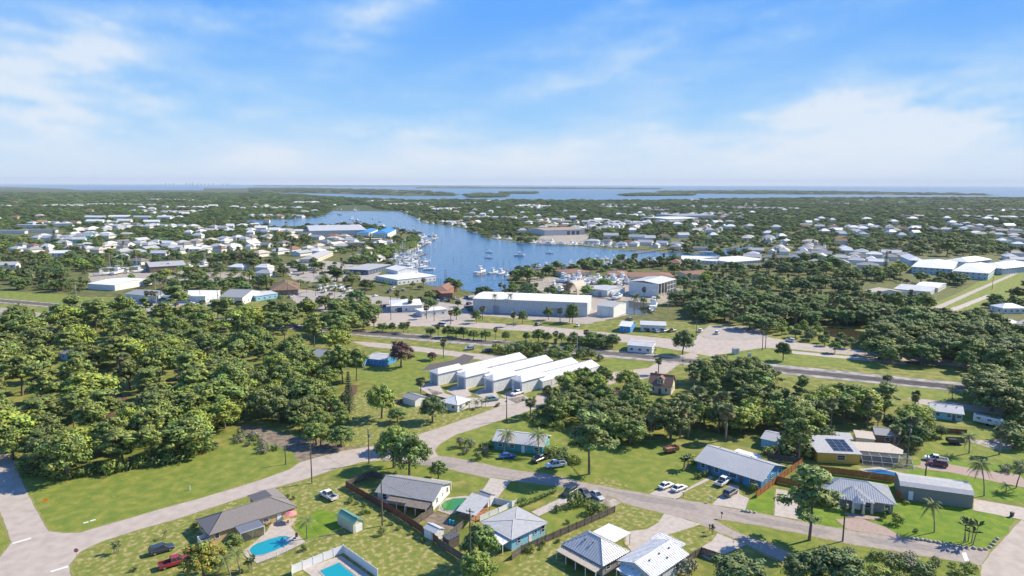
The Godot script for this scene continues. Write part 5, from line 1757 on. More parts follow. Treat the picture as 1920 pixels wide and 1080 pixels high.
# ------------------------------------------------------------------ the scene
func _ready() -> void:
	rng.seed = 1
	camera_and_light()
	materials()
	# land and water
	var g := MB.new()
	g.quad(Vector3(-40000, 0, 3000), Vector3(40000, 0, 3000), Vector3(40000, 0, -45000), Vector3(-40000, 0, -45000))
	var go := MeshInstance3D.new()
	go.name = "ground"
	go.mesh = g.mesh(M.ground)
	add_child(go)
	go.set_meta("kind", "structure")
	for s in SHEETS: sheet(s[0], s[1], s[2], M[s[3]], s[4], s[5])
	for f in ISL: sheet("island_ground", f, 0.9, M.farfloor, 0.0)
	# buildings
	var made := {}
	for k in HOUSES: made[k] = house(HOUSES[k])
	extras_on_houses(made)
	for k in STORAGE.size(): storage_building(k, STORAGE[k])
	for k in ["warehouse", "whitework", "smallwork", "opensheds", "bluewhse"]:
		var d: Dictionary = HOUSES[k]
		var rb := MB.new()
		for i in int(d.L / 2.2) + 1:
			for s in [-1, 1]: rb.box(Vector3(-d.L / 2 + 0.1 + i * (d.L - 0.2) / int(d.L / 2.2), d.e / 2, s * (d.W / 2 + 0.03)), Vector3(0.12, d.e, 0.06))
		part(made[k], "wall_rib", rb.mesh(M.w_silver)).set_meta("kind", "stuff")
		var gt := MB.new()
		gt.box(Vector3(0, d.e - 0.05, d.W / 2 + 0.32), Vector3(d.L + 0.4, 0.2, 0.2))
		part(made[k], "gutter", gt.mesh(M.trim))
	hangar()
	far_houses()
	for t in TOWERS:
		var o := thing("distant_tower", "faint far tower block on the horizon shore", "tower", Vector3(t[0], 0.6, t[1]), 0, "tower blocks on the horizon")
		var mb := MB.new()
		mb.box(Vector3(0, t[2] / 2, 0), Vector3(t[3], t[2], t[3] * 0.7)); part(o, "shaft", mb.mesh(M.w_silver))
		mb = MB.new(); mb.box(Vector3(0, t[2] + 3, 0), Vector3(t[3] * 0.6, 6, t[3] * 0.4)); part(o, "roof_house", mb.mesh(M.w_silver))
	# things
	railway()
	for f in FENCES: fence(f[0], f[1], f[2], M[f[3]], f[4])
	for p in POLES: utility_pole(p[7], Vector3(p[0], 0, p[1]), p[2], p[3] == 1, p[4], p[5], p[6] == 1)
	for w in WIRES: wire(w[7], Vector3(w[0], w[1], w[2]), Vector3(w[3], w[4], w[5]), w[6])
	for c in CARS: car(c[0], c[1], c[2], c[6], Vector3(c[3], 0.05, c[4]), c[5], c[7])
	for f in BOATS:
		for b in f[2]: tag(copy_of(boat(BOAT_KINDS[b[0]]), Vector3(b[1], b[4], b[2]), deg_to_rad(b[3]), "", "", Vector3.ONE * b[5]), f[0], "sailboat" if b[0] == 3 else "boat", f[1])
	small_things()
	hedge("clipped green hedge along the narrow concrete driveway", HEDGES[0], 1.2, 1.2)
	hedge("broad green hedge beside the round clipped bushes", HEDGES[1], 1.8, 2.0)
	hedge("low hedge between the white privacy fence and the lawn", HEDGES[2], 0.9, 0.9)
	# plants
	var turn := 0.0
	for t in TREES:
		turn += 2.4
		var unit: Array = {"broadleaf": [10.0, 10.0], "bright": [10.0, 10.0], "dark": [10.0, 10.0], "purple": [10.0, 10.0], "flower": [10.0, 10.0], "pine": [14.0, 9.5], "tallpine": [17.0, 10.5], "norfolk": [13.2, 5.6], "sabal": [8.2, 3.6], "coconut": [10.0, 7.4], "royal": [13.0, 6.6], "youngpalm": [4.0, 3.7], "banana": [5.6, 4.4], "bush": [2.0, 2.7], "brightbush": [2.0, 2.7], "greybush": [2.0, 2.7]}[t[0]]
		plant(t[0], int(turn * 10) % 4, Vector3(t[1], 0, t[2]), turn if t[0] != "coconut" else turn * 0.3, Vector3(t[4] / unit[1], t[3] / unit[0], t[4] / unit[1]), t[6], t[5], t[7], t[8])
	for w in WOODS:
		for q in w[1]:
			turn += 2.4
			var kind: String = w[0][q[0]]
			var bush := kind.ends_with("bush")
			var h: float = q[3]
			var s := h / ({"pine": 14.0, "tallpine": 15.0, "sabal": 8.2}.get(kind, 2.0 if bush else 10.0) as float)
			if kind == "sabal": s = clampf(s, 0.8, 1.2)
			plant(kind, int(turn * 10) % 4 if kind != "sabal" else int(turn * 10) % 2, Vector3(q[1], 0, q[2]), turn, Vector3(s * q[4], s, s * q[4]), {"pine": "pine_tree", "tallpine": "thin_pine_tree", "sabal": "cabbage_palm", "dark": "oak_tree", "bright": "light_green_tree"}.get(kind, "bush" if bush else "leafy_tree"), size_words(h, q[4], bush) + KIND_WORDS[kind] + " " + w[2], "shrub" if bush else "palm tree" if kind == "sabal" else "tree", w[3])
	wooded_land()
	grass_tufts()

# ------------------------------------------------------------------ where things stand, in metres
var BASIN = [-67.67,-516.9,-85.68,-569.39,-102.81,-613.15,-108.33,-669.02,-108.13,-753.39,-112.67,-831.67,-127.68,-927.52,-128.99,-994.5,-159.78,-1070.76,-211.17,-1145.19,-263.9,-1246.77,-346.41,-1227.57,-407.05,-1179.95,-504.08,-1286.97,-565.35,-1438.96,-475.88,-1465.17,-452.02,-1561.53,-454.42,-1669.73,-542.97,-2056.61,-602.73,-2413.09,-512.77,-2450.87,-428.46,-2109.31,-307.47,-1872.3,-225.4,-1573.02,-176.06,-1336.64,-100.75,-1221.76,-59.19,-1074.24,-33.69,-948.61,-0.15,-905.17,33.89,-865.58,82.17,-836.91,96.21,-816.08,135.7,-783.99,177.98,-766.39,207.92,-743.55,238.33,-786.57,284.79,-842.36,277.16,-800.54,220.19,-716.28,193.21,-690.07,170.99,-699.59,145.4,-665.19,124.2,-655.67,108.53,-688.19,83.44,-682.75,72.8,-659.08,27.7,-615.75,11.9,-603.76,-1.41,-581.41,-3.39,-532.52,0.77,-483.63,-22.69,-475.95,-35.49,-485.55,-44.43,-508.94,-51.15,-495.49,-61.04,-505.94]
var SEA = [-12698.08,-16026.08,-9172.26,-12558.44,-6131.97,-9281.28,-4593.34,-7293.14,-3304.88,-7326.68,-4668.38,-10426.02,-3916.81,-10718.76,-2098.64,-5738,-1395.36,-4479.62,-916.88,-3676.51,-673.63,-3322.43,-480.37,-3077.81,-250.38,-3202.5,-0.99,-3176.07,453.82,-3073.28,892.48,-3375.55,1518.06,-3753.94,2294.9,-3987.61,2801.79,-4047.65,3256.42,-4025.58,40000,-4000,40000,-44900,-40000,-44900,-40000,-14000]
var ISL = [[-4061.82,-10662.28,-3595.27,-11559.57,-1784.47,-8818.9,-882.55,-7077.96,-366.38,-4989.05,-363.5,-4231.28,-653.63,-4191.7,-1239.98,-4975.91,-1658.47,-5326.39,-2181.68,-5721.74],[-319.16,-4640.36,-248.03,-5278.17,-38.89,-4796.23,-38.01,-3933.87,-235.24,-3758.8],[-97.39,-6129.81,216.37,-6390.24,181.28,-5350.92,-63.71,-5309.4],[744.96,-4799.29,1023.3,-5493.6,1513,-5731.07,1228.31,-4650.38,713.84,-4378.25],[1543.57,-7368.74,2935.83,-8596.76,3636.34,-7316.39,3904.13,-5981.75,3743.94,-5247.21,3434.94,-4965.03,2585.03,-5197.65,1825.73,-5341.53,1271.7,-5851.14],[-2062.78,-14720.69,468.5,-15260.06,2903.53,-13375.29,2285.95,-10527.72,338.25,-11012.63,-1627.26,-11610.54],[-9571.84,-25664.68,-5106.4,-25255.9,-1098.25,-23397.71,-855.64,-18227.35,-4198.6,-16874.44,-6766.53,-18139.63]]
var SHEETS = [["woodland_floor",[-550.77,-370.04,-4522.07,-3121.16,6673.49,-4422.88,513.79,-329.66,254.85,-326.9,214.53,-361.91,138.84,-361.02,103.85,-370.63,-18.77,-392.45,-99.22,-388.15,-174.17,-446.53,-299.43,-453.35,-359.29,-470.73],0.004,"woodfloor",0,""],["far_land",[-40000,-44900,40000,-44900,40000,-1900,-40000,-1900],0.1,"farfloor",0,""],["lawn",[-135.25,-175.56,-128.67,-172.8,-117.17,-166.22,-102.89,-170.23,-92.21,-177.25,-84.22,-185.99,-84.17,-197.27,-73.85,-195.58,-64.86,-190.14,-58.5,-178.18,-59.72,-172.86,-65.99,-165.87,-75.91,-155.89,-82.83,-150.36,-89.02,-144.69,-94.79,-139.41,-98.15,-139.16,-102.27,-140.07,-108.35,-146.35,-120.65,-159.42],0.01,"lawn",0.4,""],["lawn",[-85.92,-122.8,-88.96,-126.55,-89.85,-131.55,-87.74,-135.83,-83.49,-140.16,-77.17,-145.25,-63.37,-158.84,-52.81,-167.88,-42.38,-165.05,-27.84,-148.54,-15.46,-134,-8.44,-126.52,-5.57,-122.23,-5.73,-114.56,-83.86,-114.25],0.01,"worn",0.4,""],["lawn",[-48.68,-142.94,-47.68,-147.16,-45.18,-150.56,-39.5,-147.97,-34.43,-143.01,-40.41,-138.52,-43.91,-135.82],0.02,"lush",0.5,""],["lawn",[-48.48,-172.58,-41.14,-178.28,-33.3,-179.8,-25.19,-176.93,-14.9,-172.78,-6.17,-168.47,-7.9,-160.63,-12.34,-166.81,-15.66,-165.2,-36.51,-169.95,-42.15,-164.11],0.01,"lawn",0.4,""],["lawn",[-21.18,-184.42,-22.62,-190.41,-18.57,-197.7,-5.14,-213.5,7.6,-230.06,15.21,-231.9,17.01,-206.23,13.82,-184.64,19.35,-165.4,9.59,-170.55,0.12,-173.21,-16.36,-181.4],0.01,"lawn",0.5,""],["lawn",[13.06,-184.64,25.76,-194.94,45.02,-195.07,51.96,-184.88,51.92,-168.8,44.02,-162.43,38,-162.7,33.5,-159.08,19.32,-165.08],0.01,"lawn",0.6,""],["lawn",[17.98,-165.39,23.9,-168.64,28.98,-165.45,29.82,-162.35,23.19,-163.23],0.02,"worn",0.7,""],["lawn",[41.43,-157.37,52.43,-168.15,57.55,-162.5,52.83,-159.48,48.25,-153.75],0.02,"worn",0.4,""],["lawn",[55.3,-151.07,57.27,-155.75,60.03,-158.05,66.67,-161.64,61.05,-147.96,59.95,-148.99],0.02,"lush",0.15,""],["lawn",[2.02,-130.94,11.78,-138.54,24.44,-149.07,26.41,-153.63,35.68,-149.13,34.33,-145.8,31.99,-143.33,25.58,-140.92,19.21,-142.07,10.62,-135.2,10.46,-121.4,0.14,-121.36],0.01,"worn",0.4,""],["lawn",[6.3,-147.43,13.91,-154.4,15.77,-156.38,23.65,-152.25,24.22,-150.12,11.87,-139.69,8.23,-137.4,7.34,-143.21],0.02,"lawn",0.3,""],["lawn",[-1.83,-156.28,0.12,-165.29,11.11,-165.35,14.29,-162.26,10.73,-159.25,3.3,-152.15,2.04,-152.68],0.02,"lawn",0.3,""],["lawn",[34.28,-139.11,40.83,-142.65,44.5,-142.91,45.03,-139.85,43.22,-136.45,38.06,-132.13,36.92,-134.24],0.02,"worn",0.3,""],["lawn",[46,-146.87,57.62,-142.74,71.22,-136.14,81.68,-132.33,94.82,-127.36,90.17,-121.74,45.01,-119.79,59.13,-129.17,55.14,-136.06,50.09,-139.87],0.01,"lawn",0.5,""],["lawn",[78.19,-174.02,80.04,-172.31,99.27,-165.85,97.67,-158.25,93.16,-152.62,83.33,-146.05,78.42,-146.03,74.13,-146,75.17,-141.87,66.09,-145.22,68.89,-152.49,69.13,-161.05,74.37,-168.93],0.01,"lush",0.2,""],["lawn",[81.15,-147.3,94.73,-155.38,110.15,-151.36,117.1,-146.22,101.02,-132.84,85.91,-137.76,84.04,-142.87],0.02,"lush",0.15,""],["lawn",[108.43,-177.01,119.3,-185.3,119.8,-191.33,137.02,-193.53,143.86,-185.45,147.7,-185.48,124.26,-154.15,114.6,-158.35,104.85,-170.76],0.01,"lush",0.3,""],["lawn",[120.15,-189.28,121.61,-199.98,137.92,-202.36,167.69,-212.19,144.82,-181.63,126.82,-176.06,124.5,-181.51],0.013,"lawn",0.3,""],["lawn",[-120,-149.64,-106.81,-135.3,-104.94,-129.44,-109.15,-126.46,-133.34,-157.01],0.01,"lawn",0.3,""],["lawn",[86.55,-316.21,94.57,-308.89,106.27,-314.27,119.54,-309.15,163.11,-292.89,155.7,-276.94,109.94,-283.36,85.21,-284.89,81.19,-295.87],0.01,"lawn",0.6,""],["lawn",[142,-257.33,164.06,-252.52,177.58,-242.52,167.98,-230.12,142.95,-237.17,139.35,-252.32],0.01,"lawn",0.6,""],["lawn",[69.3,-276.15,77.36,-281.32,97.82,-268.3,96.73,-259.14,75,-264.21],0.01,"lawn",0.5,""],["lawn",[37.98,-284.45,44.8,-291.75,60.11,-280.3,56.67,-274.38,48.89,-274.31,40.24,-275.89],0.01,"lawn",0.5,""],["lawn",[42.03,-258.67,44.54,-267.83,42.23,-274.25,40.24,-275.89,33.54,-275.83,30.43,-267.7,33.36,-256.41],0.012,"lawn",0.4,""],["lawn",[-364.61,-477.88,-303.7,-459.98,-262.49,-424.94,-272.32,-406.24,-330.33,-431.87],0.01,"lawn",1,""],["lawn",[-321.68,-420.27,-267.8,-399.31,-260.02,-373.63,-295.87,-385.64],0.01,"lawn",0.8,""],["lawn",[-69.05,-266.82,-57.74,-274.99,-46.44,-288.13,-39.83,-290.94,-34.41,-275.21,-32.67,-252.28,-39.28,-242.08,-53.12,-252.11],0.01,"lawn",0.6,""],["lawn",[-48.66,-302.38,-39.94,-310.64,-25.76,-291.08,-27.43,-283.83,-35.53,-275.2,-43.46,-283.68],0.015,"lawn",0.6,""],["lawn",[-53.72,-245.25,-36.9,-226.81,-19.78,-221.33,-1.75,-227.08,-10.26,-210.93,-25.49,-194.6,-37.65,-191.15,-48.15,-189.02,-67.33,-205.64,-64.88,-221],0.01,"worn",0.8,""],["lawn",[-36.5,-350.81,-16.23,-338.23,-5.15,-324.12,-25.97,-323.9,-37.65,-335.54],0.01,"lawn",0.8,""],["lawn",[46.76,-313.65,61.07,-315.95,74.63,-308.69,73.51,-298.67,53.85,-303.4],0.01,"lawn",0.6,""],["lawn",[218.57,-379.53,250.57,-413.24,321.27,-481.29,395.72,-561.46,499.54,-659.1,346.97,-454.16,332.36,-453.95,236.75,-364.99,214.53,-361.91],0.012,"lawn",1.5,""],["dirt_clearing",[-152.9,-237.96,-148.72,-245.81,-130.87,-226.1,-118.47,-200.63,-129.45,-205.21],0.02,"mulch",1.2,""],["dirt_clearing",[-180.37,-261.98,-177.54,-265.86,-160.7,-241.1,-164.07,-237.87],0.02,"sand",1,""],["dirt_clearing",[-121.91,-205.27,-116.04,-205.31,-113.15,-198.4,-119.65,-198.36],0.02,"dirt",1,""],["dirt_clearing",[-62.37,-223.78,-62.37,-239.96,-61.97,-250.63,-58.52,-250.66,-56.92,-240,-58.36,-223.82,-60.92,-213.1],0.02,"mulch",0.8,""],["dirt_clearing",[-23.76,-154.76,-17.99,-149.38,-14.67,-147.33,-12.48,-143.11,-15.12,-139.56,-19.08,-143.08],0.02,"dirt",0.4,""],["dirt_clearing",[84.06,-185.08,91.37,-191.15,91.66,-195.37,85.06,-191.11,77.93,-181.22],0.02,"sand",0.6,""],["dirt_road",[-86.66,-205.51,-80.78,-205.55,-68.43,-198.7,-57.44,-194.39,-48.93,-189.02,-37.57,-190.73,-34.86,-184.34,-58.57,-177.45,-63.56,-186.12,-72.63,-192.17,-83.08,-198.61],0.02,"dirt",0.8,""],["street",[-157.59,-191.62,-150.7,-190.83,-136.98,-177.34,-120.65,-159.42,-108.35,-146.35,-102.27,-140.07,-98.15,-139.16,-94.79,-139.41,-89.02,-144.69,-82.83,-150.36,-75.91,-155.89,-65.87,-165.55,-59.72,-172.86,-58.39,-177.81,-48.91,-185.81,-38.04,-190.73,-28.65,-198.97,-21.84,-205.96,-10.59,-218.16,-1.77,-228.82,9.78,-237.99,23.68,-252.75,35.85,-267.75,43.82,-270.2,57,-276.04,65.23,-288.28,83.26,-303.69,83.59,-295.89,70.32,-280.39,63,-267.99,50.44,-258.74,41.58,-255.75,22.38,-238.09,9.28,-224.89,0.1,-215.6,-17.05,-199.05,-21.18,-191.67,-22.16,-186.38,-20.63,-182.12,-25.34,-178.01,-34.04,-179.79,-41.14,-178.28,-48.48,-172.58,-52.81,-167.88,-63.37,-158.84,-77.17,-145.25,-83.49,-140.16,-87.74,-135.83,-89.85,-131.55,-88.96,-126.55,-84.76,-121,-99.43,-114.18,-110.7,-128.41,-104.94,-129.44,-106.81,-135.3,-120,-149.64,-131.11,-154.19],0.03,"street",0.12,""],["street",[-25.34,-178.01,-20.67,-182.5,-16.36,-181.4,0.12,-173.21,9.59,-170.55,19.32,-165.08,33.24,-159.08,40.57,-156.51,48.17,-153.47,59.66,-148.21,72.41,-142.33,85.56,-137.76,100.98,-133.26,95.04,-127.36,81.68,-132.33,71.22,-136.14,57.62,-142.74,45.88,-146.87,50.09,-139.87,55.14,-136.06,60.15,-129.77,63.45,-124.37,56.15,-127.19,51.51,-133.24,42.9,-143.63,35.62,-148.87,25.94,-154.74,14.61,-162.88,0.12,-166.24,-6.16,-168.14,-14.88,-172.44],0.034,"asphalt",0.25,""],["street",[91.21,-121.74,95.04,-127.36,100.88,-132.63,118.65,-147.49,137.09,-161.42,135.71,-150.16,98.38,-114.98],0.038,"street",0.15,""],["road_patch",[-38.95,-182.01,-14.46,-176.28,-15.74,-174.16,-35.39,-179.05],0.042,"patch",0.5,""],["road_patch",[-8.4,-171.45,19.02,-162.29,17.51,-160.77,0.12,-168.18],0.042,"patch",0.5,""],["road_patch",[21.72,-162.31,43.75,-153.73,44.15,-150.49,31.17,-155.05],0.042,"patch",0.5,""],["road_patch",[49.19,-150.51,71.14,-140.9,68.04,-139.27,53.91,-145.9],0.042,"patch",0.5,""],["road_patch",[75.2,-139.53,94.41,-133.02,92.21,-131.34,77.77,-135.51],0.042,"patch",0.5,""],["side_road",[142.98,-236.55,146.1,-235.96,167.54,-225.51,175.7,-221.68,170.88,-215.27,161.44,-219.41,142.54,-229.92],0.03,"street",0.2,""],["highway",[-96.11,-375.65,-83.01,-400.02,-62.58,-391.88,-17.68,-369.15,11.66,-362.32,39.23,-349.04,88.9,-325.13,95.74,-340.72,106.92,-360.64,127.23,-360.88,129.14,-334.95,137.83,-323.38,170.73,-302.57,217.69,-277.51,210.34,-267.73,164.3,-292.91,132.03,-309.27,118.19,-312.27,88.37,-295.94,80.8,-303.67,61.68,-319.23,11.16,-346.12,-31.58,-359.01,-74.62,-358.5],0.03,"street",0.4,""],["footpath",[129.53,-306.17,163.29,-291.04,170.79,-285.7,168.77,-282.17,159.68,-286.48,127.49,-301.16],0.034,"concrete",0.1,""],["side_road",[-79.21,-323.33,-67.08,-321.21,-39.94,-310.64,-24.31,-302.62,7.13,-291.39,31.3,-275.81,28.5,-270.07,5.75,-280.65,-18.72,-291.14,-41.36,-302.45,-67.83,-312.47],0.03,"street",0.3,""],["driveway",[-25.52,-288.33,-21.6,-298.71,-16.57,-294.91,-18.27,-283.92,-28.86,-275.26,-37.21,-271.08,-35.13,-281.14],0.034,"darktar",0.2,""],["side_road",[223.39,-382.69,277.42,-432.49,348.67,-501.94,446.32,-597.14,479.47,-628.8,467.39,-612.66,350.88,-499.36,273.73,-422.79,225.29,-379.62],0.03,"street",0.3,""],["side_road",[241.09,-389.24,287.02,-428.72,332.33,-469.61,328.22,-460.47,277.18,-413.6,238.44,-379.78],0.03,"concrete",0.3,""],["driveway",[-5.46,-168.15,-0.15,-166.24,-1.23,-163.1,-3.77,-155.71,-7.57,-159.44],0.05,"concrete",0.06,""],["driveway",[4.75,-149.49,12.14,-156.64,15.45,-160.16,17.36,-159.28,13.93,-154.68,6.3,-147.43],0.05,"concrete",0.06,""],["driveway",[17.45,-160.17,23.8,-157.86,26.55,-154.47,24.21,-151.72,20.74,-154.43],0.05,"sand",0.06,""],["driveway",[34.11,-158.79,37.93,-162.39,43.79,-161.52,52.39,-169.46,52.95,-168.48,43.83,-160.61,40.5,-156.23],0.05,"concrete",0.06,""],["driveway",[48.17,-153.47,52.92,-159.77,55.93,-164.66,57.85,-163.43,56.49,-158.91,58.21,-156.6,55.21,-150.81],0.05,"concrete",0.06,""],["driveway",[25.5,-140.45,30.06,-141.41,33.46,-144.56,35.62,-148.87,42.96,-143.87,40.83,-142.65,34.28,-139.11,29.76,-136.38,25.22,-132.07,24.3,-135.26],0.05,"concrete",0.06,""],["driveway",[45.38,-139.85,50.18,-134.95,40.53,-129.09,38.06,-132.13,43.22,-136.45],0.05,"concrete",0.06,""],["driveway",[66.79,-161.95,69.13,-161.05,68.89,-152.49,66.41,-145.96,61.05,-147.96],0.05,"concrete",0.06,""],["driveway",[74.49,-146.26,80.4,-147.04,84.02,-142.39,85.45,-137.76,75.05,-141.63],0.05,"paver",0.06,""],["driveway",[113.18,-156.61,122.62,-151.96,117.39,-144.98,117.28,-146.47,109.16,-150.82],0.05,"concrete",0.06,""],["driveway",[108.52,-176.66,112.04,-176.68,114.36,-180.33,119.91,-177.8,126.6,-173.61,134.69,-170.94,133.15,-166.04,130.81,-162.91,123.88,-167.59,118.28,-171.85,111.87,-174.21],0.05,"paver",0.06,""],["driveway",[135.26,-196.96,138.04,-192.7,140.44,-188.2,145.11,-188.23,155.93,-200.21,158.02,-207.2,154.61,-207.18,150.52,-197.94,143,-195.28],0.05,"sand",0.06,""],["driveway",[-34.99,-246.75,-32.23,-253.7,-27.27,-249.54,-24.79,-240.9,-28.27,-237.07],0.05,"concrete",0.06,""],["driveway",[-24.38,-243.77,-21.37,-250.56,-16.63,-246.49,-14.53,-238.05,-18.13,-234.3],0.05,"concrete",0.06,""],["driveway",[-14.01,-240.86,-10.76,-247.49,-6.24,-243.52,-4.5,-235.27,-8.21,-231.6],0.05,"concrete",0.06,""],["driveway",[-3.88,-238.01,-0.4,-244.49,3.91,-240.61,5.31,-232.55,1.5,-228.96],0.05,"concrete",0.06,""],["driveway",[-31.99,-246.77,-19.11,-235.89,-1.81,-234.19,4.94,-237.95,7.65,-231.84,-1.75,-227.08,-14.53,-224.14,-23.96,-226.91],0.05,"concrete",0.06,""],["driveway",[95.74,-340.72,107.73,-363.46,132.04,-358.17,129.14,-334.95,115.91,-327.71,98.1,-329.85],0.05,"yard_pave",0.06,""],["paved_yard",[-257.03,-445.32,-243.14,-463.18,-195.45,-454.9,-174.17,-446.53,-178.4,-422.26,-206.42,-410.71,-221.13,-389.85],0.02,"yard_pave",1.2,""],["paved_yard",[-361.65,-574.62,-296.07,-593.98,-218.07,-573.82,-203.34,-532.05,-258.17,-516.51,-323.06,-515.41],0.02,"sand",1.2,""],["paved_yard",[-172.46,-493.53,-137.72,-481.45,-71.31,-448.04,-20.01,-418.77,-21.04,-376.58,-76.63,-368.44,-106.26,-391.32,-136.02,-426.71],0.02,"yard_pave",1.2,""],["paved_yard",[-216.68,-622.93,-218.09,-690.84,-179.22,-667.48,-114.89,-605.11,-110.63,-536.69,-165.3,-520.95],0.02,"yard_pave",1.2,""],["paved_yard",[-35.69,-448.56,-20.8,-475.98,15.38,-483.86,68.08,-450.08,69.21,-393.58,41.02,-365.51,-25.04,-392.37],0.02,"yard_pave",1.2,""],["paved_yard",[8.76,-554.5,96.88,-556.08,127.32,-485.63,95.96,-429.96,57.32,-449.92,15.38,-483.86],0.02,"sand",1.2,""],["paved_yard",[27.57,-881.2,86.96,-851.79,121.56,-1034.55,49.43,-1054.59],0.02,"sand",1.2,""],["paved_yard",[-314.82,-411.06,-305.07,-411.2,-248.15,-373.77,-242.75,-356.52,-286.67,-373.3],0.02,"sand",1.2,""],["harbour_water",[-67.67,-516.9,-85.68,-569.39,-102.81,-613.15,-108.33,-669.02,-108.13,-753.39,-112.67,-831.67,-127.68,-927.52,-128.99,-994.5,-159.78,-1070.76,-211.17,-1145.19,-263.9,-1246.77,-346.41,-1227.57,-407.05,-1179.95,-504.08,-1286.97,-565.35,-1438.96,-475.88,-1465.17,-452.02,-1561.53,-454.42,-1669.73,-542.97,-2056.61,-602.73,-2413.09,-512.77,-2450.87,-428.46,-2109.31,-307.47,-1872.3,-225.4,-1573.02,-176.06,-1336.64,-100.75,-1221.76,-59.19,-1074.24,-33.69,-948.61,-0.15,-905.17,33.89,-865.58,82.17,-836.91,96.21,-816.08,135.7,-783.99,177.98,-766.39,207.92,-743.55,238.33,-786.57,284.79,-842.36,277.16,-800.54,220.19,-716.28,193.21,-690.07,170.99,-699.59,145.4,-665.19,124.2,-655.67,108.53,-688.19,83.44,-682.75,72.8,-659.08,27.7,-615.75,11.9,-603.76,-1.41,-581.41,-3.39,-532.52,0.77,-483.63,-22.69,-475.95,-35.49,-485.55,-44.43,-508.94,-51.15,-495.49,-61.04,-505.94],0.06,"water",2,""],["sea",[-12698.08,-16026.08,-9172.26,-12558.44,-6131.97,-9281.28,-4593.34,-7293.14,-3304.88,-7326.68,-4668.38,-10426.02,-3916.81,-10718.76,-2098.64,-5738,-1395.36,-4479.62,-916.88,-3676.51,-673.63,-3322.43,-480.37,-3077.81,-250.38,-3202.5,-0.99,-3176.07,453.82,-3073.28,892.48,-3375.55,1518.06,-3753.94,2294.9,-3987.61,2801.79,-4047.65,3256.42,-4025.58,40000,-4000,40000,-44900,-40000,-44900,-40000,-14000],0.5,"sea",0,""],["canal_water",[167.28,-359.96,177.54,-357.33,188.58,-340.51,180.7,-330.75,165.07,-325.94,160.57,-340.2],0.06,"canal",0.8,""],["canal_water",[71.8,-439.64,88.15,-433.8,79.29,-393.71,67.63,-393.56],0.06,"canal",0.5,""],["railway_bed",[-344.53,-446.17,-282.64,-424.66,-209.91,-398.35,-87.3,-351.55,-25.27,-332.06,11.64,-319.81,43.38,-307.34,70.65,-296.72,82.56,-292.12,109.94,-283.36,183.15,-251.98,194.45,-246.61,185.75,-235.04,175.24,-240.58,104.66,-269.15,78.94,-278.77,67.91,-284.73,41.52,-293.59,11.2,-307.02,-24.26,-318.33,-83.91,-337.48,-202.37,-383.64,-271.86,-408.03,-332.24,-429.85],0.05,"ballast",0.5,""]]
var TRACK = [[-339.82,-439.91,-278.95,-418.97,-86.04,-346.31,11.49,-315.43,69.47,-291.53,107.55,-276.92,179.57,-246.83,190.97,-241.99],[-335.99,-434.82,-275.95,-414.34,-85.27,-343.1,11.38,-312.23,68.84,-288.77,106.46,-274.01,177.49,-243.83,188.56,-238.78]]
var POOLS = [["the paved deck beside the tan house","kidney turquoise pool with white steps sunk in the pale deck behind the tan house",[-54.82,-132.33,-53.83,-130.89,-52.72,-130.28,-51.22,-130.69,-49.36,-132.36,-47.76,-134.28,-47.46,-135.8,-48,-137.13,-48.91,-137.8,-50.42,-137.79,-52.22,-136.66,-54.21,-134.9,-54.86,-133.6],"pool_water"],["","small rectangular turquoise pool inside the white vinyl fence",[-37.94,-124.67,-34.97,-127.56,-29.96,-122.13,-31.99,-117.75],"pool_deep"],["","green oval swimming pool behind a dark mesh fence beside the white house",[-16.82,-152.59,-16.25,-154.52,-14.18,-155.93,-11.34,-156.23,-10.24,-155.39,-11.56,-152.07,-13.66,-149.92,-15.94,-150.18],"pool_green"],["","dark blue pool inside the screen cage of the yellow house",[94.89,-173.42,99.39,-173.79,102.38,-171.42,102.86,-169.75,99.33,-169.73],"pool_blue"]]
var DECKS = [["pool_deck",[-56.03,-131.7,-54.85,-135.99,-54.01,-140.07,-54.25,-144.13,-53.19,-145.62,-49.2,-146.14,-49.41,-142.21,-46.39,-138.26,-44.08,-135.6,-48.25,-130.1,-51.39,-127.3,-54.46,-129.66],"concrete"],["pool_deck",[-41.7,-125.22,-35.12,-130.36,-26.85,-122.14,-31.57,-116.08],"concrete"],["pool_deck",[-17.42,-149.9,-17.29,-153.4,-15.79,-156.49,-11.04,-157.67,-8.98,-155.96,-11.21,-150.73,-14.1,-147.84],"concrete"],["pool_deck",[93.51,-174.11,100.33,-175.55,104.85,-170.76,102.26,-167.46,95.98,-170.05],"concrete"],["carport_floor",[-12.45,-147.34,-9.25,-156.24,-4.36,-153.47,-8,-144.85],"terracotta_floor"],["porch_floor",[78.19,-149.35,85.23,-147.32,83.81,-145.8,77.81,-147.28],"paver"]]
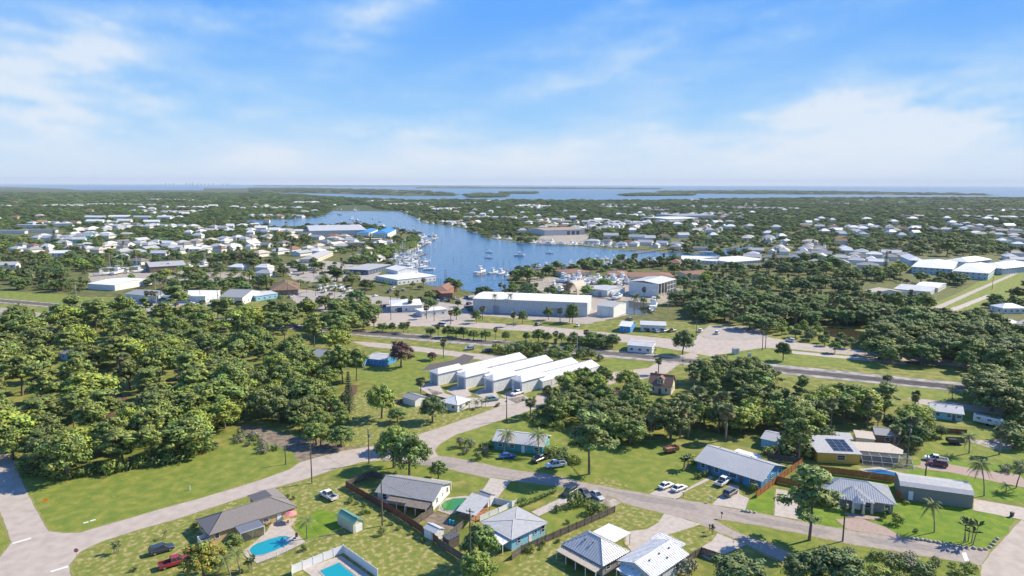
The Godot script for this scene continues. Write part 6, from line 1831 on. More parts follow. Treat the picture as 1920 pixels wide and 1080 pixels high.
var HOUSES = {"tan":{"x":-59.53,"z":-143.73,"L":18.49,"W":8.04,"a":41.5,"e":2.6,"ov":0.5,"n":"house","l":"tan house with brown shingled hip roof beside the turquoise pool","t":"hip","r":1.9,"wall":"w_tan","roof":"r_shingle","win":[["f",-8,1,0.9,1.2],["f",2.6,1.1,1.3,0.8],["f",8,1,1.3,1.2],["l",1.5,1,1.2,1.2],["l",-1.8,1,1.2,1.2],["r",0,1,1.4,1.2],["b",-4,1,1.4,1.2],["b",2,1,1.4,1.2]],"door":[["f",5.6,1,2.05,"door","door_white"]]},"white":{"x":-23.8,"z":-156.9,"L":14.57,"W":9.94,"a":-18.8,"e":2.7,"ov":0.55,"n":"house","l":"white house with ribbed grey metal gable roof inside the brown fence","t":"gable","r":1.75,"wall":"w_white","roof":"r_grey","seam":0.55,"win":[["f",-5.4,1,1.1,1.3],["r",2.6,1,0.9,1.3],["r",-0.6,1.2,0.6,0.9],["r",-3.4,1,0.9,1.3],["l",0,1,1.2,1.2],["b",-3,1,1.4,1.2],["b",3,1,1.4,1.2]]},"blueflat":{"x":0.63,"z":-139.17,"L":9.96,"W":9.17,"a":42.5,"e":2.8,"ov":0.55,"n":"house","l":"light blue house with smooth pale grey low roof behind the weathered fence","t":"hip","r":0.55,"wall":"w_skyblue","roof":"r_pale","win":[["f",-2.9,1,0.9,1.2],["f",2,1.2,0.9,0.9],["f",4.2,0.9,1.1,1.5],["r",-2,1,1.2,1.2],["r",2,1,1.2,1.2]],"door":[["f",0.4,0.9,2.05,"door","door_white"]]},"pyramid":{"x":17.13,"z":-129.22,"L":10.3,"W":7.35,"a":-48.1,"e":2.8,"ov":0.5,"n":"house","l":"house with white standing-seam pyramid roof and a beige porch roof","t":"hip","r":2.3,"wall":"w_stone","roof":"r_white","seam":0.6,"win":[["f",-3.5,1,1.2,1.2],["f",-1,1,1.2,1.2],["f",3,1,1.2,1.2],["r",-1.5,1,1.2,1.2],["r",2,1,1.2,1.2],["l",0,1,1.2,1.2]],"door":[["f",1.2,0.95,2.05,"door","turq"]],"vent":[[-1.4,1.6],[0.6,1.5]]},"twin":{"x":28.1,"z":-124.91,"L":11.31,"W":7.62,"a":43.5,"e":3,"ov":0.5,"n":"house","l":"white-roofed long gable house beside the circular driveway with three roof vents","t":"gable","r":1.2,"wall":"w_silver","roof":"r_bright","seam":0.6,"win":[["f",-3,1,1.2,1.2],["f",2.5,1,1.2,1.2],["r",-1.5,1,1.2,1.2],["r",2,1,1.2,1.2]],"vent":[[-3,1.2],[0.4,1.1],[3.6,1.2],[1,2.6]]},"blue":{"x":60.75,"z":-172.02,"L":17.78,"W":12.36,"a":-44.8,"e":2.7,"ov":0.7,"n":"house","l":"blue house with long white ribbed gable roof beside the cedar fence","t":"gable","r":2.2,"wall":"w_blue","roof":"r_white","seam":0.6,"win":[["f",-7.2,1,1.2,1.2],["f",-3.2,1,1.2,1.2],["f",1.4,1,2,1.1],["f",6.6,1,1.4,1.2],["r",3.4,1.2,0.8,1],["r",0,1.2,1,1.2],["r",-3.5,1.2,0.8,1.2]],"door":[["f",-5.2,1,2.05,"door","door_dark"],["f",3.6,1,2.05,"door","door_dark"]],"vent":[[-6,-0.6],[-1,-0.5],[3,-0.5]]},"greyhip":{"x":83.12,"z":-155.93,"L":15.63,"W":9.76,"a":-18.7,"e":2.8,"ov":0.6,"n":"house","l":"grey stone house with pale ribbed hip roof and a columned entrance porch","t":"hip","r":2.3,"wall":"w_stone","roof":"r_white","seam":0.5,"win":[["f",-5.5,0.9,1.6,1.3],["f",6.6,0.9,1.2,1.2],["r",0,1,1.2,1.2],["l",0,1,1.2,1.2],["b",-3,1,1.4,1.2],["b",3,1,1.4,1.2]]},"barn":{"x":103.6,"z":-157.82,"L":15.29,"W":7.51,"a":-20.2,"e":3.3,"ov":0.15,"n":"metal_barn","c":"barn","l":"long grey metal barn with rounded white roof and one white door","t":"barn","r":1.1,"wall":"w_grey","roof":"r_pale","seam":0,"auto":false,"door":[["f",-5.3,1,2.2,"door","door_white"]]},"yellow":{"x":90.87,"z":-183.65,"L":11.07,"W":11.18,"a":-6.9,"e":2.9,"ov":0.4,"n":"house","l":"yellow house with low pale roof carrying black solar panels","t":"shed","r":0.7,"wall":"w_yellow","roof":"r_pale","win":[["f",0.6,1,2.1,1.4],["r",2,1,1.2,1.2],["l",0,1,1.2,1.2]]},"teal":{"x":3.13,"z":-189.55,"L":14.42,"W":8.29,"a":-17.7,"e":2.7,"ov":0.6,"n":"house","l":"teal house with white ribbed gable roof between two palms","t":"gable","r":1.5,"wall":"w_teal","roof":"r_white","seam":0.6,"sides":"flr","door":[["f",1.5,1,2.05,"door","door_white"]]},"cottage":{"x":55.84,"z":-244.19,"L":8.12,"W":7.6,"a":-23.5,"e":3.2,"ov":0.4,"n":"cottage","c":"house","l":"cream cottage with steep brown roof and a gabled dormer near the crossing","t":"gable","r":3.2,"wall":"w_cream","roof":"r_terra","win":[["r",0,1.2,0.9,1.3],["r",2.5,1.2,0.9,1.3],["f",-2.4,1,0.9,1.3],["f",2.2,1,0.9,1.3],["r",0,4.1,0.8,1]],"door":[["f",0,1,2.05,"door","door_dark"]]},"bungalow":{"x":36.48,"z":-231.74,"L":6.45,"W":5.5,"a":-35.2,"e":2.6,"ov":0.4,"n":"house","l":"small house with brown roof almost hidden among trees by the cottage","t":"gable","r":1.5,"wall":"w_cream","roof":"r_brown"},"aqua":{"x":143.89,"z":-216.77,"L":8.58,"W":7.5,"a":-25.3,"e":2.7,"ov":0.5,"n":"house","l":"turquoise house with white gable roof facing the side road","t":"gable","r":1.4,"wall":"w_aqua","roof":"r_white","win":[["f",0.6,1,1.2,1.1],["f",3.4,1,1.5,1.1],["f",-2.5,1,1.2,1.1],["r",0,1,1.2,1.1]],"door":[["f",2,0.9,2,"door","door_dark"]],"vent":[[-3,1],[0,1],[3,1]]},"greenshed":{"x":-36.07,"z":-142.44,"L":6.31,"W":2.61,"a":-43,"e":2.1,"ov":0.2,"n":"garden_shed","c":"shed","l":"cream garden shed with pale green metal gable roof on the lawn","t":"gable","r":0.9,"wall":"w_cream","roof":"r_green","seam":0.4,"auto":false,"door":[["r",0,1.7,1.7,"door","door_white"]]},"whiteshed":{"x":-16.85,"z":-138,"L":3.47,"W":2.64,"a":-41.3,"e":2,"ov":0.15,"n":"garden_shed","c":"shed","l":"plain white garden shed against the brown fence","t":"gable","r":0.6,"wall":"w_white","roof":"r_white","auto":false},"darkshed":{"x":-12.84,"z":-134.67,"L":2.5,"W":2.64,"a":-51.8,"e":2,"ov":0.1,"n":"garden_shed","c":"shed","l":"wooden shed with black roof by the weathered grey fence","t":"shed","r":0.4,"wall":"f_grey","roof":"r_dark","auto":false},"smallroof":{"x":-6.14,"z":-153.7,"L":3.45,"W":2.64,"a":-37.5,"e":2.2,"ov":0.1,"n":"garden_shed","c":"shed","l":"white shed with blue-grey gable roof beside the wide driveway","t":"gable","r":0.6,"wall":"w_white","roof":"r_grey","auto":false},"hipwhite":{"x":-19.39,"z":-224.61,"L":7.29,"W":6.84,"a":-33.6,"e":2.6,"ov":0.4,"n":"house","l":"small house with bright white hip roof beside the storage buildings","t":"hip","r":1.5,"wall":"w_white","roof":"r_bright"},"oldshed":{"x":-33.95,"z":-229.4,"L":6.7,"W":5.57,"a":-41.3,"e":2.2,"ov":0.2,"n":"garden_shed","c":"shed","l":"small white outbuilding with blue-grey gable roof near the cabbage palm","t":"gable","r":0.9,"wall":"w_white","roof":"r_grey","auto":false},"brightblue":{"x":-55.58,"z":-283.63,"L":8.63,"W":9.87,"a":-21.4,"e":2.7,"ov":0.4,"n":"house","l":"bright blue house with white roof beside the purple-leaved tree","t":"gable","r":1,"wall":"w_brightblue","roof":"r_white"},"bluebox":{"x":-64.01,"z":-280.74,"L":5.87,"W":7.48,"a":-24,"e":2.5,"ov":0.2,"n":"house","l":"small bright blue house glimpsed between two tall trees","t":"gable","r":0.8,"wall":"w_brightblue","roof":"r_white"},"creamhouse":{"x":-80.29,"z":-287.52,"L":10.62,"W":10.1,"a":-33.3,"e":2.8,"ov":0.4,"n":"house","l":"cream house with grey gable roof at the edge of the dense wood","t":"gable","r":1.6,"wall":"w_cream","roof":"r_grey"},"woodhouse":{"x":-191.6,"z":-289.33,"L":8.12,"W":6.47,"a":-24.1,"e":2.8,"ov":0.4,"n":"house","l":"pale blue house with white trim buried in the dense wood","t":"gable","r":1.4,"wall":"w_skyblue","roof":"r_grey"},"redhouse":{"x":-126.7,"z":-259.32,"L":9.04,"W":5.4,"a":18.2,"e":2.4,"ov":0.4,"n":"shed","c":"shed","l":"low shed with red roof deep in the dense wood","t":"gable","r":0.8,"wall":"w_wood","roof":"r_terra"},"backlow":{"x":97.84,"z":-192.24,"L":4.84,"W":5,"a":-18.3,"e":2.4,"ov":0.2,"n":"garden_shed","c":"shed","l":"flat-roofed pale outbuilding behind the yellow house","t":"flat","r":0,"wall":"w_cream","roof":"r_pale","auto":false},"backlow2":{"x":104.11,"z":-191.78,"L":4.77,"W":5.23,"a":-18.5,"e":2.8,"ov":0.2,"n":"garden_shed","c":"shed","l":"cream-roofed outbuilding next to the yellow house","t":"shed","r":0.4,"wall":"w_cream","roof":"r_cream","auto":false},"hiddenroof":{"x":112.32,"z":-195.37,"L":6.46,"W":6.42,"a":-17.4,"e":2.6,"ov":0.3,"n":"house","l":"house with grey roof in tree shade behind the board fence","t":"gable","r":1.2,"wall":"w_wood","roof":"r_grey"},"bluecorner":{"x":77.48,"z":-191.67,"L":4.72,"W":8.24,"a":-38.2,"e":2.6,"ov":0.3,"n":"garden_shed","c":"shed","l":"pale blue metal outbuilding under trees behind the blue house","t":"gable","r":1,"wall":"w_skyblue","roof":"r_pale","auto":false},"warehouse":{"x":12.82,"z":-406.23,"L":68.22,"W":26,"a":-11.8,"e":8.3,"ov":0.2,"n":"boat_warehouse","c":"warehouse","l":"very long pale warehouse with flat white roof beside the boatyard","t":"gable","r":0.9,"wall":"w_silver","roof":"r_bright","seam":3,"auto":false,"door":[["f",-20,4,4.5,"roller_door","door_grey"],["f",15,4,4.5,"roller_door","door_grey"]]},"whitework":{"x":59.09,"z":-395.59,"L":10.47,"W":17.68,"a":-33.2,"e":6,"ov":0.2,"n":"workshop","c":"workshop","l":"white gabled workshop with roller door beside the long warehouse","t":"gable","r":1.2,"wall":"w_white","roof":"r_pale","seam":2,"auto":false,"door":[["f",0,4,4,"roller_door","door_white"]]},"smallwork":{"x":66.08,"z":-469.39,"L":16.49,"W":20.5,"a":-44.2,"e":4.5,"ov":0.2,"n":"workshop","c":"workshop","l":"low white workshop between the hangar and the arched tent","t":"gable","r":0.8,"wall":"w_white","roof":"r_white","auto":false,"door":[["f",2,3,3,"roller_door","door_grey"]]},"shop":{"x":-65.36,"z":-410.32,"L":18.43,"W":20.87,"a":11.6,"e":4,"ov":0.4,"n":"shop_building","c":"building","l":"white shop building with broad white hip roof and blue door","t":"hip","r":1.8,"wall":"w_white","roof":"r_bright","every":6,"door":[["f",-4,3,2.8,"door","w_navy"]]},"shopwing":{"x":-47.3,"z":-392.11,"L":16.26,"W":9.34,"a":30.6,"e":3.2,"ov":0.3,"n":"shop_building","c":"building","l":"low white annex with flat roof beside the white shop building","t":"flat","r":0,"wall":"w_white","roof":"r_bright","every":5},"restaurant":{"x":-83.95,"z":-533.06,"L":31.57,"W":36.25,"a":-47.6,"e":4,"ov":0.3,"n":"restaurant_building","c":"building","l":"white waterfront restaurant with raised upper storey and wide veranda roof","t":"hip","r":1.4,"wall":"w_white","roof":"r_bright","every":4},"restaurant_top":{"x":-89.84,"z":-549.75,"L":20.54,"W":18.52,"a":-52.8,"e":7.5,"ov":0.4,"n":"restaurant_building","c":"building","l":"upper white storey with gable roof rising over the waterfront restaurant","t":"gable","r":2,"wall":"w_white","roof":"r_bright","sides":"fr","st":2},"navy":{"x":-126.13,"z":-589.67,"L":23.09,"W":42.13,"a":-16.6,"e":4,"ov":0.3,"n":"shop_building","c":"building","l":"navy blue waterfront building with flat white roof","t":"flat","r":0,"wall":"w_navy","roof":"r_pale","every":5},"thatch":{"x":-160.87,"z":-476.87,"L":17.96,"W":31.16,"a":15.2,"e":3.5,"ov":0.6,"n":"pavilion","c":"pavilion","l":"pavilion with big brown thatched hip roof by the boat lot","t":"hip","r":4,"wall":"w_wood","roof":"r_thatch"},"longblue":{"x":-168.44,"z":-447.95,"L":16.03,"W":16.85,"a":52.7,"e":3.2,"ov":0.3,"n":"shop_building","c":"building","l":"long low building with white roof joined to the thatched pavilion","t":"gable","r":1,"wall":"w_skyblue","roof":"r_white"},"pinkroof":{"x":-47.14,"z":-472.82,"L":10.57,"W":28.27,"a":-11,"e":4,"ov":0.4,"n":"shop_building","c":"building","l":"red waterfront building with pale roof beside the round tree","t":"hip","r":2,"wall":"w_brick","roof":"r_terra"},"brickbox":{"x":-45.61,"z":-454.88,"L":7.22,"W":15.25,"a":17.9,"e":3.6,"ov":0.2,"n":"shop_building","c":"building","l":"small brick building with flat roof by the dock","t":"flat","r":0,"wall":"w_brick","roof":"r_brown","auto":false},"aquashop":{"x":-238.7,"z":-444.29,"L":27.08,"W":18.45,"a":-21.9,"e":4,"ov":0.3,"n":"shop_building","c":"building","l":"aqua shop building with grey roof by the parking lot","t":"gable","r":1.4,"wall":"w_paleaqua","roof":"r_grey","every":5},"aquashop2":{"x":-211.14,"z":-441.47,"L":28.24,"W":23.61,"a":0.9,"e":4.2,"ov":0.3,"n":"shop_building","c":"building","l":"long aqua shop building with flat white roof","t":"flat","r":0,"wall":"w_paleaqua","roof":"r_bright","every":6},"greygable":{"x":-176.86,"z":-438.54,"L":15.07,"W":26.35,"a":-6.5,"e":4.5,"ov":0.5,"n":"shop_building","c":"building","l":"grey building with two steep pale gables by the railway trees","t":"gable","r":3,"wall":"w_white","roof":"r_grey","every":5},"whiteyard":{"x":-290.04,"z":-497.92,"L":25.05,"W":33.14,"a":-17,"e":4,"ov":0.2,"n":"workshop","c":"workshop","l":"white workshop with bright roof beside stored boats","t":"gable","r":1.2,"wall":"w_white","roof":"r_bright","auto":false},"yardhouse":{"x":-309.06,"z":-601.59,"L":28.28,"W":41.37,"a":33.2,"e":5,"ov":0.4,"n":"workshop","c":"workshop","l":"long brown boatyard shed with pale metal roof","t":"gable","r":2,"wall":"w_wood","roof":"r_pale","every":5},"hip1":{"x":-197.82,"z":-686.35,"L":15.11,"W":71.56,"a":1.3,"e":4,"ov":0.6,"n":"house","l":"cream house with broad grey hip roof near the waterfront lots","t":"hip","r":2.6,"wall":"w_cream","roof":"r_pale"},"bluewhse":{"x":-276.2,"z":-1062.55,"L":81.59,"W":134.14,"a":18.4,"e":8,"ov":0.3,"n":"boat_warehouse","c":"warehouse","l":"far pale blue warehouse with white roof by the basin","t":"gable","r":1.5,"wall":"w_silver","roof":"r_white","auto":false},"blueroof2":{"x":-215.31,"z":-1013.53,"L":17.2,"W":79.88,"a":2,"e":6,"ov":0.5,"n":"shop_building","c":"building","l":"small waterfront building with blue hip roof beside the far warehouse","t":"hip","r":2.5,"wall":"w_white","roof":"r_blue"},"blueroof":{"x":-186.48,"z":-994.76,"L":21.22,"W":89.22,"a":1.9,"e":7,"ov":0.5,"n":"shop_building","c":"building","l":"waterfront building with bright blue stepped roof","t":"hip","r":3.5,"wall":"w_white","roof":"r_blue","st":2},"opensheds":{"x":68.25,"z":-1049.55,"L":67.6,"W":57.84,"a":22.7,"e":8,"ov":0.3,"n":"boat_warehouse","c":"warehouse","l":"open-fronted boat storage shed with rusty roof across the water","t":"gable","r":1,"wall":"w_silver","roof":"r_rust","auto":false,"door":[["f",6,5,6,"roller_door","door_dark"],["f",14,5,6,"roller_door","door_dark"],["f",22,5,6,"roller_door","door_dark"]]},"longflat1":{"x":327.69,"z":-1423.84,"L":84.33,"W":82.27,"a":33.1,"e":7,"ov":0.4,"n":"school_building","c":"building","l":"far long building with curved white roof among trees","t":"gable","r":1.4,"wall":"w_white","roof":"r_bright"},"longflat2":{"x":394.74,"z":-1545.85,"L":99.99,"W":96.74,"a":17.6,"e":8,"ov":0.4,"n":"school_building","c":"building","l":"far long building with pale blue-grey roof among trees","t":"flat","r":0,"wall":"w_silver","roof":"r_grey"},"condo0":{"x":380.03,"z":-606.48,"L":29.56,"W":66.44,"a":-36,"e":5.6,"ov":0.7,"n":"apartment_building","c":"apartment building","l":"pale blue apartment block with white hip roof, the widest of the cluster","t":"hip","r":3,"wall":"w_paleaqua","roof":"r_bright","st":2,"every":4},"condo1":{"x":434.66,"z":-643.99,"L":19.31,"W":46.83,"a":-57.4,"e":5.6,"ov":0.7,"n":"apartment_building","c":"apartment building","l":"pale blue apartment block with white hip roof, the rear of the cluster","t":"hip","r":3,"wall":"w_paleaqua","roof":"r_bright","st":2,"every":4},"condo2":{"x":398,"z":-578.39,"L":24.15,"W":71.09,"a":-40.5,"e":5.6,"ov":0.7,"n":"apartment_building","c":"apartment building","l":"pale blue apartment block with white hip roof, the front of the cluster","t":"hip","r":3,"wall":"w_paleaqua","roof":"r_bright","st":2,"every":4},"condo3":{"x":439.84,"z":-602.88,"L":28.79,"W":62.67,"a":-62,"e":5.6,"ov":0.7,"n":"apartment_building","c":"apartment building","l":"pale blue apartment block with white hip roof, the end of the cluster","t":"hip","r":3,"wall":"w_paleaqua","roof":"r_bright","st":2,"every":4},"condo4":{"x":388.91,"z":-657.93,"L":11.87,"W":43,"a":-18.6,"e":5.6,"ov":0.7,"n":"apartment_building","c":"apartment building","l":"pale blue apartment block with white hip roof, the smallest of the cluster","t":"hip","r":3,"wall":"w_paleaqua","roof":"r_bright","st":2,"every":4},"terra0":{"x":50.55,"z":-565.05,"L":23.88,"W":24.25,"a":25.2,"e":4,"ov":0.5,"n":"dock_building","c":"building","l":"low building with terracotta roof beside the boat slips","t":"hip","r":1.8,"wall":"w_cream","roof":"r_terra"},"terra1":{"x":85.78,"z":-549.39,"L":15.32,"W":29.35,"a":-10.1,"e":4,"ov":0.5,"n":"dock_building","c":"building","l":"low building with terracotta roof behind the white workshop","t":"hip","r":1.8,"wall":"w_cream","roof":"r_terra"},"terra2":{"x":111.09,"z":-543.47,"L":34.6,"W":28.64,"a":-3.9,"e":4,"ov":0.5,"n":"dock_building","c":"building","l":"wide building with brown tiled roof behind the open hangar","t":"hip","r":1.8,"wall":"w_cream","roof":"r_terra"},"terra3":{"x":152.64,"z":-556.83,"L":24.06,"W":22.08,"a":8.6,"e":4,"ov":0.5,"n":"dock_building","c":"building","l":"building with brown roof beyond the hangar among palms","t":"hip","r":1.8,"wall":"w_cream","roof":"r_terra"},"misc0":{"x":186,"z":-672.52,"L":36.74,"W":38.88,"a":-20.5,"e":3.2,"ov":0.4,"n":"building","c":"building","l":"long flat white-roofed building by the inlet","t":"flat","r":0,"wall":"w_white","roof":"r_bright"},"misc1":{"x":219.64,"z":-667.38,"L":49.39,"W":37.44,"a":28.4,"e":3.2,"ov":0.4,"n":"building","c":"building","l":"flat white-roofed building with overhanging eaves by the inlet","t":"flat","r":0,"wall":"w_white","roof":"r_bright"},"misc2":{"x":309.65,"z":-496.75,"L":14.32,"W":29.74,"a":-41.9,"e":3.2,"ov":0.4,"n":"house","c":"house","l":"low white-roofed house below the apartment cluster","t":"gable","r":1,"wall":"w_white","roof":"r_bright"},"misc3":{"x":288.09,"z":-479.9,"L":21.91,"W":30.17,"a":-38.3,"e":3.2,"ov":0.4,"n":"house","c":"house","l":"long low white-roofed motel building below the apartments","t":"flat","r":0,"wall":"w_white","roof":"r_white"},"misc4":{"x":257.77,"z":-464.83,"L":11.02,"W":21.29,"a":-83.9,"e":3.2,"ov":0.4,"n":"house","c":"house","l":"house with cream gable roof among dense trees","t":"gable","r":1.8,"wall":"w_white","roof":"r_cream"},"misc5":{"x":225.03,"z":-396.06,"L":7.38,"W":15.01,"a":-23.4,"e":3.2,"ov":0.4,"n":"house","c":"house","l":"low grey-roofed house below the diagonal road","t":"gable","r":1,"wall":"w_white","roof":"r_grey"},"misc6":{"x":301.08,"z":-405.8,"L":10.07,"W":14.7,"a":-87.7,"e":3.2,"ov":0.4,"n":"house","c":"house","l":"white pyramid-roofed house beside the canal trees","t":"hip","r":2,"wall":"w_white","roof":"r_bright"},"misc7":{"x":278.86,"z":-355.9,"L":8.41,"W":23.53,"a":-61.9,"e":3.2,"ov":0.4,"n":"house","c":"house","l":"grey-roofed house with solar panel at the canal","t":"gable","r":1.2,"wall":"w_white","roof":"r_grey"},"misc8":{"x":265.48,"z":-358.31,"L":6.33,"W":11.04,"a":-84.1,"e":3.2,"ov":0.4,"n":"house","c":"house","l":"small white hip-roofed house at the canal","t":"hip","r":1.6,"wall":"w_white","roof":"r_bright"},"misc9":{"x":60.13,"z":-307.14,"L":11.04,"W":10.93,"a":-19.7,"e":3.2,"ov":0.4,"n":"building","c":"building","l":"long low white building by the railway hedge","t":"gable","r":0.8,"wall":"w_white","roof":"r_white"},"misc10":{"x":60.98,"z":-350.68,"L":5.67,"W":11.72,"a":-23.6,"e":3.2,"ov":0.4,"n":"building","c":"building","l":"blue kiosk building with white gable roof","t":"gable","r":1.5,"wall":"w_brightblue","roof":"r_bright"},"misc11":{"x":74.61,"z":-352.07,"L":12.79,"W":10.62,"a":-10.7,"e":3.2,"ov":0.4,"n":"building","c":"building","l":"low white market building behind palms","t":"flat","r":0,"wall":"w_white","roof":"r_white"}}
var STORAGE = [[-29.78,-252,44.9],[-19,-247.63,45.1],[-8.48,-243.38,45.2],[1.89,-241.93,41.7]]
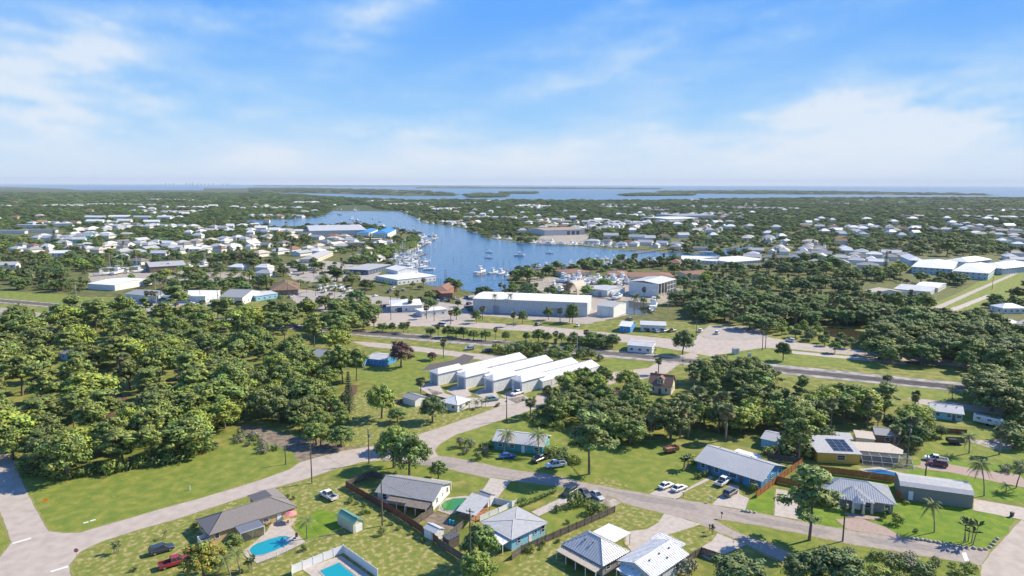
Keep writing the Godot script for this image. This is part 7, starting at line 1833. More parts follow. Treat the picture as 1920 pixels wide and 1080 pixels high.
var MID = [[-453,-606.2,16,10,20,"gable","r_pale","w_white",3],[-542.2,-820.1,14,10,-10,"hip","r_pale","w_white",3],[-473.8,-710.9,18,9,20,"gable","r_bright","w_white",3],[-525.9,-767.3,10,8,0,"hip","r_bright","w_white",3],[-555.9,-872.6,14,9,10,"gable","r_white","w_aqua",3],[-585.7,-931.7,22,9,0,"gable","r_pale","w_aqua",3],[-389.1,-677.2,12,9,0,"hip","r_pale","w_white",3],[-353.6,-641.2,16,10,-20,"hip","r_shingle","w_white",3],[-382.6,-770.9,14,9,10,"gable","r_white","w_aqua",3],[-359,-759.2,18,10,5,"hip","r_bright","w_white",3],[-328.8,-725.2,10,8,0,"gable","r_cream","w_white",3],[-371.3,-713.3,16,9,0,"gable","r_white","w_white",3],[-469.9,-1109.3,14,8,0,"hip","r_pale","w_white",3],[-481.4,-1162.8,12,8,20,"gable","r_bright","w_white",3],[-387.5,-1007,10,8,0,"hip","r_bright","w_white",3],[-436.9,-945.6,14,9,0,"hip","r_white","w_white",3],[-477,-1004,10,8,0,"hip","r_bright","w_white",3],[-757.9,-1027.3,44,9,3,"flat","r_pale","w_white",3],[-725.9,-1051.2,40,9,3,"flat","r_grey","w_white",3],[-821.2,-1164.1,46,10,2,"flat","r_white","w_white",3],[-796.2,-1209.7,30,10,0,"flat","r_bright","w_white",3],[-1046.4,-1438,18,12,0,"hip","r_terra","w_cream",3],[-1043.2,-1507.1,16,10,0,"hip","r_cream","w_white",3],[-1870.5,-2571.2,26,14,0,"hip","r_terra","w_cream",3],[-1504.4,-2178.3,14,10,0,"hip","r_terra","w_cream",3],[-1107.2,-1789.4,18,10,0,"hip","r_terra","w_cream",3],[-882.4,-1445.8,44,10,0,"gable","r_bright","w_white",3],[-845.3,-1470,40,10,0,"gable","r_bright","w_white",3],[-785.4,-1450.4,36,10,0,"gable","r_white","w_white",3],[-738.8,-1452.6,30,10,0,"gable","r_bright","w_white",3],[-789.5,-1292.4,30,10,0,"gable","r_bright","w_white",3],[-744.9,-1312.1,26,9,0,"gable","r_bright","w_white",3],[-676.6,-1279.7,26,9,10,"gable","r_bright","w_white",3],[-1118.8,-2062.1,20,12,0,"hip","r_bright","w_white",3],[-1023.4,-1941.5,20,10,0,"hip","r_bright","w_white",3],[-1071.3,-2111.5,18,10,0,"gable","r_cream","w_white",3],[-1002,-2070.1,24,12,0,"hip","r_bright","w_white",3],[-947.2,-2073.9,22,12,0,"hip","r_bright","w_white",3],[-969.2,-2217.5,26,12,0,"gable","r_bright","w_white",3],[-863.1,-2126,24,12,0,"hip","r_bright","w_white",3],[-787.8,-1997.6,16,10,0,"hip","r_white","w_white",3],[-777.1,-1624.1,16,12,0,"gable","r_bright","w_white",3],[-483.4,-1341.9,12,10,0,"hip","r_terra","w_white",3],[-409.8,-1111.4,18,10,0,"gable","r_bright","w_white",3],[-371.4,-1063.4,16,10,0,"gable","r_bright","w_white",3],[-202,-801.5,18,12,0,"hip","r_pale","w_cream",3],[-192.7,-844.1,26,10,0,"flat","r_pale","w_cream",3],[-180.7,-883.3,20,10,0,"flat","r_cream","w_cream",3],[-830.6,-2662,30,16,0,"gable","r_white","w_white",3],[-800.6,-2229.8,18,12,0,"hip","r_bright","w_white",3],[-696.3,-2003.6,22,12,0,"hip","r_cream","w_white",3],[-640.4,-2050.1,18,12,0,"hip","r_bright","w_white",3],[-535.5,-1756.7,20,12,0,"hip","r_cream","w_white",3],[-527.4,-1823.8,16,12,0,"hip","r_white","w_white",3],[-874,-2333.3,14,10,0,"hip","r_cream","w_white",3],[16.5,-1065,14,10,0,"hip","r_pale","w_white",3],[173.7,-1390.1,16,10,30,"gable","r_bright","w_white",3],[139.8,-963.4,20,9,0,"gable","r_pale","w_white",3],[190.9,-1082.9,14,12,0,"hip","r_bright","w_white",3],[172.7,-936.5,22,9,0,"gable","r_pale","w_white",3],[186.2,-919.2,14,10,0,"gable","r_white","w_white",3],[211.8,-946.8,18,10,0,"hip","r_brown","w_white",3],[304,-1253.5,16,12,0,"hip","r_bright","w_white",3],[325.5,-1223.1,12,10,30,"gable","r_bright","w_white",3],[284,-1062.5,14,10,40,"gable","r_grey","w_white",3],[245.1,-976.3,16,9,0,"gable","r_white","w_white",3],[315.2,-1087.2,14,10,0,"hip","r_pale","w_white",3],[289.2,-977.7,12,9,0,"hip","r_bright","w_white",3],[379.2,-1181.1,18,12,0,"hip","r_bright","w_white",3],[388.4,-1306.8,14,10,30,"gable","r_white","w_white",3],[417,-1196.8,16,12,0,"hip","r_cream","w_white",3],[384.6,-1021.5,14,10,0,"hip","r_bright","w_white",3],[381,-961.3,12,9,0,"hip","r_bright","w_white",3],[453.5,-1169.8,16,10,0,"hip","r_white","w_white",3],[490.5,-1069.5,14,10,0,"hip","r_bright","w_white",3],[523.2,-1094.4,14,10,10,"gable","r_bright","w_white",3],[581.9,-1160.8,16,10,0,"hip","r_bright","w_white",3],[640.1,-1220.1,14,10,0,"hip","r_white","w_white",3],[583.9,-1134.2,18,10,0,"hip","r_bright","w_white",3],[584.6,-1049.9,14,10,0,"hip","r_bright","w_white",3],[612.6,-1085.4,14,10,0,"hip","r_cream","w_white",3],[680.8,-1150.9,18,12,0,"hip","r_bright","w_white",3],[615.8,-1039.9,12,9,0,"gable","r_white","w_white",3],[565,-986.3,12,9,0,"hip","r_pale","w_white",3],[423.6,-876.4,14,9,0,"gable","r_terra","w_white",3],[757.5,-1457.3,18,12,0,"hip","r_bright","w_white",3],[870,-1484,20,12,0,"hip","r_bright","w_white",3],[759.6,-1358.2,16,10,0,"hip","r_white","w_white",3],[962.3,-1510.7,14,10,0,"hip","r_bright","w_white",3],[856.1,-1326.2,16,10,0,"hip","r_bright","w_white",3],[1037.8,-1491.8,18,12,0,"hip","r_bright","w_white",3],[1024.8,-1448.3,12,10,0,"hip","r_white","w_white",3],[895.6,-1229.9,20,10,0,"gable","r_white","w_white",3],[1390.8,-1937.6,14,10,0,"hip","r_bright","w_white",3],[619.6,-1390.1,12,9,0,"hip","r_bright","w_white",3],[570.7,-1314.4,12,9,0,"gable","r_bright","w_white",3],[662.3,-1411.7,12,9,0,"hip","r_white","w_white",3],[668.5,-1474.7,14,10,0,"hip","r_bright","w_white",3],[60.7,-1562.2,12,9,0,"hip","r_bright","w_white",3],[86.4,-1386.2,12,9,0,"gable","r_white","w_white",3],[28.3,-1466.8,14,10,0,"hip","r_white","w_white",3],[134,-1494.2,14,9,0,"gable","r_bright","w_white",3],[196.2,-1866.7,12,9,0,"hip","r_bright","w_white",3],[142.3,-1828.8,12,9,0,"hip","r_white","w_white",3],[79.6,-2054.4,14,10,0,"hip","r_bright","w_white",3],[26.5,-1725.7,12,9,0,"hip","r_bright","w_white",3],[-248.9,-2121.6,16,10,0,"hip","r_cream","w_white",3],[-146.3,-1778.9,14,10,0,"hip","r_cream","w_white",3],[-99.4,-1689,14,10,0,"hip","r_white","w_white",3],[-70.6,-1633.9,14,10,0,"hip","r_bright","w_white",3],[-57.2,-1817.2,12,9,0,"hip","r_bright","w_white",3],[-41.4,-2090.2,14,10,0,"hip","r_white","w_white",3],[-105.5,-1921.6,12,9,0,"hip","r_cream","w_white",3],[257.6,-1651.1,14,10,0,"hip","r_bright","w_white",3],[326.1,-1742.2,14,10,0,"hip","r_bright","w_white",3],[628.7,-1790.5,14,10,0,"hip","r_bright","w_white",3],[786.2,-1976.6,16,10,0,"hip","r_white","w_white",3]]
var CARS = [["parked_car","suv","navy",-72.83,-131.64,0.652,"dark navy estate car parked on the sandy grass by the tan house",""],["pickup_truck","pickup","red",-67.8,-126.75,0.639,"dark red pickup truck beside the mango tree",""],["pickup_truck","pickup","white",-44.77,-156.5,2.411,"white pickup truck parked on the grass near the green-roofed shed",""],["parked_car","sedan","blue",-1.22,-181.3,0.288,"blue car parked under the palms at the teal house",""],["pickup_truck","pickup","black",7.91,-179.33,-2.336,"black pickup truck beside the flowering bushes at the teal house",""],["pickup_truck","pickup","white",12.02,-175.2,-2.817,"white four-door pickup truck next to the black one on the verge",""],["parked_car","suv","black",14.27,-158.55,-2.23,"black sport utility car on the narrow concrete driveway",""],["parked_car","sedan","grey",18.23,-158.13,-1.196,"dark grey car tucked behind the round hedge",""],["parked_car","sedan","silver",20.97,-156.85,-1.106,"silver car at the end of the hedge by the street",""],["parked_car","sedan","white",39.23,-162.72,0.665,"white sedan on the driveway nearer the vacant lot",""],["parked_car","sedan","white",42.18,-161.22,0.638,"white sedan on the driveway nearer the footpath",""],["pickup_truck","pickup","white",54.42,-165,0.807,"white pickup truck on the grass before the blue house",""],["parked_car","suv","grey",54.28,-158.77,0.764,"dark grey hatchback on the driveway before the blue house",""],["pickup_truck","pickup","white",118,-179.62,2.711,"white pickup truck parked beside the red car",""],["parked_car","suv","maroon",116.54,-176.53,2.701,"dark red sport utility car on the brick driveway",""],["parked_car","suv","teal",-6.89,-232.03,0.456,"old teal car parked under young palms",""],["pickup_truck","pickup","white",2.07,-239.22,-2.354,"white pickup truck outside the last storage building",""],["parked_car","suv","silver",-19.68,-306.71,-2.793,"silver sport utility car on the road by the railway",""],["parked_car","suv","navy",-11.37,-302.25,-2.947,"dark blue car on the shaded road by the railway",""],["parked_car","suv","white",98.49,-347.19,1.096,"white car in the crossing car park near the pole",""],["parked_car","suv","white",105.76,-342.16,1.053,"white car in the crossing car park by the flower bed",""],["parked_car","suv","white",136.42,-325.09,2.119,"white car driving on the highway by the canal",""],["parked_car","sedan","navy",-295.24,-400.67,0.013,"dark car parked on sand beside the railway",""],["motorhome","van","white",-272.49,-395.84,-3.129,"white camper van parked on sand beside the railway",""],["box_truck","van","white",-38.43,-359.64,2.753,"white delivery truck parked across the highway",""],["parked_car","sedan","white",-92.94,-456.45,1.147,"white sedan parked on the harbour-front pavement","cars parked along the harbour front"],["parked_car","suv","tan",-87.14,-412.34,1.656,"tan sport utility car parked on the harbour-front pavement","cars parked along the harbour front"],["pickup_truck","pickup","grey",-89.55,-405.16,2.189,"grey pickup truck parked on the harbour-front pavement","cars parked along the harbour front"],["parked_car","suv","maroon",-80.27,-416.11,1.088,"dark red sport utility car parked on the harbour-front pavement","cars parked along the harbour front"],["parked_car","sedan","white",-56.16,-395.3,1.584,"white sedan parked on the harbour-front pavement","cars parked along the harbour front"],["parked_car","suv","silver",-48.6,-435.91,2.089,"silver sport utility car parked on the harbour-front pavement","cars parked along the harbour front"],["pickup_truck","pickup","blue",-44.82,-440.05,1.049,"blue pickup truck parked on the harbour-front pavement","cars parked along the harbour front"],["parked_car","suv","black",-41.15,-438.05,1.549,"black sport utility car parked on the harbour-front pavement","cars parked along the harbour front"],["parked_car","sedan","white",-38.02,-446.42,2.061,"white sedan parked on the harbour-front pavement","cars parked along the harbour front"],["parked_car","suv","tan",-86.21,-482.29,1.155,"tan sport utility car parked on the harbour-front pavement","cars parked along the harbour front"],["pickup_truck","pickup","grey",-87.15,-472.6,1.645,"grey pickup truck parked on the harbour-front pavement","cars parked along the harbour front"],["parked_car","suv","maroon",-81.19,-475.07,2.105,"dark red sport utility car parked on the harbour-front pavement","cars parked along the harbour front"],["parked_car","sedan","white",-87.24,-494.94,1.166,"white sedan parked on the harbour-front pavement","cars parked along the harbour front"],["parked_car","suv","silver",-77.81,-482.42,1.625,"silver sport utility car parked on the harbour-front pavement","cars parked along the harbour front"],["pickup_truck","pickup","blue",-30.35,-448.66,2.046,"blue pickup truck parked on the harbour-front pavement","cars parked along the harbour front"],["parked_car","suv","black",-27.14,-426.31,1.006,"black sport utility car parked on the harbour-front pavement","cars parked along the harbour front"],["parked_car","sedan","white",-116.12,-456.1,1.709,"white sedan parked on the harbour-front pavement","cars parked along the harbour front"],["parked_car","suv","tan",-125.13,-462.71,2.181,"tan sport utility car parked on the harbour-front pavement","cars parked along the harbour front"],["pickup_truck","pickup","grey",-128.14,-447.23,1.204,"grey pickup truck parked on the harbour-front pavement","cars parked along the harbour front"],["parked_car","suv","maroon",-107.64,-443.3,1.695,"dark red sport utility car parked on the harbour-front pavement","cars parked along the harbour front"],["parked_car","sedan","white",-147.11,-462.38,2.212,"white sedan parked on the harbour-front pavement","cars parked along the harbour front"],["parked_car","suv","silver",-148.65,-451.23,1.246,"silver sport utility car parked on the harbour-front pavement","cars parked along the harbour front"],["pickup_truck","pickup","blue",-135.75,-442.89,1.755,"blue pickup truck parked on the harbour-front pavement","cars parked along the harbour front"],["parked_car","suv","black",-201.49,-592.14,2.165,"black sport utility car parked on the harbour-front pavement","cars parked along the harbour front"],["parked_car","sedan","white",-189.83,-577.91,1.379,"white sedan parked on the harbour-front pavement","cars parked along the harbour front"],["parked_car","suv","tan",-177.74,-561,1.789,"tan sport utility car parked on the harbour-front pavement","cars parked along the harbour front"],["pickup_truck","pickup","grey",-169.4,-578.29,2.138,"grey pickup truck parked on the harbour-front pavement","cars parked along the harbour front"],["parked_car","suv","maroon",-152.96,-551.63,1.308,"dark red sport utility car parked on the harbour-front pavement","cars parked along the harbour front"],["parked_car","sedan","white",-178.18,-592.59,1.778,"white sedan parked on the harbour-front pavement","cars parked along the harbour front"],["parked_car","suv","silver",-148.52,-568.27,2.12,"silver sport utility car parked on the harbour-front pavement","cars parked along the harbour front"],["pickup_truck","pickup","blue",-133.38,-551.98,1.276,"blue pickup truck parked on the harbour-front pavement","cars parked along the harbour front"],["parked_car","suv","black",-154.92,-612.17,1.736,"black sport utility car parked on the harbour-front pavement","cars parked along the harbour front"],["parked_car","sedan","white",-179.86,-632.04,2.111,"white sedan parked on the harbour-front pavement","cars parked along the harbour front"],["parked_car","suv","tan",-239.19,-435.21,1.426,"tan sport utility car parked on the harbour-front pavement","cars parked along the harbour front"],["pickup_truck","pickup","grey",-221.87,-421.68,1.946,"grey pickup truck parked on the harbour-front pavement","cars parked along the harbour front"],["parked_car","suv","maroon",-211.86,-421.82,2.339,"dark red sport utility car parked on the harbour-front pavement","cars parked along the harbour front"],["parked_car","sedan","white",-203.59,-425.78,1.344,"white sedan parked on the harbour-front pavement","cars parked along the harbour front"],["parked_car","suv","silver",-193.53,-433.84,1.88,"silver sport utility car parked on the harbour-front pavement","cars parked along the harbour front"],["pickup_truck","pickup","blue",-234.56,-421.5,2.365,"blue pickup truck parked on the harbour-front pavement","cars parked along the harbour front"],["parked_car","suv","black",14.57,-362.37,0.865,"black sport utility car parked on the harbour-front pavement","cars parked along the harbour front"],["parked_car","sedan","white",35.5,-359.81,1.342,"white sedan parked on the harbour-front pavement","cars parked along the harbour front"],["parked_car","suv","tan",66.49,-377.67,1.916,"tan sport utility car parked on the harbour-front pavement","cars parked along the harbour front"],["pickup_truck","pickup","grey",83.53,-346.95,0.746,"grey pickup truck parked on the harbour-front pavement","cars parked along the harbour front"],["parked_car","suv","maroon",71.23,-348.11,1.243,"dark red sport utility car parked on the harbour-front pavement","cars parked along the harbour front"],["parked_car","sedan","white",74.88,-345.56,1.924,"white sedan parked on the harbour-front pavement","cars parked along the harbour front"],["parked_car","suv","silver",79.91,-346.91,0.751,"silver sport utility car parked on the harbour-front pavement","cars parked along the harbour front"]]
var BOATS = [["white sport fishing boat with tall tuna tower at the dock finger","",[[2,-27,-581,60,0.1,1]]],["white cabin cruiser moored beside the tower boat","",[[1,-16,-578,50,0.1,1]]],["white cabin cruiser at the far end of the dock finger","",[[1,-9,-574,60,0.1,1]]],["small motorboat tied at the end of the dock finger","",[[0,-4,-564,60,0.1,1]]],["open motorboat at anchor in mid basin, the farther of a pair","",[[0,-25,-755,5,0.1,1]]],["open motorboat at anchor in mid basin, the nearer of a pair","",[[0,-24,-700,0,0.1,1]]],["cabin cruiser at anchor off the boatyard","",[[1,8,-722,10,0.1,1]]],["open motorboat alone in the middle of the channel","",[[0,42,-751,0,0.1,1]]],["sailboat with green hull cover moored near the restaurant pilings","",[[3,-74,-602,20,0.1,1]]],["large sailboat moored at the inlet mouth","",[[3,215,-749,0,1,1.3]]],["big white motor yacht along the opposite shore","",[[1,133,-824,0,0.1,1.4]]],["white boat moored stern-to at the west marina docks","boats moored along the west marina",[[1,-132,-730,20,0.1,1],[0,-125,-736,27,0.1,1],[2,-120,-753,34,0.1,1],[1,-119,-778,41,0.1,1],[0,-116,-797,48,0.1,1],[1,-115,-824,55,0.1,1],[0,-121,-698,22,0.1,1],[2,-116,-709,29,0.1,1],[1,-112,-725,36,0.1,1],[0,-109,-742,43,0.1,1],[1,-106,-765,50,0.1,1],[0,-119,-669,57,0.1,1],[2,-113,-674,24,0.1,1],[1,-108,-683,31,0.1,1],[0,-104,-698,38,0.1,1],[1,-106,-638,45,0.1,1],[0,-100,-642,52,0.1,1],[2,-96,-651,59,0.1,1],[1,-91,-660,26,0.1,1],[0,-81,-622,33,0.1,1],[1,-88,-626,40,0.1,1],[0,-93,-613,47,0.1,1],[2,-118,-885,54,0.1,1],[1,-117,-910,21,0.1,1],[0,-114,-928,28,0.1,1],[1,-110,-937,35,0.1,1],[0,-107,-956,42,0.1,1],[2,-130,-955,49,0.1,1],[1,-126,-975,56,0.1,1],[0,-122,-995,23,0.1,1],[1,-116,-995,30,0.1,1],[0,-113,-854,37,0.1,1],[2,-110,-869,44,0.1,1],[1,-100,-630,25,0.1,1],[2,-128,-752,25,0.1,1],[0,-113,-788,55,0.1,1],[2,-117,-685,55,0.1,1],[0,-92,-620,50,0.1,1],[1,-86,-665,10,0.1,1],[0,-85,-661,50,0.1,1],[1,-112,-709,15,0.1,1],[2,-108,-709,25,0.1,1],[1,-122,-720,10,0.1,1],[2,-117,-679,50,0.1,1],[0,-123,-715,10,0.1,1],[2,-106,-668,35,0.1,1],[0,-102,-695,15,0.1,1],[1,-83,-615,45,0.1,1],[0,-111,-650,30,0.1,1]]],["big white yacht moored by the blue-roofed waterfront buildings","yachts by the blue-roofed buildings",[[1,-181,-1070,10,0.1,1.2],[2,-174,-1095,10,0.1,1.2],[1,-164,-1083,10,0.1,1.2],[2,-155,-1071,10,0.1,1.2],[1,-186,-1070,10,0.1,1.2]]],["boat moored along the far wooded shore of the basin","boats moored along the east shore",[[0,-310,-1909,0,0.1,1],[1,-285,-1838,37,0.1,1],[1,-263,-1772,74,0.1,1],[0,-218,-1548,21,0.1,1],[2,-196,-1435,58,0.1,1],[0,-179,-1374,5,0.1,1],[1,-168,-1337,42,0.1,1],[1,-151,-1302,79,0.1,1],[0,-26,-958,26,0.1,1],[2,-19,-949,63,0.1,1],[0,-11,-949,10,0.1,1],[1,-4,-940,47,0.1,1],[1,35,-890,84,0.1,1],[0,44,-898,31,0.1,1],[2,52,-890,68,0.1,1],[0,62,-882,15,0.1,1],[1,77,-875,52,0.1,1],[1,89,-875,89,0.1,1],[0,103,-860,36,0.1,1],[2,109,-860,73,0.1,1],[0,114,-845,20,0.1,1],[1,121,-845,57,0.1,1],[1,129,-853,4,0.1,1],[0,-96,-1222,41,0.1,1],[2,-82,-1192,78,0.1,1],[1,28,-880,50,0.1,1],[0,36,-868,10,0.1,1],[1,45,-863,10,0.1,1],[0,53,-857,30,0.1,1],[1,62,-860,20,0.1,1],[0,71,-856,50,0.1,1],[1,80,-858,60,0.1,1],[0,87,-847,10,0.1,1],[1,95,-837,20,0.1,1],[0,102,-828,0,0.1,1],[1,112,-839,70,0.1,1],[0,118,-822,20,0.1,1],[1,127,-822,70,0.1,1],[0,134,-816,50,0.1,1]]],["sailboat with bare mast moored along the east shore","sailboats on the east shore",[[3,-56,-1063,0,0.1,1],[3,-27,-988,0,0.1,1]]],["white boat lying in the upper basin beyond the blue roofs","boats anchored in the upper basin",[[1,-422,-1671,0,0.1,1],[0,-342,-1367,50,0.1,1],[2,-333,-1428,100,0.1,1],[1,-320,-1408,150,0.1,1],[0,-309,-1388,20,0.1,1],[2,-346,-1471,70,0.1,1],[1,-305,-1496,120,0.1,1],[0,-266,-1371,170,0.1,1],[2,-448,-1939,40,0.1,1],[1,-494,-1975,90,0.1,1],[0,-516,-2015,140,0.1,1],[2,-451,-1978,10,0.1,1],[1,-234,-1232,60,0.1,1]]],["white boat stored ashore on blocks in the boatyards","boats stored ashore in the boatyards",[[1,-340,-558,40,0.9,1],[0,-338,-565,63,0.9,1],[2,-332,-568,86,0.9,1],[0,-328,-575,109,0.9,1],[1,-320,-579,62,0.9,1],[0,-303,-586,85,0.9,1],[2,-301,-594,108,0.9,1],[0,-293,-598,61,0.9,1],[1,-288,-602,84,0.9,1],[0,-283,-610,107,0.9,1],[2,-279,-614,60,0.9,1],[0,-272,-614,83,0.9,1],[1,-263,-610,106,0.9,1],[0,-100,-418,59,0.9,1],[0,-101,-414,82,0.9,1],[0,65,-534,105,0.9,1],[1,69,-537,58,0.9,1],[0,74,-531,81,0.9,1],[2,79,-525,104,0.9,1],[0,82,-517,57,0.9,1],[1,89,-522,80,0.9,1],[0,82,-506,103,0.9,1],[2,34,-470,56,0.9,1],[0,40,-470,79,0.9,1],[1,52,-470,102,0.9,1],[0,57,-531,55,0.9,1],[2,54,-543,78,0.9,1],[0,69,-459,101,0.9,1],[1,71,-448,54,0.9,1],[0,32,-510,77,0.9,1],[0,-132,-474,100,0.9,1],[0,-128,-482,53,0.9,1],[0,-124,-487,76,0.9,1],[0,-138,-484,99,0.9,1],[0,-135,-492,52,0.9,1],[0,-130,-494,75,0.9,1],[0,-120,-479,98,0.9,1],[0,-114,-472,51,0.9,1],[2,88,-415,74,0.9,1],[0,84,-402,97,0.9,1],[1,139,-431,50,0.9,1],[1,61,-522,30,0.9,1],[0,44,-512,80,0.9,1],[2,42,-527,30,0.9,1],[1,79,-537,40,0.9,1],[0,76,-539,80,0.9,1],[2,88,-535,60,0.9,1],[1,64,-519,80,0.9,1],[0,70,-525,60,0.9,1],[2,79,-518,60,0.9,1],[1,45,-529,30,0.9,1],[0,90,-519,100,0.9,1],[2,48,-522,80,0.9,1],[1,58,-513,80,0.9,1],[0,91,-535,60,0.9,1],[2,40,-530,80,0.9,1],[1,45,-524,30,0.9,1]]],["sailboat with bare mast stored ashore on blocks","sailboats stored ashore",[[3,-354,-593,15,1.2,1],[3,-343,-593,15,1.2,1],[3,-335,-601,15,1.2,1],[3,-292,-642,15,1.2,1]]],["boat in a slip along the near shore of the basin","boats in the east slips",[[1,86,-683,0,0.1,1],[0,96,-693,41,0.1,1],[1,104,-693,82,0.1,1],[0,112,-693,3,0.1,1],[1,121,-684,44,0.1,1],[0,24,-616,85,0.1,1],[1,32,-620,6,0.1,1],[0,42,-628,47,0.1,1],[1,56,-641,88,0.1,1],[0,67,-650,9,0.1,1],[1,19,-604,50,0.1,1],[0,280,-857,91,0.1,1],[1,285,-814,12,0.1,1],[0,322,-843,53,0.1,1],[1,335,-844,94,0.1,1],[0,334,-815,15,0.1,1],[1,379,-823,56,0.1,1],[0,50,-623,10,0.1,1],[1,118,-664,80,0.1,1],[0,36,-619,30,0.1,1],[1,22,-602,10,0.1,1],[0,140,-675,0,0.1,1],[1,84,-635,0,0.1,1],[0,81,-646,80,0.1,1],[1,25,-604,20,0.1,1],[0,25,-615,10,0.1,1],[1,81,-653,30,0.1,1],[0,75,-633,70,0.1,1],[1,88,-651,20,0.1,1],[0,102,-654,80,0.1,1],[1,74,-640,90,0.1,1],[0,143,-682,50,0.1,1],[1,31,-622,100,0.1,1],[0,21,-602,50,0.1,1],[1,54,-627,70,0.1,1],[0,18,-611,110,0.1,1],[1,95,-648,100,0.1,1],[0,88,-647,110,0.1,1],[1,62,-641,70,0.1,1],[0,57,-628,30,0.1,1],[1,112,-667,60,0.1,1],[0,137,-682,60,0.1,1],[1,84,-637,80,0.1,1]]],["sailboat with bare mast at the west marina docks","sailboats at the west marina",[[3,-108,-700,30,0.1,1],[3,-115,-723,30,0.1,1],[3,-93,-631,30,0.1,1],[3,-120,-736,30,0.1,1],[3,-120,-737,30,0.1,1],[3,-105,-718,30,0.1,1]]]]
var DOCKS = [[128.48,-777.5,169.06,-811.14],[135.39,-747.57,182.09,-798.11],[165.08,-754.12,216.51,-786.02],[179.39,-772.55,217.26,-812.39],[-31.09,-560.31,-2.41,-599.69],[-69.15,-528.42,-102.96,-605.34],[-106.86,-637.72,-94.38,-747.84],[-110.84,-803.86,-106.3,-965.35],[18.85,-969.25,50.18,-915.21],[29.96,-850.23,89.54,-844.42],[-121.22,-698.09,-110.84,-803.86],[-101.35,-625.27,-84.63,-669.53],[74.3,-672.98,125.77,-693.54],[-475.19,-2253.58,-428.46,-2109.31],[-462.27,-1698.75,-439.49,-1939.23]]
var PILES = [-69.7,-549.9,-66.4,-543.6,-63.1,-537.5,-59.9,-531.5,-57.5,-525.7,-72.7,-562.9,-69.2,-556.3,-55.3,-519.9,-57.4,-580.4,-54.1,-559.9,-50.2,-540.8,-55.3,-553.3,-59.5,-684.5,-96.4,-928.5,-89.7,-869.9,-31.2,-805.9,-14.1,-635.4,-8.3,-648.4,-2.7,-657.5,-134.8,-777.2,-97.6,-804.2,-89,-778.3,-94.5,-730.7,-90.7,-742.1]
var POLES = [[-51.18,-164.69,10.5,0,0,0,0,"wooden utility pole with street lamp arm between the street and the white pickup"],[-39.15,-177.21,10,0,0,0,1,"wooden utility pole with transformer beside the big shade tree"],[-28.99,-142.79,11,0,0,0,0,"leaning wooden utility pole standing against the brown fence"],[-7.91,-121.33,15,0,1.6,1.2,1,"tall utility pole with transformer behind the round tree"],[-61.73,-176.35,5.5,0,0,0,0,"short dead palm stump on the grassy corner lot"],[-1.63,-211.49,9,0,0,0,0,"wooden utility pole on the verge across from the storage buildings"],[71.43,-136.58,10,0,0,0,1,"wooden utility pole on the grass verge before the grey hip-roofed house"],[108.02,-176.3,12,0,1.5,0.5,1,"tall leaning utility pole beside the screened pool"],[109.22,-169.79,6,0,0,0,0,"short dark lamp post behind the grey barn"],[91.14,-328.61,10,0,1.8,1.9,0,"utility pole at the highway junction near the shrub mound"],[116.04,-307.06,11,0,1.8,1.9,0,"utility pole beside the highway opposite the canal"],[118.67,-310.18,13,0,1.8,1.9,0,"taller utility pole of a pair beside the highway"],[161.17,-291.02,9,0,1.5,1.9,0,"utility pole at the edge of the oaks by the footpath"],[162.33,-290.12,9,0,1.5,1.9,0,"second utility pole at the edge of the oaks by the footpath"],[30.16,-306.19,8,1,0,0,0,"thin pale signal mast beside the railway hedge"],[-267.67,-411.7,16,1,2.2,1.9,0,"tall concrete utility pole beside the railway by the camper van"],[-268.46,-406.29,12,0,1.8,1.9,0,"dark wooden utility pole next to the concrete one"],[-223.86,-421.63,18,1,2.2,1.9,0,"tall concrete utility pole in front of the aqua shop"],[-220.86,-421.67,14,0,1.8,1.9,0,"dark utility pole in front of the aqua shop"],[-201.77,-433.7,10,0,1.6,1.9,1,"utility pole before the long aqua shop"],[-196.98,-448.34,12,0,1.6,1.9,1,"utility pole by the bare tree near the grey gables"],[-149.4,-446.89,12,0,1.5,1.9,0,"utility pole beside the thatched pavilion"],[-91.6,-417.79,12,0,1.5,1.9,0,"utility pole on the lot before the navy building"],[-68.23,-375.99,14,0,1.6,1.9,1,"utility pole with transformer before the white shop"],[-43.56,-373.28,12,0,1.6,1.9,0,"utility pole before the white delivery truck"],[-94.27,-368.23,13,0,1.6,1.9,0,"utility pole rising from the edge of the wood"],[95.82,-411.17,14,1,0,0,0,"pale mast standing by the boat slip trees"],[107.04,-426.22,13,1,0,0,0,"second pale mast standing by the boat slip trees"],[144.04,-421.02,12,1,0,0,0,"pale mast among the trees beyond the car park"],[148.37,-424.87,16,1,0,0,0,"taller pale mast among the trees beyond the car park"],[425.82,-846.16,14,1,0,0,0,"far pale mast by the diagonal street"],[353.25,-494.24,10,0,1.5,0.4,0,"utility pole on the lawn by the diagonal road"],[-48.01,-638.94,9,1,0,0,0,"channel marker post standing in open water"],[-61.65,-709.81,7,1,0,0,0,"slender channel marker post in mid basin"]]
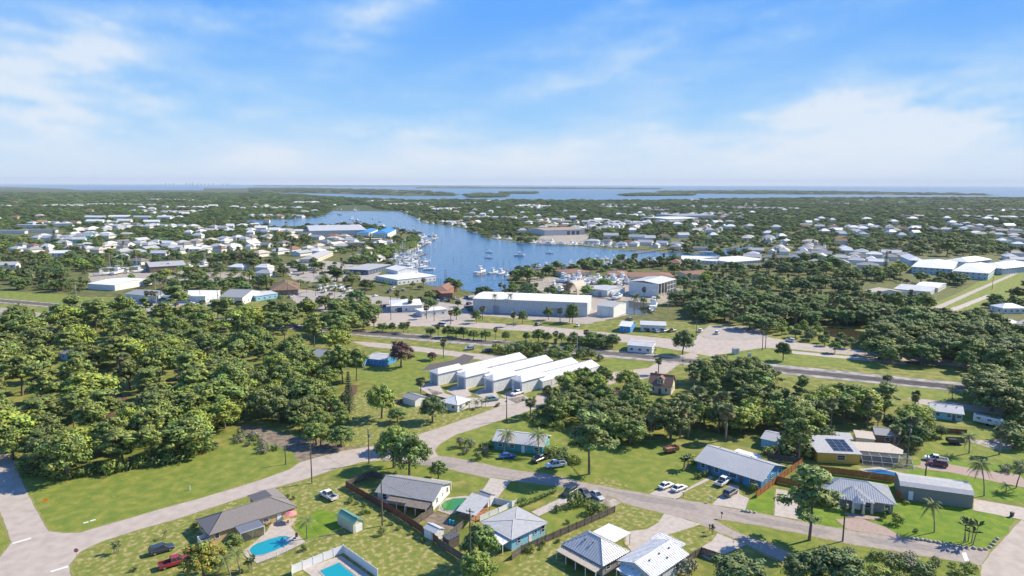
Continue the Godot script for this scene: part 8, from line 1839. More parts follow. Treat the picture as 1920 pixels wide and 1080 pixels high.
var WIRES = [[-51.18,9.8,-164.69,-39.15,9.4,-177.21,0.7,"power line between the lamp-arm pole and the transformer pole"],[-39.15,9.4,-177.21,-1.63,8.6,-211.49,0.7,"power line from the transformer pole along the street to the storage buildings"],[-28.99,10.4,-142.79,-51.18,9.8,-164.69,0.7,"power line from the fence pole to the lamp-arm pole"],[-28.99,10.4,-142.79,-7.91,13,-121.33,0.7,"power line from the fence pole to the tall pole by the round tree"],[-28.99,9,-142.79,-24.61,4.2,-156.16,0.3,"service line from the fence pole to the white house"],[71.43,9.4,-136.58,108.02,11,-176.3,0.8,"power line from the verge pole to the leaning pole"],[108.02,11,-176.3,86.51,10,-206.71,1.2,"power line running into the trees from the leaning pole"],[91.14,9.4,-328.61,118.67,12,-310.18,0.8,"power line between the junction pole and the canal pole"],[118.67,12,-310.18,162.33,8.5,-290.12,1.2,"power line along the highway to the oaks"],[-267.67,15.4,-411.7,-223.86,17.4,-421.63,1.4,"power line between the two concrete poles"],[-223.86,17.4,-421.63,-68.23,13.4,-375.99,2,"power line along the harbour-front road"]]
var FENCES = [["long red-brown board fence enclosing the white house",[-41.76,-161.95,-34.84,-155.26,-27.84,-148.54,-21.24,-141.4,-15.67,-134.86],1.8,"f_brown","board"],["weathered grey board fence continuing from the brown fence",[-15.48,-134.21,-11.99,-130.46,-7.3,-125.37,-3.99,-121.34],1.8,"f_grey","board"],["dark board fence closing the shaded back yard of the white house",[-41.7,-162.26,-36.66,-168.62,-33.7,-167.01],1.8,"f_grey","board"],["short grey picket fence beside the porch of the white house",[-21.68,-142.83,-18.27,-148.59],1.7,"f_grey","board"],["weathered picket fence between the light blue and pyramid-roofed houses",[0.14,-128.9,2.02,-131.55,10.85,-138.54,18.3,-144.49,24.23,-149.33],1.7,"f_grey","board"],["short board fence beside the black-roofed shed",[-13.2,-137.74,-10.83,-141.92],1.8,"f_grey","board"],["white picket fence along the flat grey roof",[-7.17,-145.1,-2.99,-148.93,1.15,-153.23],1.3,"vinyl","vinyl"],["white privacy fence across the wide driveway",[-5.01,-154.02,0.13,-151.59],1.6,"vinyl","vinyl"],["tall white vinyl fence around the rectangular pool",[-42.26,-121,-43.13,-123.72,-34.93,-131.39,-26.09,-122.51],1.8,"vinyl","vinyl"],["bright cedar fence running beside the blue house",[60.02,-156.9,68.36,-165.67,79.53,-176.84],1.8,"f_cedar","board"],["short cedar fence closing the driveway by the grey hip-roofed house",[68.36,-165.67,73.25,-162.9,74.36,-161.68],1.8,"f_cedar","board"],["long cedar fence between the yellow and grey hip-roofed houses",[80.34,-172.65,89.99,-169.35,99.13,-165.85],1.9,"f_cedar","board"],["short cedar fence piece beside the grey barn",[94.89,-158.24,94.73,-155.38],1.8,"f_cedar","board"],["dark board fence behind the blue house",[71.65,-180.44,79.83,-177.56],1.8,"f_grey","board"],["tan board fence along the rubble yard of the yellow house",[73.41,-181.95,90.05,-195.36],1.7,"f_grey","board"],["dark board fence behind the cream roof",[106.07,-189.19,113.52,-187.23],1.8,"f_grey","board"],["dark board fence behind the long gable house",[34.58,-127.09,39.45,-131.1,45.23,-126.75],1.7,"f_grey","board"],["wire fence along the back of the pool deck",[-51.24,-126.33,-43.75,-134.51,-33.47,-143.01],1.1,"steel","wire"],["dark mesh fence around the green pool",[-17.17,-149.91,-14.06,-147.33,-10.58,-150.73],1.2,"dark_steel","wire"],["dark board fence below the bright lawn by the storage buildings",[-41.52,-226.78,-30.62,-235.8,-18.41,-226.95],1.5,"f_grey","board"],["board fence before the turquoise house",[134.84,-201.43,140.08,-200.1],1.6,"f_brown","board"],["low guard rail fence along the highway by the canal",[134.59,-312.43,167.54,-296.71],0.7,"steel","wire"]]
var TREES = [["broadleaf",-26.8,-169,12,11.5,"big round shade tree behind the white house","shade_tree","tree",""],["bright",-31.9,-174.4,12,10.5,"shade tree half hidden behind the big round one","shade_tree","tree",""],["broadleaf",-19.1,-167.7,5,5.5,"small spreading tree between the two streets","shade_tree","tree",""],["flower",-59.7,-122,7.5,9,"round mango tree with reddish fruit beside the red pickup","mango_tree","tree",""],["broadleaf",-6,-126.1,9.5,8.5,"dense round tree covering the corner of the light blue house","shade_tree","tree",""],["bright",-6.5,-120.4,7,8,"lower leafy tree below the round one by the tall pole","shade_tree","tree",""],["tallpine",20.6,-170.6,17.5,14,"tall lone pine with bare trunk on the vacant lot","pine_tree","tree",""],["tallpine",64.4,-137,16.5,13,"large loose pine on the verge before the grey hip-roofed house","pine_tree","tree",""],["pine",79.2,-178.3,13,10,"pine standing behind the cedar fence","pine_tree","tree",""],["coconut",-2.2,-184.5,7,6.5,"palm at the corner of the teal house","palm_tree","tree",""],["coconut",7.6,-181.9,8,6.5,"tall palm before the teal house","palm_tree","tree",""],["coconut",116.9,-158.4,10,6,"tall coconut palm with brown fronds on the lawn behind the barn","coconut_palm","tree",""],["coconut",93.6,-140.5,8.5,5,"slim leaning coconut palm on the bright lawn by the barn","coconut_palm","tree",""],["coconut",131.1,-185.4,7,6,"coconut palm on the lawn below the gravel drive","coconut_palm","tree",""],["sabal",139.2,-184.6,8.5,4,"palm with thick shaggy brown trunk by the gravel drive","cabbage_palm","tree",""],["coconut",128.1,-162.9,8,5.5,"leaning coconut palm at the brick driveway edge","coconut_palm","tree",""],["youngpalm",123.6,-160.2,3,4,"short young palm on the lawn behind the barn","young_palm","tree",""],["banana",98.1,-136,6,5,"clump of tall banana-like plants at the lawn corner","banana_plant","plant",""],["banana",-51.7,-124.8,3,3,"banana plants at the corner of the pool deck","banana_plant","plant",""],["banana",-57.6,-130.7,3.4,3.2,"broad-leaved plants against the tan house wall","banana_plant","plant",""],["coconut",-53.5,-123.9,5,5,"pair of palms between the mango tree and the pool","palm_tree","tree",""],["coconut",-54.5,-122,5.5,5,"palm rising behind the mango tree","palm_tree","tree",""],["broadleaf",-57.7,-131.7,4.2,4.5,"bushy small tree hiding the screened porch","shade_tree","tree",""],["royal",-44.2,-137.1,5,5,"multi-stemmed palm beside the pool deck","palm_tree","tree",""],["banana",-82,-131.2,2.6,2.4,"spiky dark shrub on the sandy corner lawn","banana_plant","shrub",""],["youngpalm",-74.8,-137,2.6,2.4,"tiny young palm on the lawn by the tan house","young_palm","tree",""],["bush",-74.8,-124.7,1.2,1.6,"small brown bush on the sandy lawn","bush","shrub",""],["bush",-28.3,-138.4,2.4,1.6,"small shrub at the foot of the fence pole","bush","shrub",""],["bush",-43.2,-132.4,1.6,1.6,"dark shrub at the deck corner","bush","shrub",""],["bush",-70.6,-141.6,2,2.2,"dark shrub at the shaded end of the tan house","bush","shrub",""],["bush",15.4,-152.2,4,5,"large round clipped bush beside the narrow driveway","bush","shrub",""],["bush",19.1,-149,3.2,4,"smaller round bush next to the large clipped one","bush","shrub",""],["bush",10.6,-149.5,1.8,2,"grey-green shrub on the lawn of the light blue house","bush","shrub",""],["bush",12.9,-144,1.2,1.4,"tiny dark shrub in the middle of the light blue house lawn","bush","shrub",""],["bush",50.4,-169.5,1.9,2.4,"clipped round bush before the blue house","bush","shrub",""],["bush",48.6,-167.8,1.6,2,"low round bush beside the clipped one","bush","shrub",""],["brightbush",60.5,-160.4,2.6,2.6,"bright small tree at the end of the blue house","bush","shrub",""],["brightbush",55.8,-169.5,2.8,2,"young bright tree by the blue house door","bush","shrub",""],["banana",46.9,-173.8,4.5,5,"dark drooping plant at the corner of the blue house","banana_plant","plant",""],["banana",44.1,-139.2,2.6,1.4,"slim cactus-like plant in the driveway island","banana_plant","plant",""],["brightbush",87.4,-144.1,3,3,"bright round shrub beside the entrance porch","bush","shrub",""],["banana",86.2,-146.8,2.4,2.4,"leafy plant at the porch column","banana_plant","plant",""],["bush",89.5,-140.8,0.8,1.4,"small clump of low leaves on the bright lawn","bush","shrub",""],["dark",42.8,-117.7,7.5,12,"wide dark tree beside the fence","shade_tree","tree",""],["dark",61.4,-119.9,8,12,"wide dark tree below the verge with the utility pole","shade_tree","tree",""],["dark",55.6,-120.7,6,8,"smaller dark tree beside the shaded side road","shade_tree","tree",""],["greybush",34.6,-123,4,5,"reddish-brown shrubs beside the long gable house","bush","shrub",""],["norfolk",-54.3,-218.4,15,5,"tall conical dark conifer at the edge of the wood","norfolk_pine","tree",""],["norfolk",-59.9,-210.6,6,3.4,"small conical conifer by the red mulch","norfolk_pine","tree",""],["bright",-42.6,-213.7,12,11,"bright feathery tree with open crown above the worn lawn","shade_tree","tree",""],["bright",-33.4,-186.3,8,9,"bright yellow-green round tree beside the street","shade_tree","tree",""],["bright",-57.4,-190.2,7,8,"yellow-green tree at the dirt road","shade_tree","tree",""],["broadleaf",-49.7,-189,6.5,9,"low spreading tree beside the dirt road","shade_tree","tree",""],["dark",-25.6,-210.8,8.5,10,"dense dark tree in front of the white hip roof","shade_tree","tree",""],["broadleaf",-36.8,-209.7,5,7,"greyish leafless-looking tree beside the dense dark one","shade_tree","tree",""],["sabal",-32.4,-234.6,8,4,"cabbage palm beside the small white outbuilding","cabbage_palm","tree",""],["purple",-46.5,-276.8,11.5,12,"large purple-brown leaved tree on the bright lawn","shade_tree","tree",""],["purple",-34.5,-287.3,4,5.5,"small purple-brown tree on the bright lawn","shade_tree","tree",""],["sabal",-30,-291,9,3.6,"shaggy palm by the dark driveway","cabbage_palm","tree",""],["pine",-65.1,-253.4,15,10,"tall pine beside the bright blue house","pine_tree","tree",""],["pine",-60.6,-256.3,13,9,"second tall pine beside the bright blue house","pine_tree","tree",""],["youngpalm",-14.4,-222.5,4,3,"young palm in the row beside the old teal car","young_palm","tree","young palms in a row"],["youngpalm",-12.3,-223.6,4,3,"young palm in the row beside the old teal car","young_palm","tree","young palms in a row"],["youngpalm",-10.4,-224.7,4,3,"young palm in the row beside the old teal car","young_palm","tree","young palms in a row"],["youngpalm",-9.1,-225.9,4,3,"young palm in the row beside the old teal car","young_palm","tree","young palms in a row"],["sabal",11.9,-218.9,9.5,4,"cabbage palm at the street opposite the storage buildings","cabbage_palm","tree",""],["sabal",6.2,-213.6,7,4.4,"shorter cabbage palm beside the street utility pole","cabbage_palm","tree",""],["sabal",59.2,-266.4,7,3.6,"cabbage palm behind the cottage ridge","cabbage_palm","tree",""],["sabal",69.9,-254.6,8,4,"cabbage palm beside the crossing verge","cabbage_palm","tree",""],["sabal",65.6,-236.6,10,4.4,"cabbage palm in front of the crossing oaks","cabbage_palm","tree",""],["sabal",64.2,-194.8,11,5.2,"shaggy grey cabbage palm before the dark wood","cabbage_palm","tree",""],["sabal",51,-196.4,10,4.6,"drooping cabbage palm at the vacant lot edge","cabbage_palm","tree",""],["sabal",53.6,-197.3,8,4.6,"lower drooping cabbage palm at the vacant lot edge","cabbage_palm","tree",""],["sabal",142.2,-248.9,5,4,"lone cabbage palm on the railway grass","cabbage_palm","tree",""],["coconut",157.5,-234.2,6,4.6,"leaning palm on the railway grass","palm_tree","tree",""],["dark",118.5,-288.8,9,8,"round dark tree standing on the highway lawn","shade_tree","tree",""],["dark",77.1,-298.7,12,11,"dense tall shrub mound at the highway junction","shade_tree","tree",""],["broadleaf",147.5,-302.3,6,6,"small street tree on the strip by the guard rail","shade_tree","tree","street trees by the guard rail"],["broadleaf",159.9,-299.5,6,6,"small street tree on the strip by the guard rail","shade_tree","tree","street trees by the guard rail"],["broadleaf",-39.3,-480.5,9,9,"round green tree on the waterfront beside the red building","shade_tree","tree",""],["broadleaf",11.6,-524,13,17,"broad green tree at the basin corner by the boatyard","shade_tree","tree",""],["royal",-10.1,-395.9,13,5,"tall royal palm before the long warehouse","royal_palm","tree","royal palms before the warehouse"],["royal",-0.9,-397.7,13,5,"tall royal palm before the long warehouse","royal_palm","tree","royal palms before the warehouse"],["broadleaf",-19.7,-367.7,8,6,"small street tree planted before the long warehouse and shop","shade_tree","tree","plants before the warehouse"],["sabal",0.9,-359.4,8,4,"small cabbage palm planted before the long warehouse and shop","cabbage_palm","tree","plants before the warehouse"],["broadleaf",20.6,-377.1,8,6,"small street tree planted before the long warehouse and shop","shade_tree","tree","plants before the warehouse"],["sabal",26.8,-371.2,8,4,"small cabbage palm planted before the long warehouse and shop","cabbage_palm","tree","plants before the warehouse"],["broadleaf",32.1,-371.2,8,6,"small street tree planted before the long warehouse and shop","shade_tree","tree","plants before the warehouse"],["sabal",-33.5,-364.6,8,4,"small cabbage palm planted before the long warehouse and shop","cabbage_palm","tree","plants before the warehouse"],["broadleaf",-31.3,-376.5,8,6,"small street tree planted before the long warehouse and shop","shade_tree","tree","plants before the warehouse"],["sabal",-16.5,-376.6,8,4,"small cabbage palm planted before the long warehouse and shop","cabbage_palm","tree","plants before the warehouse"],["broadleaf",5.9,-366.5,8,6,"small street tree planted before the long warehouse and shop","shade_tree","tree","plants before the warehouse"],["sabal",-61.2,-403.8,8,4,"small cabbage palm planted before the long warehouse and shop","cabbage_palm","tree","plants before the warehouse"],["broadleaf",-76.3,-380.5,8,6,"small street tree planted before the long warehouse and shop","shade_tree","tree","plants before the warehouse"],["sabal",-48.5,-379.3,8,4,"small cabbage palm planted before the long warehouse and shop","cabbage_palm","tree","plants before the warehouse"],["broadleaf",33.4,-368.3,12,8,"ivy-covered tall tree against the long warehouse wall","shade_tree","tree",""],["royal",16.8,-557.9,12,5,"tall palm along the near shore of the basin","palm_tree","tree","palms on the near shore"],["royal",21.4,-564.6,12,5,"tall palm along the near shore of the basin","palm_tree","tree","palms on the near shore"],["royal",78.4,-590.1,12,5,"tall palm along the near shore of the basin","palm_tree","tree","palms on the near shore"],["royal",91.9,-605.3,12,5,"tall palm along the near shore of the basin","palm_tree","tree","palms on the near shore"],["sabal",103.4,-629.4,12,5,"tall palm along the near shore of the basin","palm_tree","tree","palms on the near shore"],["sabal",116.9,-638.1,12,5,"tall palm along the near shore of the basin","palm_tree","tree","palms on the near shore"],["sabal",112.9,-629.6,12,5,"tall palm along the near shore of the basin","palm_tree","tree","palms on the near shore"],["sabal",-234,-429.3,8,3.6,"cabbage palm in the row before the aqua shops","cabbage_palm","tree","palms before the aqua shops"],["sabal",-230.9,-429.3,8,3.6,"cabbage palm in the row before the aqua shops","cabbage_palm","tree","palms before the aqua shops"],["sabal",-227.2,-427.4,8,3.6,"cabbage palm in the row before the aqua shops","cabbage_palm","tree","palms before the aqua shops"],["sabal",-223.7,-433.4,8,3.6,"cabbage palm in the row before the aqua shops","cabbage_palm","tree","palms before the aqua shops"],["sabal",-220.3,-433.4,8,3.6,"cabbage palm in the row before the aqua shops","cabbage_palm","tree","palms before the aqua shops"],["sabal",-217.6,-433.5,8,3.6,"cabbage palm in the row before the aqua shops","cabbage_palm","tree","palms before the aqua shops"],["sabal",-213.2,-431.5,8,3.6,"cabbage palm in the row before the aqua shops","cabbage_palm","tree","palms before the aqua shops"],["sabal",-211,-433.6,8,3.6,"cabbage palm in the row before the aqua shops","cabbage_palm","tree","palms before the aqua shops"],["royal",-153,-481.2,9,6,"palm standing in the waterfront parking lots","palm_tree","tree","palms in the waterfront lots"],["coconut",-145.1,-474.1,9,6,"palm standing in the waterfront parking lots","palm_tree","tree","palms in the waterfront lots"],["royal",-143.2,-494,9,6,"palm standing in the waterfront parking lots","palm_tree","tree","palms in the waterfront lots"],["coconut",-162.5,-551.4,9,6,"palm standing in the waterfront parking lots","palm_tree","tree","palms in the waterfront lots"],["royal",-140.8,-533.1,9,6,"palm standing in the waterfront parking lots","palm_tree","tree","palms in the waterfront lots"],["coconut",-162.2,-585.5,9,6,"palm standing in the waterfront parking lots","palm_tree","tree","palms in the waterfront lots"],["royal",-131.8,-536.3,9,6,"palm standing in the waterfront parking lots","palm_tree","tree","palms in the waterfront lots"],["coconut",-125.5,-527.4,9,6,"palm standing in the waterfront parking lots","palm_tree","tree","palms in the waterfront lots"],["royal",-119.2,-521.7,9,6,"palm standing in the waterfront parking lots","palm_tree","tree","palms in the waterfront lots"],["coconut",-118.6,-447.3,9,6,"palm standing in the waterfront parking lots","palm_tree","tree","palms in the waterfront lots"],["royal",-134.1,-458,9,6,"palm standing in the waterfront parking lots","palm_tree","tree","palms in the waterfront lots"],["coconut",-146.6,-578.7,9,6,"palm standing in the waterfront parking lots","palm_tree","tree","palms in the waterfront lots"],["pine",470.7,-732.9,19,22,"very broad tall fig tree behind the apartment cluster","fig_tree","tree",""],["norfolk",333.5,-602.4,19,7,"dark conifer beside the apartment cluster","norfolk_pine","tree",""],["norfolk",262.8,-677.1,15,6,"dark conifer by the inlet houses","norfolk_pine","tree",""],["pine",227.5,-395.6,14,11,"tall pine beside the diagonal road","pine_tree","tree",""],["pine",243.1,-392.5,13,10,"tall pine on the diagonal road verge","pine_tree","tree",""],["norfolk",-604.3,-896,16,7,"dark feathery conifer rising beside the long flat roofs","norfolk_pine","tree",""],["norfolk",118,-1068.5,14,6,"dark conifer at the end of the rusty-roofed shed","norfolk_pine","tree",""]]
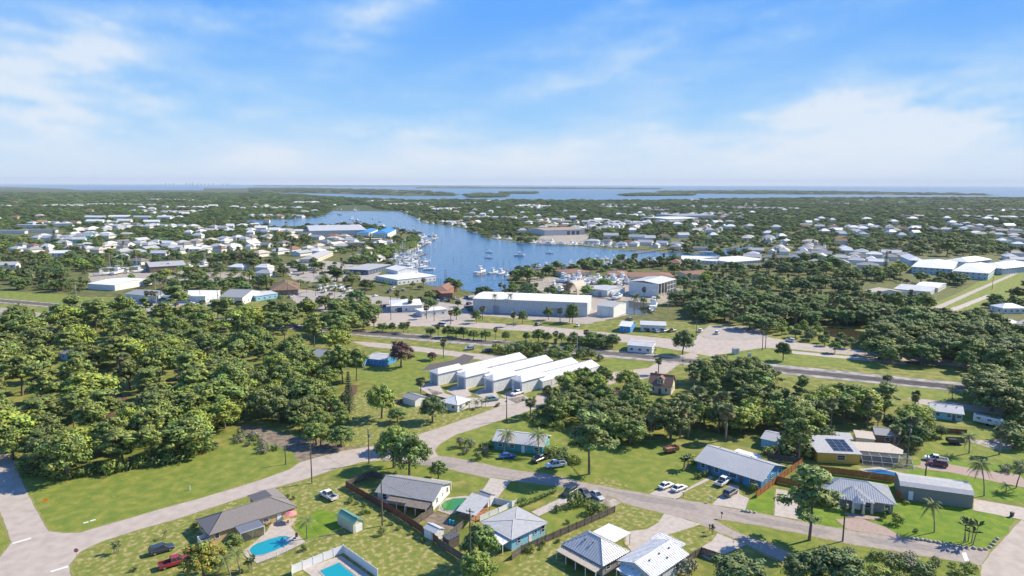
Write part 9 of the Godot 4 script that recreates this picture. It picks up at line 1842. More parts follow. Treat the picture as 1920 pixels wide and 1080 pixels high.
var WOODS = [[["pine","broadleaf","tallpine","bright","pine","dark"],[[0,-150,-191,13,1.15],[3,-113,-192,11.5,1],[5,-137,-191,9.5,1.3],[3,-94,-194,10,1.15],[0,-104,-188,12,1.3],[0,-123,-191,13.5,1],[1,-92,-183,10.5,1.7],[3,-106,-216,11,1.7],[0,-101,-207,11,1.15],[5,-112,-206,12.5,1.5],[3,-90,-204,9.5,1.3],[5,-124,-172,10,1.3],[0,-112,-183,11,1.3],[0,-106,-176,10.5,1.7],[5,-130,-180,9.5,1.15],[2,-145,-198,10,1.15],[2,-157,-200,12,1],[3,-120,-180,9.5,1.5],[0,-99,-177,11,1.15],[3,-145,-185,13,1.5],[1,-115,-167,13,1],[1,-98,-214,13,1.7],[1,-108,-198,11.5,1.3],[2,-117,-199,9,1],[1,-139,-180,9.5,1.3]],"at the front of the dense wood by the corner lot","front trees of the dense wood"],[["pine","tallpine","broadleaf","pine","bright","dark","sabal"],[[5,-177,-219,15.5,1],[1,-125,-201,12,1.5],[0,-157,-220,13,1.15],[0,-114,-262,11.5,1.3],[5,-149,-207,10,1.7],[0,-177,-237,15,1.7],[0,-181,-255,14.5,1.15],[4,-138,-214,10,1.5],[0,-116,-217,11,1.3],[1,-117,-238,14,1.15],[0,-161,-269,14.5,1.7],[1,-128,-230,10.5,1.3],[2,-136,-254,15,1.15],[0,-154,-232,15.5,1],[4,-121,-250,14.5,1],[4,-145,-224,13,1.7],[2,-206,-263,14.5,1.7],[5,-192,-264,10.5,1.15],[5,-108,-246,12.5,1.7],[0,-107,-227,14.5,1.7],[0,-136,-268,11.5,1.15],[6,-153,-260,13.5,1.5],[5,-177,-274,10.5,1.3],[0,-165,-205,10,1.5],[0,-159,-247,10.5,1.15],[5,-193,-243,8.5,1.15],[2,-188,-232,9.5,1.7],[5,-147,-273,8.5,1.5],[1,-166,-229,12.5,1.15],[1,-170,-258,9.5,1.7],[5,-142,-244,12,1],[0,-198,-254,11,1.7],[2,-97,-226,15.5,1],[0,-171,-245,8,1.5],[1,-132,-241,8.5,1.7],[2,-104,-237,13.5,1.5],[1,-136,-202,10.5,1],[6,-117,-208,14,1.3]],"inside the dense wood","inner trees of the dense wood"],[["broadleaf","dark","pine","tallpine","broadleaf","bright","sabal"],[[1,-235,-303,8.5,1.15],[6,-107,-313,11,1],[1,-218,-284,13.5,1.3],[0,-132,-328,12,1],[1,-223,-384,10.5,1.5],[5,-266,-337,12,1.3],[6,-125,-298,11.5,1.5],[3,-145,-303,9.5,1.7],[2,-100,-327,9.5,1.3],[1,-133,-350,9.5,1.3],[3,-118,-329,12,1.5],[0,-156,-294,10.5,1.7],[1,-120,-353,15,1.3],[3,-239,-353,11.5,1.7],[5,-147,-286,10,1.7],[5,-218,-304,11,1.15],[6,-98,-342,10,1.3],[6,-178,-385,14,1],[2,-170,-290,10,1.5],[0,-127,-286,12,1.5],[0,-215,-370,15.5,1.15],[2,-170,-352,12.5,1.3],[2,-184,-352,14,1.5],[0,-87,-337,14,1.7],[5,-228,-341,15,1.5],[5,-230,-369,12,1.15],[3,-183,-324,14,1.5],[0,-171,-334,11.5,1],[0,-199,-312,9.5,1.15],[5,-144,-332,9.5,1.7],[0,-174,-278,8,1.5],[6,-156,-383,11.5,1.5],[3,-215,-344,15,1.5],[0,-225,-317,8.5,1],[3,-202,-360,10,1.5],[2,-140,-379,8,1],[0,-114,-280,15,1.15],[2,-257,-327,12.5,1.3],[3,-105,-289,9.5,1.3],[3,-190,-284,12,1.5],[0,-167,-302,12.5,1.3],[3,-131,-365,12,1],[3,-187,-310,12,1],[3,-150,-320,10,1.3],[5,-191,-372,9,1.15],[0,-235,-321,13,1.7],[0,-113,-299,11,1.15],[3,-209,-381,10.5,1.15],[3,-244,-371,12.5,1.5],[6,-211,-322,10.5,1],[5,-161,-276,13,1.7],[3,-103,-274,10,1.5],[0,-245,-330,14.5,1.3],[0,-120,-313,10,1.3],[1,-210,-293,13.5,1.5],[3,-196,-389,15.5,1.7],[2,-93,-312,14.5,1.15],[2,-111,-365,14.5,1.3],[0,-177,-366,11.5,1.7],[0,-196,-344,13,1.5],[0,-147,-366,10.5,1.7],[0,-163,-325,11.5,1.15],[3,-162,-368,11.5,1.7],[3,-97,-300,8,1.3],[5,-195,-296,14.5,1.15],[0,-158,-340,13.5,1.15],[0,-94,-282,12,1.15],[5,-106,-356,8,1.5],[1,-207,-272,13,1.15],[0,-248,-315,12.5,1.3],[2,-195,-330,9.5,1.5],[1,-137,-280,9,1.7],[3,-150,-351,15,1.15],[6,-135,-310,12,1.7],[6,-124,-271,13.5,1.15],[0,-84,-325,10.5,1.3],[6,-178,-303,12.5,1.15],[1,-252,-340,15.5,1.15],[6,-229,-284,13,1.15],[6,-170,-315,12,1.5],[2,-219,-331,10.5,1.7],[0,-184,-336,9,1.7],[0,-223,-356,12.5,1.7],[2,-206,-336,8,1.3],[2,-125,-375,10,1.15],[3,-112,-268,11,1.3],[5,-81,-304,10.5,1.5],[3,-115,-339,10,1.7],[1,-158,-310,9.5,1.7],[1,-136,-293,11.5,1.5],[0,-274,-345,13,1],[2,-240,-341,9.5,1.15],[3,-237,-379,10,1.15],[3,-94,-354,13,1.7],[5,-135,-340,15,1.5]],"at the back of the dense wood toward the railway","back trees of the dense wood"],[["broadleaf","dark","broadleaf","bright"],[[0,-68,-222,11,1.5],[0,-87,-250,10.5,0.85],[0,-77,-262,8,1],[0,-102,-255,7,1.3],[1,-91,-226,7,1.5],[3,-96,-231,9.5,1.5],[1,-78,-220,9.5,1.3],[3,-83,-230,8.5,1],[0,-108,-262,7.5,1.3],[0,-96,-266,10,0.85],[3,-100,-236,10,1.3],[0,-77,-234,10,1],[1,-82,-268,9,1],[1,-68,-208,8.5,1.3],[0,-75,-272,8.5,1],[0,-83,-243,11,1.3],[0,-71,-233,7,1.5],[1,-100,-243,11,1.15],[3,-76,-250,10.5,0.85],[1,-91,-237,9.5,1],[0,-89,-272,10.5,1.5],[0,-85,-222,7.5,0.85],[3,-91,-257,11,1.15],[0,-69,-245,9,1.15],[1,-82,-213,10.5,1.15],[0,-95,-249,8.5,1],[1,-70,-255,9,1.15],[1,-87,-264,10.5,1.15],[1,-75,-210,9,1.3],[0,-82,-255,7.5,1.3],[0,-75,-227,9.5,1],[1,-66,-214,8,1.5]],"between the dense wood and the dirt road","trees by the dirt road"],[["bright","broadleaf"],[[0,-64,-212,5,1.3],[1,-61,-220,6,1.3],[1,-59,-202,6.5,1.3],[1,-56,-212,6.5,0.85],[1,-60,-196,5.5,1.3],[1,-65,-202,5.5,1.15],[1,-54,-206,5.5,1.3],[1,-56,-190,6.5,1.15],[1,-57,-224,5.5,1]],"beside the conical conifer","low trees by the conifer"],[["bush","greybush"],[[1,-72,-188,2,1.3],[0,-77,-194,2,1.15],[1,-74,-191,2,1.15],[0,-82,-196,2,1.3],[1,-81,-193,2,1.5],[0,-68,-187,2,1],[1,-77,-190,1.5,1.3],[1,-79,-197,2,1.3],[0,-83,-199,2,0.85],[1,-71,-185,2,1.5]],"along the dirt road bank","bushes on the dirt road bank"],[["broadleaf","dark","bright","broadleaf"],[[0,20,-236,7,0.85],[1,19,-219,7.5,1.5],[0,28,-229,6.5,1.15],[0,25,-246,8.5,0.85],[0,40,-220,8.5,1],[2,30,-215,6.5,1],[0,44,-230,8,1.5],[0,36,-250,7.5,0.85],[2,31,-239,8,1.15],[1,28,-208,7.5,0.85],[2,46,-241,6,1.5],[0,16,-212,8,1.5],[2,43,-246,8,1.15],[0,15,-228,6.5,0.85],[0,38,-214,6,1.5],[0,23,-212,7.5,1],[1,22,-228,7,1.3],[0,35,-256,6.5,0.85],[0,32,-226,8.5,1.15],[1,26,-221,6.5,1.3],[1,24,-233,6,1],[0,28,-251,7.5,0.85],[0,42,-235,6,1],[0,14,-220,6,1.15],[2,21,-243,8,1.3],[0,40,-225,6.5,1],[0,31,-245,7.5,1],[0,33,-219,6.5,1.5],[0,34,-210,6,1.15],[1,26,-239,7.5,1]],"between the street and the brown-roofed cottage","trees around the cottage"],[["bush","brightbush","bush"],[[0,-96,-177,4,1.15],[1,-90,-182,4,1],[0,-112,-169,3,1],[0,-97,-179,4,0.85],[0,-93,-178,3,1.15],[0,-123,-169,3,0.85],[1,-118,-167,3,1],[0,-127,-171,3.5,1.5],[1,-107,-174,3.5,1],[0,-115,-167,2.5,1.15],[0,-104,-172,3.5,0.85],[0,-110,-171,3.5,1.15],[1,-92,-184,2.5,1],[1,-101,-177,3.5,1],[1,-121,-169,3.5,1.3],[0,-88,-185,3.5,0.85],[0,-87,-187,2.5,1.3],[0,-89,-189,4,0.85],[1,-106,-170,4,0.85],[1,-101,-174,2.5,1],[0,-93,-181,4,1.5],[0,-104,-175,2,0.85],[0,-98,-175,2.5,1.15],[1,-118,-170,4,1.15],[0,-90,-187,3,0.85]],"at the foot of the dense wood beside the corner lot","bushes at the foot of the wood"],[["dark","broadleaf","dark","bright","sabal","tallpine"],[[0,36,-201,8.5,1.5],[4,42,-196,9,0.85],[0,80,-219,10.5,1.3],[0,57,-214,9,1.5],[0,64,-201,10.5,0.85],[0,35,-208,8.5,1.15],[4,53,-208,8,1],[4,53,-201,10,1.15],[4,74,-219,7.5,1.5],[4,68,-212,10,1.3],[1,49,-214,7.5,0.85],[0,44,-202,8,1],[4,62,-218,9.5,1.5],[3,78,-212,8.5,1],[1,30,-195,9,1.15],[3,71,-201,8.5,1.3],[4,62,-210,9.5,1.3],[0,28,-205,9.5,1.5],[1,84,-224,9,1.5],[1,41,-211,9,1.15],[3,75,-205,8,1.5],[1,35,-192,8,1.5],[5,68,-221,10,1],[0,47,-208,7.5,1.15],[1,59,-205,9,1],[0,67,-206,8.5,1.5],[0,48,-196,10.5,1.15]],"of the dark wood behind the vacant lot","dark wood behind the vacant lot"],[["dark","broadleaf"],[[1,95,-259,9.5,1.3],[0,94,-248,10.5,1.5],[0,83,-263,9.5,1.5],[0,81,-237,11.5,1.15],[1,88,-245,11,1.15],[1,77,-249,9.5,1],[0,81,-256,10.5,1],[1,88,-237,11,1.5],[0,89,-254,11,1.15],[1,72,-243,10.5,0.85],[0,74,-255,10,1.5]],"at the crossing verge","oaks by the crossing"],[["broadleaf","dark","tallpine","sabal","bright"],[[2,99,-224,10.5,0.85],[3,113,-207,11,0.85],[1,96,-206,9.5,1.15],[0,89,-205,10.5,1.5],[4,125,-202,8.5,1.3],[4,129,-208,7.5,1.5],[3,94,-216,8.5,1.15],[2,86,-213,8.5,1.3],[2,125,-219,9.5,1.5],[2,115,-219,9,1.5],[4,107,-220,9.5,1.3],[3,120,-194,8,1.5],[3,121,-212,8.5,1],[2,106,-208,9,1.3],[4,80,-204,7.5,1],[3,87,-221,9.5,1.15],[0,86,-199,11,0.85],[4,101,-213,10,1.15],[1,118,-224,8.5,1.15],[4,115,-213,11,1.5],[3,132,-214,10,0.85],[1,93,-223,8,0.85],[0,112,-224,9.5,1.5],[4,93,-201,8,1],[3,101,-206,10.5,1],[3,91,-211,9,1.15]],"in the belt of gardens below the railway","trees of the gardens below the railway"],[["dark","broadleaf"],[[1,178,-245,10.5,1.7],[1,172,-222,11.5,1],[0,162,-214,12,1.5],[1,183,-237,10,1.7],[0,169,-232,11.5,1.7],[1,175,-237,9.5,1.3],[1,188,-243,10,1.15],[0,163,-222,12,1.5],[1,197,-251,10,1.3],[1,178,-229,10.5,1.5]],"at the end of the side road","oaks by the side road"],[["dark","broadleaf","dark"],[[0,230,-361,11,1.3],[1,229,-329,11.5,1],[0,248,-342,12.5,1.15],[0,187,-298,9.5,1.7],[0,239,-345,10.5,1.15],[0,242,-356,10.5,1.3],[0,225,-312,13,1.3],[0,212,-272,12.5,1.5],[0,175,-302,11,1.5],[1,196,-283,12.5,1.5],[1,203,-333,10,1.15],[1,243,-326,10,1.3],[0,239,-310,12.5,1.5],[1,225,-300,11,1.5],[0,250,-352,9.5,1.3],[0,189,-311,12,1.7],[1,162,-291,10.5,1.7],[0,209,-350,9,1.7],[0,201,-302,10,1.5],[0,222,-283,9.5,1],[0,204,-276,11.5,1.7],[0,208,-322,11,1.3],[0,172,-292,11,1.15],[1,202,-259,12.5,1.3],[1,225,-339,12,1.5],[0,216,-310,12,1.3],[0,218,-330,10,1.7],[1,234,-317,9.5,1.15],[1,210,-294,9.5,1.7],[1,253,-363,10.5,1.3],[1,200,-313,9.5,1.5],[0,176,-314,12.5,1.7],[0,252,-325,11,1],[0,182,-286,13,1.15],[1,187,-272,9.5,1],[0,192,-332,12,1],[1,224,-292,9.5,1.5],[1,195,-265,12.5,1],[1,197,-323,12,1.15],[1,231,-349,10.5,1.3],[1,216,-356,13,1.7],[0,181,-322,12,1.5],[1,210,-341,12.5,1.7],[0,213,-282,12.5,1.7],[1,160,-281,9,1],[0,211,-302,9.5,1.3],[0,191,-291,12.5,1],[0,246,-315,12.5,1],[0,201,-293,9,1.5],[0,219,-347,9,1.15],[1,197,-340,11.5,1],[1,175,-282,10,1.5],[1,237,-335,11,1.7],[0,223,-321,11.5,1.7],[1,233,-302,9.5,1.15],[1,189,-321,11.5,1]],"in the belt between highway and canal","oak belt by the canal"],[["broadleaf","bright","dark"],[[2,156,-311,4,1.5],[1,144,-354,5.5,1],[0,162,-327,4.5,1.15],[2,156,-318,4,0.85],[0,149,-330,5,1.15],[1,143,-343,4,0.85],[1,150,-350,4,1],[2,170,-312,4.5,0.85],[1,175,-323,4.5,1.15],[0,155,-327,3.5,1],[0,164,-312,4,1.3],[0,149,-316,4.5,1.15],[2,142,-333,5,1.5],[2,158,-334,4,0.85],[2,146,-326,5,1.15],[1,156,-356,5,1],[1,160,-349,3.5,1.15],[2,151,-336,4.5,1.5],[1,140,-348,5,0.85],[1,163,-356,4,1.15],[1,163,-319,4,1.15],[1,158,-341,4,1],[2,170,-306,4,1],[1,138,-340,4.5,1],[1,151,-343,5.5,0.85],[0,164,-306,4.5,0.85],[1,169,-319,5.5,1.15],[0,181,-326,3.5,1.15],[2,150,-322,4.5,0.85],[2,177,-318,4.5,1.5],[1,137,-353,4,1.5]],"along the bank of the brown canal","canal bank trees"],[["broadleaf","dark","sabal","broadleaf"],[[0,212,-392,8,1.7],[2,148,-363,8,1.15],[1,156,-389,8.5,1],[2,182,-378,10.5,1],[0,187,-414,10,1.7],[2,128,-383,10,1],[0,200,-375,11,1.7],[0,134,-416,7.5,1.3],[2,176,-399,10.5,1.5],[0,126,-353,9.5,1.7],[1,148,-416,8.5,1.3],[0,128,-394,8,1.15],[0,169,-372,7,1.7],[0,120,-376,8,1.7],[0,137,-382,8.5,1.7],[2,118,-362,7.5,1.5],[0,164,-380,10.5,1.15],[0,209,-379,8,1.15],[0,113,-378,9,1.15],[0,132,-428,10,1],[2,203,-362,11,1.7],[0,198,-398,11,1],[0,157,-411,10.5,1.15],[2,156,-402,9,1.15],[0,108,-371,7.5,1.5],[1,174,-382,10.5,1.3],[2,115,-417,7,1.5],[1,104,-383,9,1],[2,117,-399,9,1.5],[1,123,-429,11,1.7],[0,185,-404,8,1.3],[0,126,-406,9,1.3],[2,143,-397,10,1.15],[2,127,-366,11,1.3],[0,182,-362,9.5,1.15],[2,168,-387,7,1.15],[2,164,-416,8,1.7],[2,195,-409,10.5,1],[0,204,-392,7.5,1.7],[0,198,-351,8.5,1.7],[0,160,-372,10,1.15],[0,108,-394,8.5,1.3],[1,143,-405,10,1.15],[0,174,-409,9,1.5],[2,213,-364,9.5,1.5],[0,189,-368,8,1.7],[0,189,-389,8,1.3],[0,148,-382,8.5,1],[2,138,-370,8,1.5],[1,174,-422,11,1.3],[1,190,-361,10.5,1.15],[1,150,-374,10.5,1.15],[2,137,-391,10,1.3],[0,219,-389,8.5,1.7],[2,205,-401,8.5,1.7],[0,133,-347,8,1.7],[0,119,-389,10.5,1],[0,146,-426,10.5,1.7],[0,132,-357,8,1],[1,112,-410,8.5,1.3],[0,108,-402,7.5,1.5],[0,196,-385,8,1],[1,120,-423,8,1.15],[0,175,-391,8.5,1.15],[0,156,-422,10,1.5],[2,135,-399,8,1.3],[0,178,-369,9,1.5],[2,124,-415,9,1.15],[2,216,-378,8.5,1.3],[0,149,-391,9.5,1.7],[2,190,-398,9,1.15],[2,128,-373,10,1.7],[1,213,-371,7,1],[0,166,-395,7.5,1.5],[1,215,-398,9,1.5],[0,164,-408,8.5,1.7],[0,112,-386,11,1.7],[1,140,-361,8,1.5],[2,191,-379,10,1.3],[2,156,-366,8,1.5],[1,156,-381,9,1.7],[2,136,-407,8.5,1.7],[2,196,-367,10.5,1.3]],"in the green belt behind the crossing car park","green belt behind the car park"],[["broadleaf","dark","broadleaf","sabal"],[[0,24,-321,5.5,0.85],[1,29,-317,5,1.5],[1,42,-310,5.5,1.5],[0,13,-322,7,1.15],[0,-67,-345,5,1.5],[1,43,-317,6,1.3],[3,-72,-348,4.5,1.15],[0,-13,-326,5.5,1.15],[0,-19,-328,5,1.3],[1,-62,-344,5.5,0.85],[0,38,-317,6.5,1.3],[0,48,-316,6,1.3],[1,-78,-349,6,1.3],[0,-56,-343,6,1],[3,36,-322,5,1.15],[3,21,-318,5.5,1.15],[0,-3,-324,5.5,0.85],[3,-37,-334,5,1.15],[0,33,-314,5.5,1.3],[0,17,-320,6,0.85],[0,30,-321,6,0.85],[0,-83,-355,7,0.85],[1,-32,-332,6.5,1.15],[1,-41,-336,4.5,1.5],[3,-73,-352,7,1.3],[0,-28,-333,5,1.5],[1,-24,-330,6.5,1],[0,7,-324,5,0.85],[3,-8,-327,5,0.85],[1,47,-310,6.5,1],[3,-53,-340,5,1],[0,39,-321,6,1.3],[0,-85,-351,6,1],[0,38,-312,5.5,1.3]],"in the hedge row along the railway","hedge row along the railway"],[["bush","brightbush","sabal","broadleaf"],[[2,33,-285,5.5,0.85],[0,25,-300,4,1.3],[3,22,-286,5.5,1.5],[0,-2,-299,4.5,1.15],[1,8,-296,3,1],[0,-6,-307,2.5,1.15],[3,29,-288,4,0.85],[0,2,-304,4.5,1],[0,24,-292,3.5,0.85],[1,13,-300,6,0.85],[0,32,-294,5,0.85],[3,19,-297,5,1.15],[3,18,-292,5,0.85],[1,-2,-306,3.5,0.85],[1,14,-305,4,1.3],[0,36,-296,3,1.15],[0,13,-291,3.5,1.5],[0,38,-288,3,1],[3,4,-299,5,1.3],[0,10,-307,4,1.5],[1,-6,-302,4.5,1.3],[1,30,-298,3,1],[3,25,-283,3,1.3],[0,9,-301,6,0.85],[3,17,-288,5.5,1],[2,15,-296,3,1.5],[2,20,-303,4,0.85],[1,6,-308,5,1.3],[3,35,-291,4,1],[3,25,-296,5.5,1]],"on the embankment behind the storage roofs","embankment plants"],[["brightbush","bush"],[[1,12,-214,2.5,1.15],[1,16,-213,2,1.5],[1,15,-219,2.5,0.85],[1,8,-211,2.5,1.5],[1,5,-213,2.5,0.85],[0,9,-207,2.5,1.5],[0,12,-206,2,1.5],[1,11,-221,3,1.15],[0,9,-217,2.5,1.15],[0,15,-204,3,0.85],[1,12,-209,3,1.3],[0,16,-208,3,1.5],[1,15,-223,2,1]],"beside the street opposite the storage buildings","scrub by the street"],[["bush","greybush"],[[1,-8,-184,2.5,1],[1,-13,-184,2,1.15],[0,-8,-188,2.5,1],[1,-15,-189,3.5,0.85],[0,-9,-180,2.5,0.85],[1,-12,-189,3,0.85]],"on the corner lawn by the teal house","garden shrubs by the teal house"],[["brightbush","bush"],[[1,15,-179,2,1.5],[1,15,-182,2,1.5],[1,11,-182,2,1.15],[0,11,-185,2.5,1.5],[1,14,-185,2,1.5],[0,18,-178,2.5,1.15],[1,13,-179,2,1]],"in the long bed beside the teal house","flower bed bushes"],[["brightbush","bush","greybush","brightbush"],[[0,74,-121,2.5,1],[2,78,-129,2,1.3],[1,75,-130,2,1.15],[1,86,-122,1,1],[1,70,-126,1.5,1.15],[0,66,-125,2.5,1],[0,76,-122,2,0.85],[0,72,-123,2.5,1.5],[1,86,-128,1.5,1.15],[1,82,-124,2.5,1.5],[1,69,-122,1.5,1.5],[2,70,-131,2,1.15],[2,81,-128,2.5,1.5],[0,91,-125,2,1.3],[1,79,-123,1.5,0.85],[1,77,-126,2.5,1.3],[0,88,-124,1.5,1.5],[1,65,-121,2.5,1.5],[1,84,-126,2,1.15],[0,73,-126,1,1.3],[0,89,-122,1.5,1.3],[1,81,-121,2,1],[0,89,-127,1,1.15],[2,80,-126,2,1.3]],"in the overgrown ground below the verge","overgrown ground bushes"],[["bush","brightbush"],[[1,73,-184,2.5,1.15],[1,75,-186,2.5,0.85],[0,78,-184,2,1.3],[0,81,-187,3.5,1.5]],"behind the blue house","bushes behind the blue house"],[["bright","broadleaf"],[[0,-123,-799,7,1.15],[1,-122,-782,6,1.15],[1,-122,-837,7,1.3],[1,-131,-868,7.5,1.3],[1,-135,-837,8,1.7],[1,-149,-698,7.5,1.15],[0,-150,-675,6.5,1.5],[1,-135,-845,6.5,1.7],[0,-151,-654,8.5,1.7],[1,-149,-745,8,1],[1,-131,-770,7.5,1],[1,-126,-820,7,1],[1,-146,-665,7,1.3],[1,-127,-692,7.5,1.7],[0,-134,-661,7.5,1.15],[0,-126,-733,9,1.3],[0,-139,-795,8,1.3],[1,-134,-741,8,1.7],[0,-119,-816,8,1.5],[1,-129,-754,7,1.5],[0,-140,-751,7,1.5],[0,-138,-725,9,1.15],[1,-140,-717,6.5,1.5],[0,-117,-774,8,1.5],[0,-124,-808,8,1.5],[0,-129,-681,7.5,1.5],[0,-152,-726,7.5,1.15],[1,-118,-830,7,1.15],[1,-153,-717,8.5,1.5],[0,-132,-890,8,1.15],[0,-124,-710,6.5,1.7],[0,-140,-705,8.5,1.15],[0,-135,-669,6.5,1],[1,-139,-781,6.5,1.3],[1,-151,-707,7.5,1.3],[1,-139,-690,8,1.3],[1,-130,-854,8.5,1.5],[0,-137,-682,7,1.7],[0,-117,-789,8.5,1.5],[0,-128,-790,6.5,1],[1,-129,-828,7.5,1.15],[0,-127,-725,9,1.15],[1,-150,-688,8,1.15],[1,-140,-653,7.5,1.7],[0,-142,-761,9,1.15],[1,-126,-743,8.5,1.3],[0,-139,-807,7.5,1],[0,-121,-763,8.5,1],[1,-132,-878,8.5,1.3],[0,-145,-735,8.5,1.15],[1,-144,-768,7.5,1],[1,-138,-819,6.5,1.7],[1,-122,-847,6.5,1.7],[0,-132,-713,8,1.15],[0,-122,-703,7.5,1.15],[1,-130,-905,8,1],[0,-132,-762,6,1.7],[0,-130,-701,9,1.15],[0,-118,-749,6,1.3],[0,-132,-812,7,1.15],[1,-124,-859,9,1.7],[0,-154,-665,8,1],[0,-116,-805,7.5,1],[1,-119,-737,6,1.5],[0,-130,-779,8,1.15],[1,-131,-801,8.5,1.7]],"along the shore beside the west marina","mangroves by the west marina"],[["bush","brightbush"],[[0,-55,-156,1.5,1],[1,-55,-153,1.5,0.85],[0,-53,-156,1,0.85],[1,-57,-154,1,1]],"behind the tan house","bushes behind the tan house"],[["bush","brightbush","greybush"],[[0,50,-177,1.5,1]],"in the bed before the blue house","shrubs before the blue house"],[["bush","brightbush"],[[0,-6,-189,1,1.15]],"against the teal house","shrubs at the teal house"],[["bush","brightbush"],[[1,74,-154,1,1.15]],"at the wall of the grey hip-roofed house","shrubs at the hip-roofed house"],[["bush","brightbush"],[[1,95,-154,1,1.3]],"along the grey barn wall","shrubs along the barn"],[["brightbush","bush"],[[1,-30,-148,1,1.3],[1,-27,-143,1,1],[0,-22,-139,1,1],[1,-39,-154,1.5,1],[1,-19,-136,1,0.85],[1,-29,-145,0.5,1.5],[1,-35,-152,1,1],[0,-34,-149,1.5,1.5],[0,-25,-141,1,1.15],[1,-37,-153,1,0.85]],"along the foot of the brown fence","weeds along the brown fence"],[["brightbush","bush"],[[1,10,-136,1,0.85],[1,6,-133,1,0.85],[1,7,-135,1,0.85],[0,4,-132,1.5,1.3]],"along the weathered picket fence","weeds along the picket fence"],[["bush","dark"],[[0,126,-196,3.5,1.15],[0,130,-209,3,0.85],[0,128,-204,3,1.5],[0,134,-202,2.5,1],[1,131,-198,3.5,1.15],[0,126,-200,3,0.85],[0,133,-206,2,1.5]],"below the turquoise house","bushes by the turquoise house"],[["brightbush","bush"],[[1,-5,-226,1.5,1],[1,4,-232,1,0.85],[1,-13,-222,1,1.15],[1,-2,-231,0.5,1.3],[1,-12,-229,1,0.85],[1,8,-235,1,1]],"on the verge by the storage buildings","bushes on the storage verge"],[["broadleaf","bush","bright"],[[1,81,-183,5.5,1.5],[0,90,-198,3.5,0.85],[1,93,-193,5,1.15],[1,85,-192,6.5,0.85],[0,95,-200,4,1.3],[0,87,-195,4,1.3],[1,83,-187,5.5,0.85]],"in the rubble yard by the yellow house","trees in the rubble yard"],[["broadleaf","dark","sabal","bush"],[[1,118,-204,5.5,0.85],[1,123,-196,5,1.3],[0,116,-193,6.5,0.85],[3,123,-203,6.5,0.85],[2,112,-190,6,1.3],[0,118,-197,7,1],[2,113,-201,7,0.85],[1,116,-187,5,1.15],[0,120,-191,7,0.85]],"behind the cream-roofed wing","trees behind the cream roof"],[["broadleaf","sabal","bush"],[[0,161,-207,5,1.5],[2,151,-194,6.5,1.5],[0,147,-189,5.5,1.3],[2,154,-200,5,0.85],[1,160,-202,5.5,1.3],[2,155,-207,4,0.85],[2,165,-211,5,1.5]],"beside the gravel drive","trees beside the gravel drive"],[["bush","greybush"],[[1,138,-176,2,1.3],[1,136,-172,1.5,1.5],[1,132,-173,2,1.15],[1,141,-177,2,0.85],[1,132,-171,1,0.85],[1,134,-174,2,1],[0,139,-173,2,1.3]],"in the bed beside the brick driveway","shrubs by the brick driveway"],[["pine","broadleaf"],[[0,-84,-364,11.5,1.15],[1,-86,-375,11.5,1.3],[0,-95,-376,12,1.15],[1,-79,-372,10,1.15],[0,-98,-384,10.5,1.5],[0,-85,-382,12,1.5],[1,-78,-359,10.5,0.85],[0,-91,-370,10,0.85],[0,-92,-386,10.5,0.85],[1,-99,-391,11,1.5],[1,-80,-378,9.5,1.3]],"at the highway end of the dense wood","wood end trees"]]
var CARPORT = [[-12.61,-145.05],[-7.99,-142.56],[-4.9,-150.65],[-9.48,-153.69]]
var TENT = [[17.33,-135.61],[21.36,-131.26],[25.39,-134.75],[21.32,-138.85]]
var HEDGES = [[2.28,-151.87,6.62,-155.76,11.17,-159.84],[17.43,-153.59,20.94,-150.9,22.82,-149.06],[0.38,-153.22,3.37,-155.46]]
var TOWERS = [[-13550,-22000,60,40],[-11074,-22000,70,45],[-10971,-22000,60,30],[-10834,-22000,75,40],[-10425,-22000,85,40],[-10322,-22000,70,40],[-10220,-22000,95,45],[-10049,-22000,80,35],[-9946,-22000,65,40],[-9827,-22000,70,40],[-9707,-22000,60,40],[-9571,-22000,75,40],[-9263,-22000,60,40],[-9144,-22000,65,40],[-9075,-22000,60,35]]
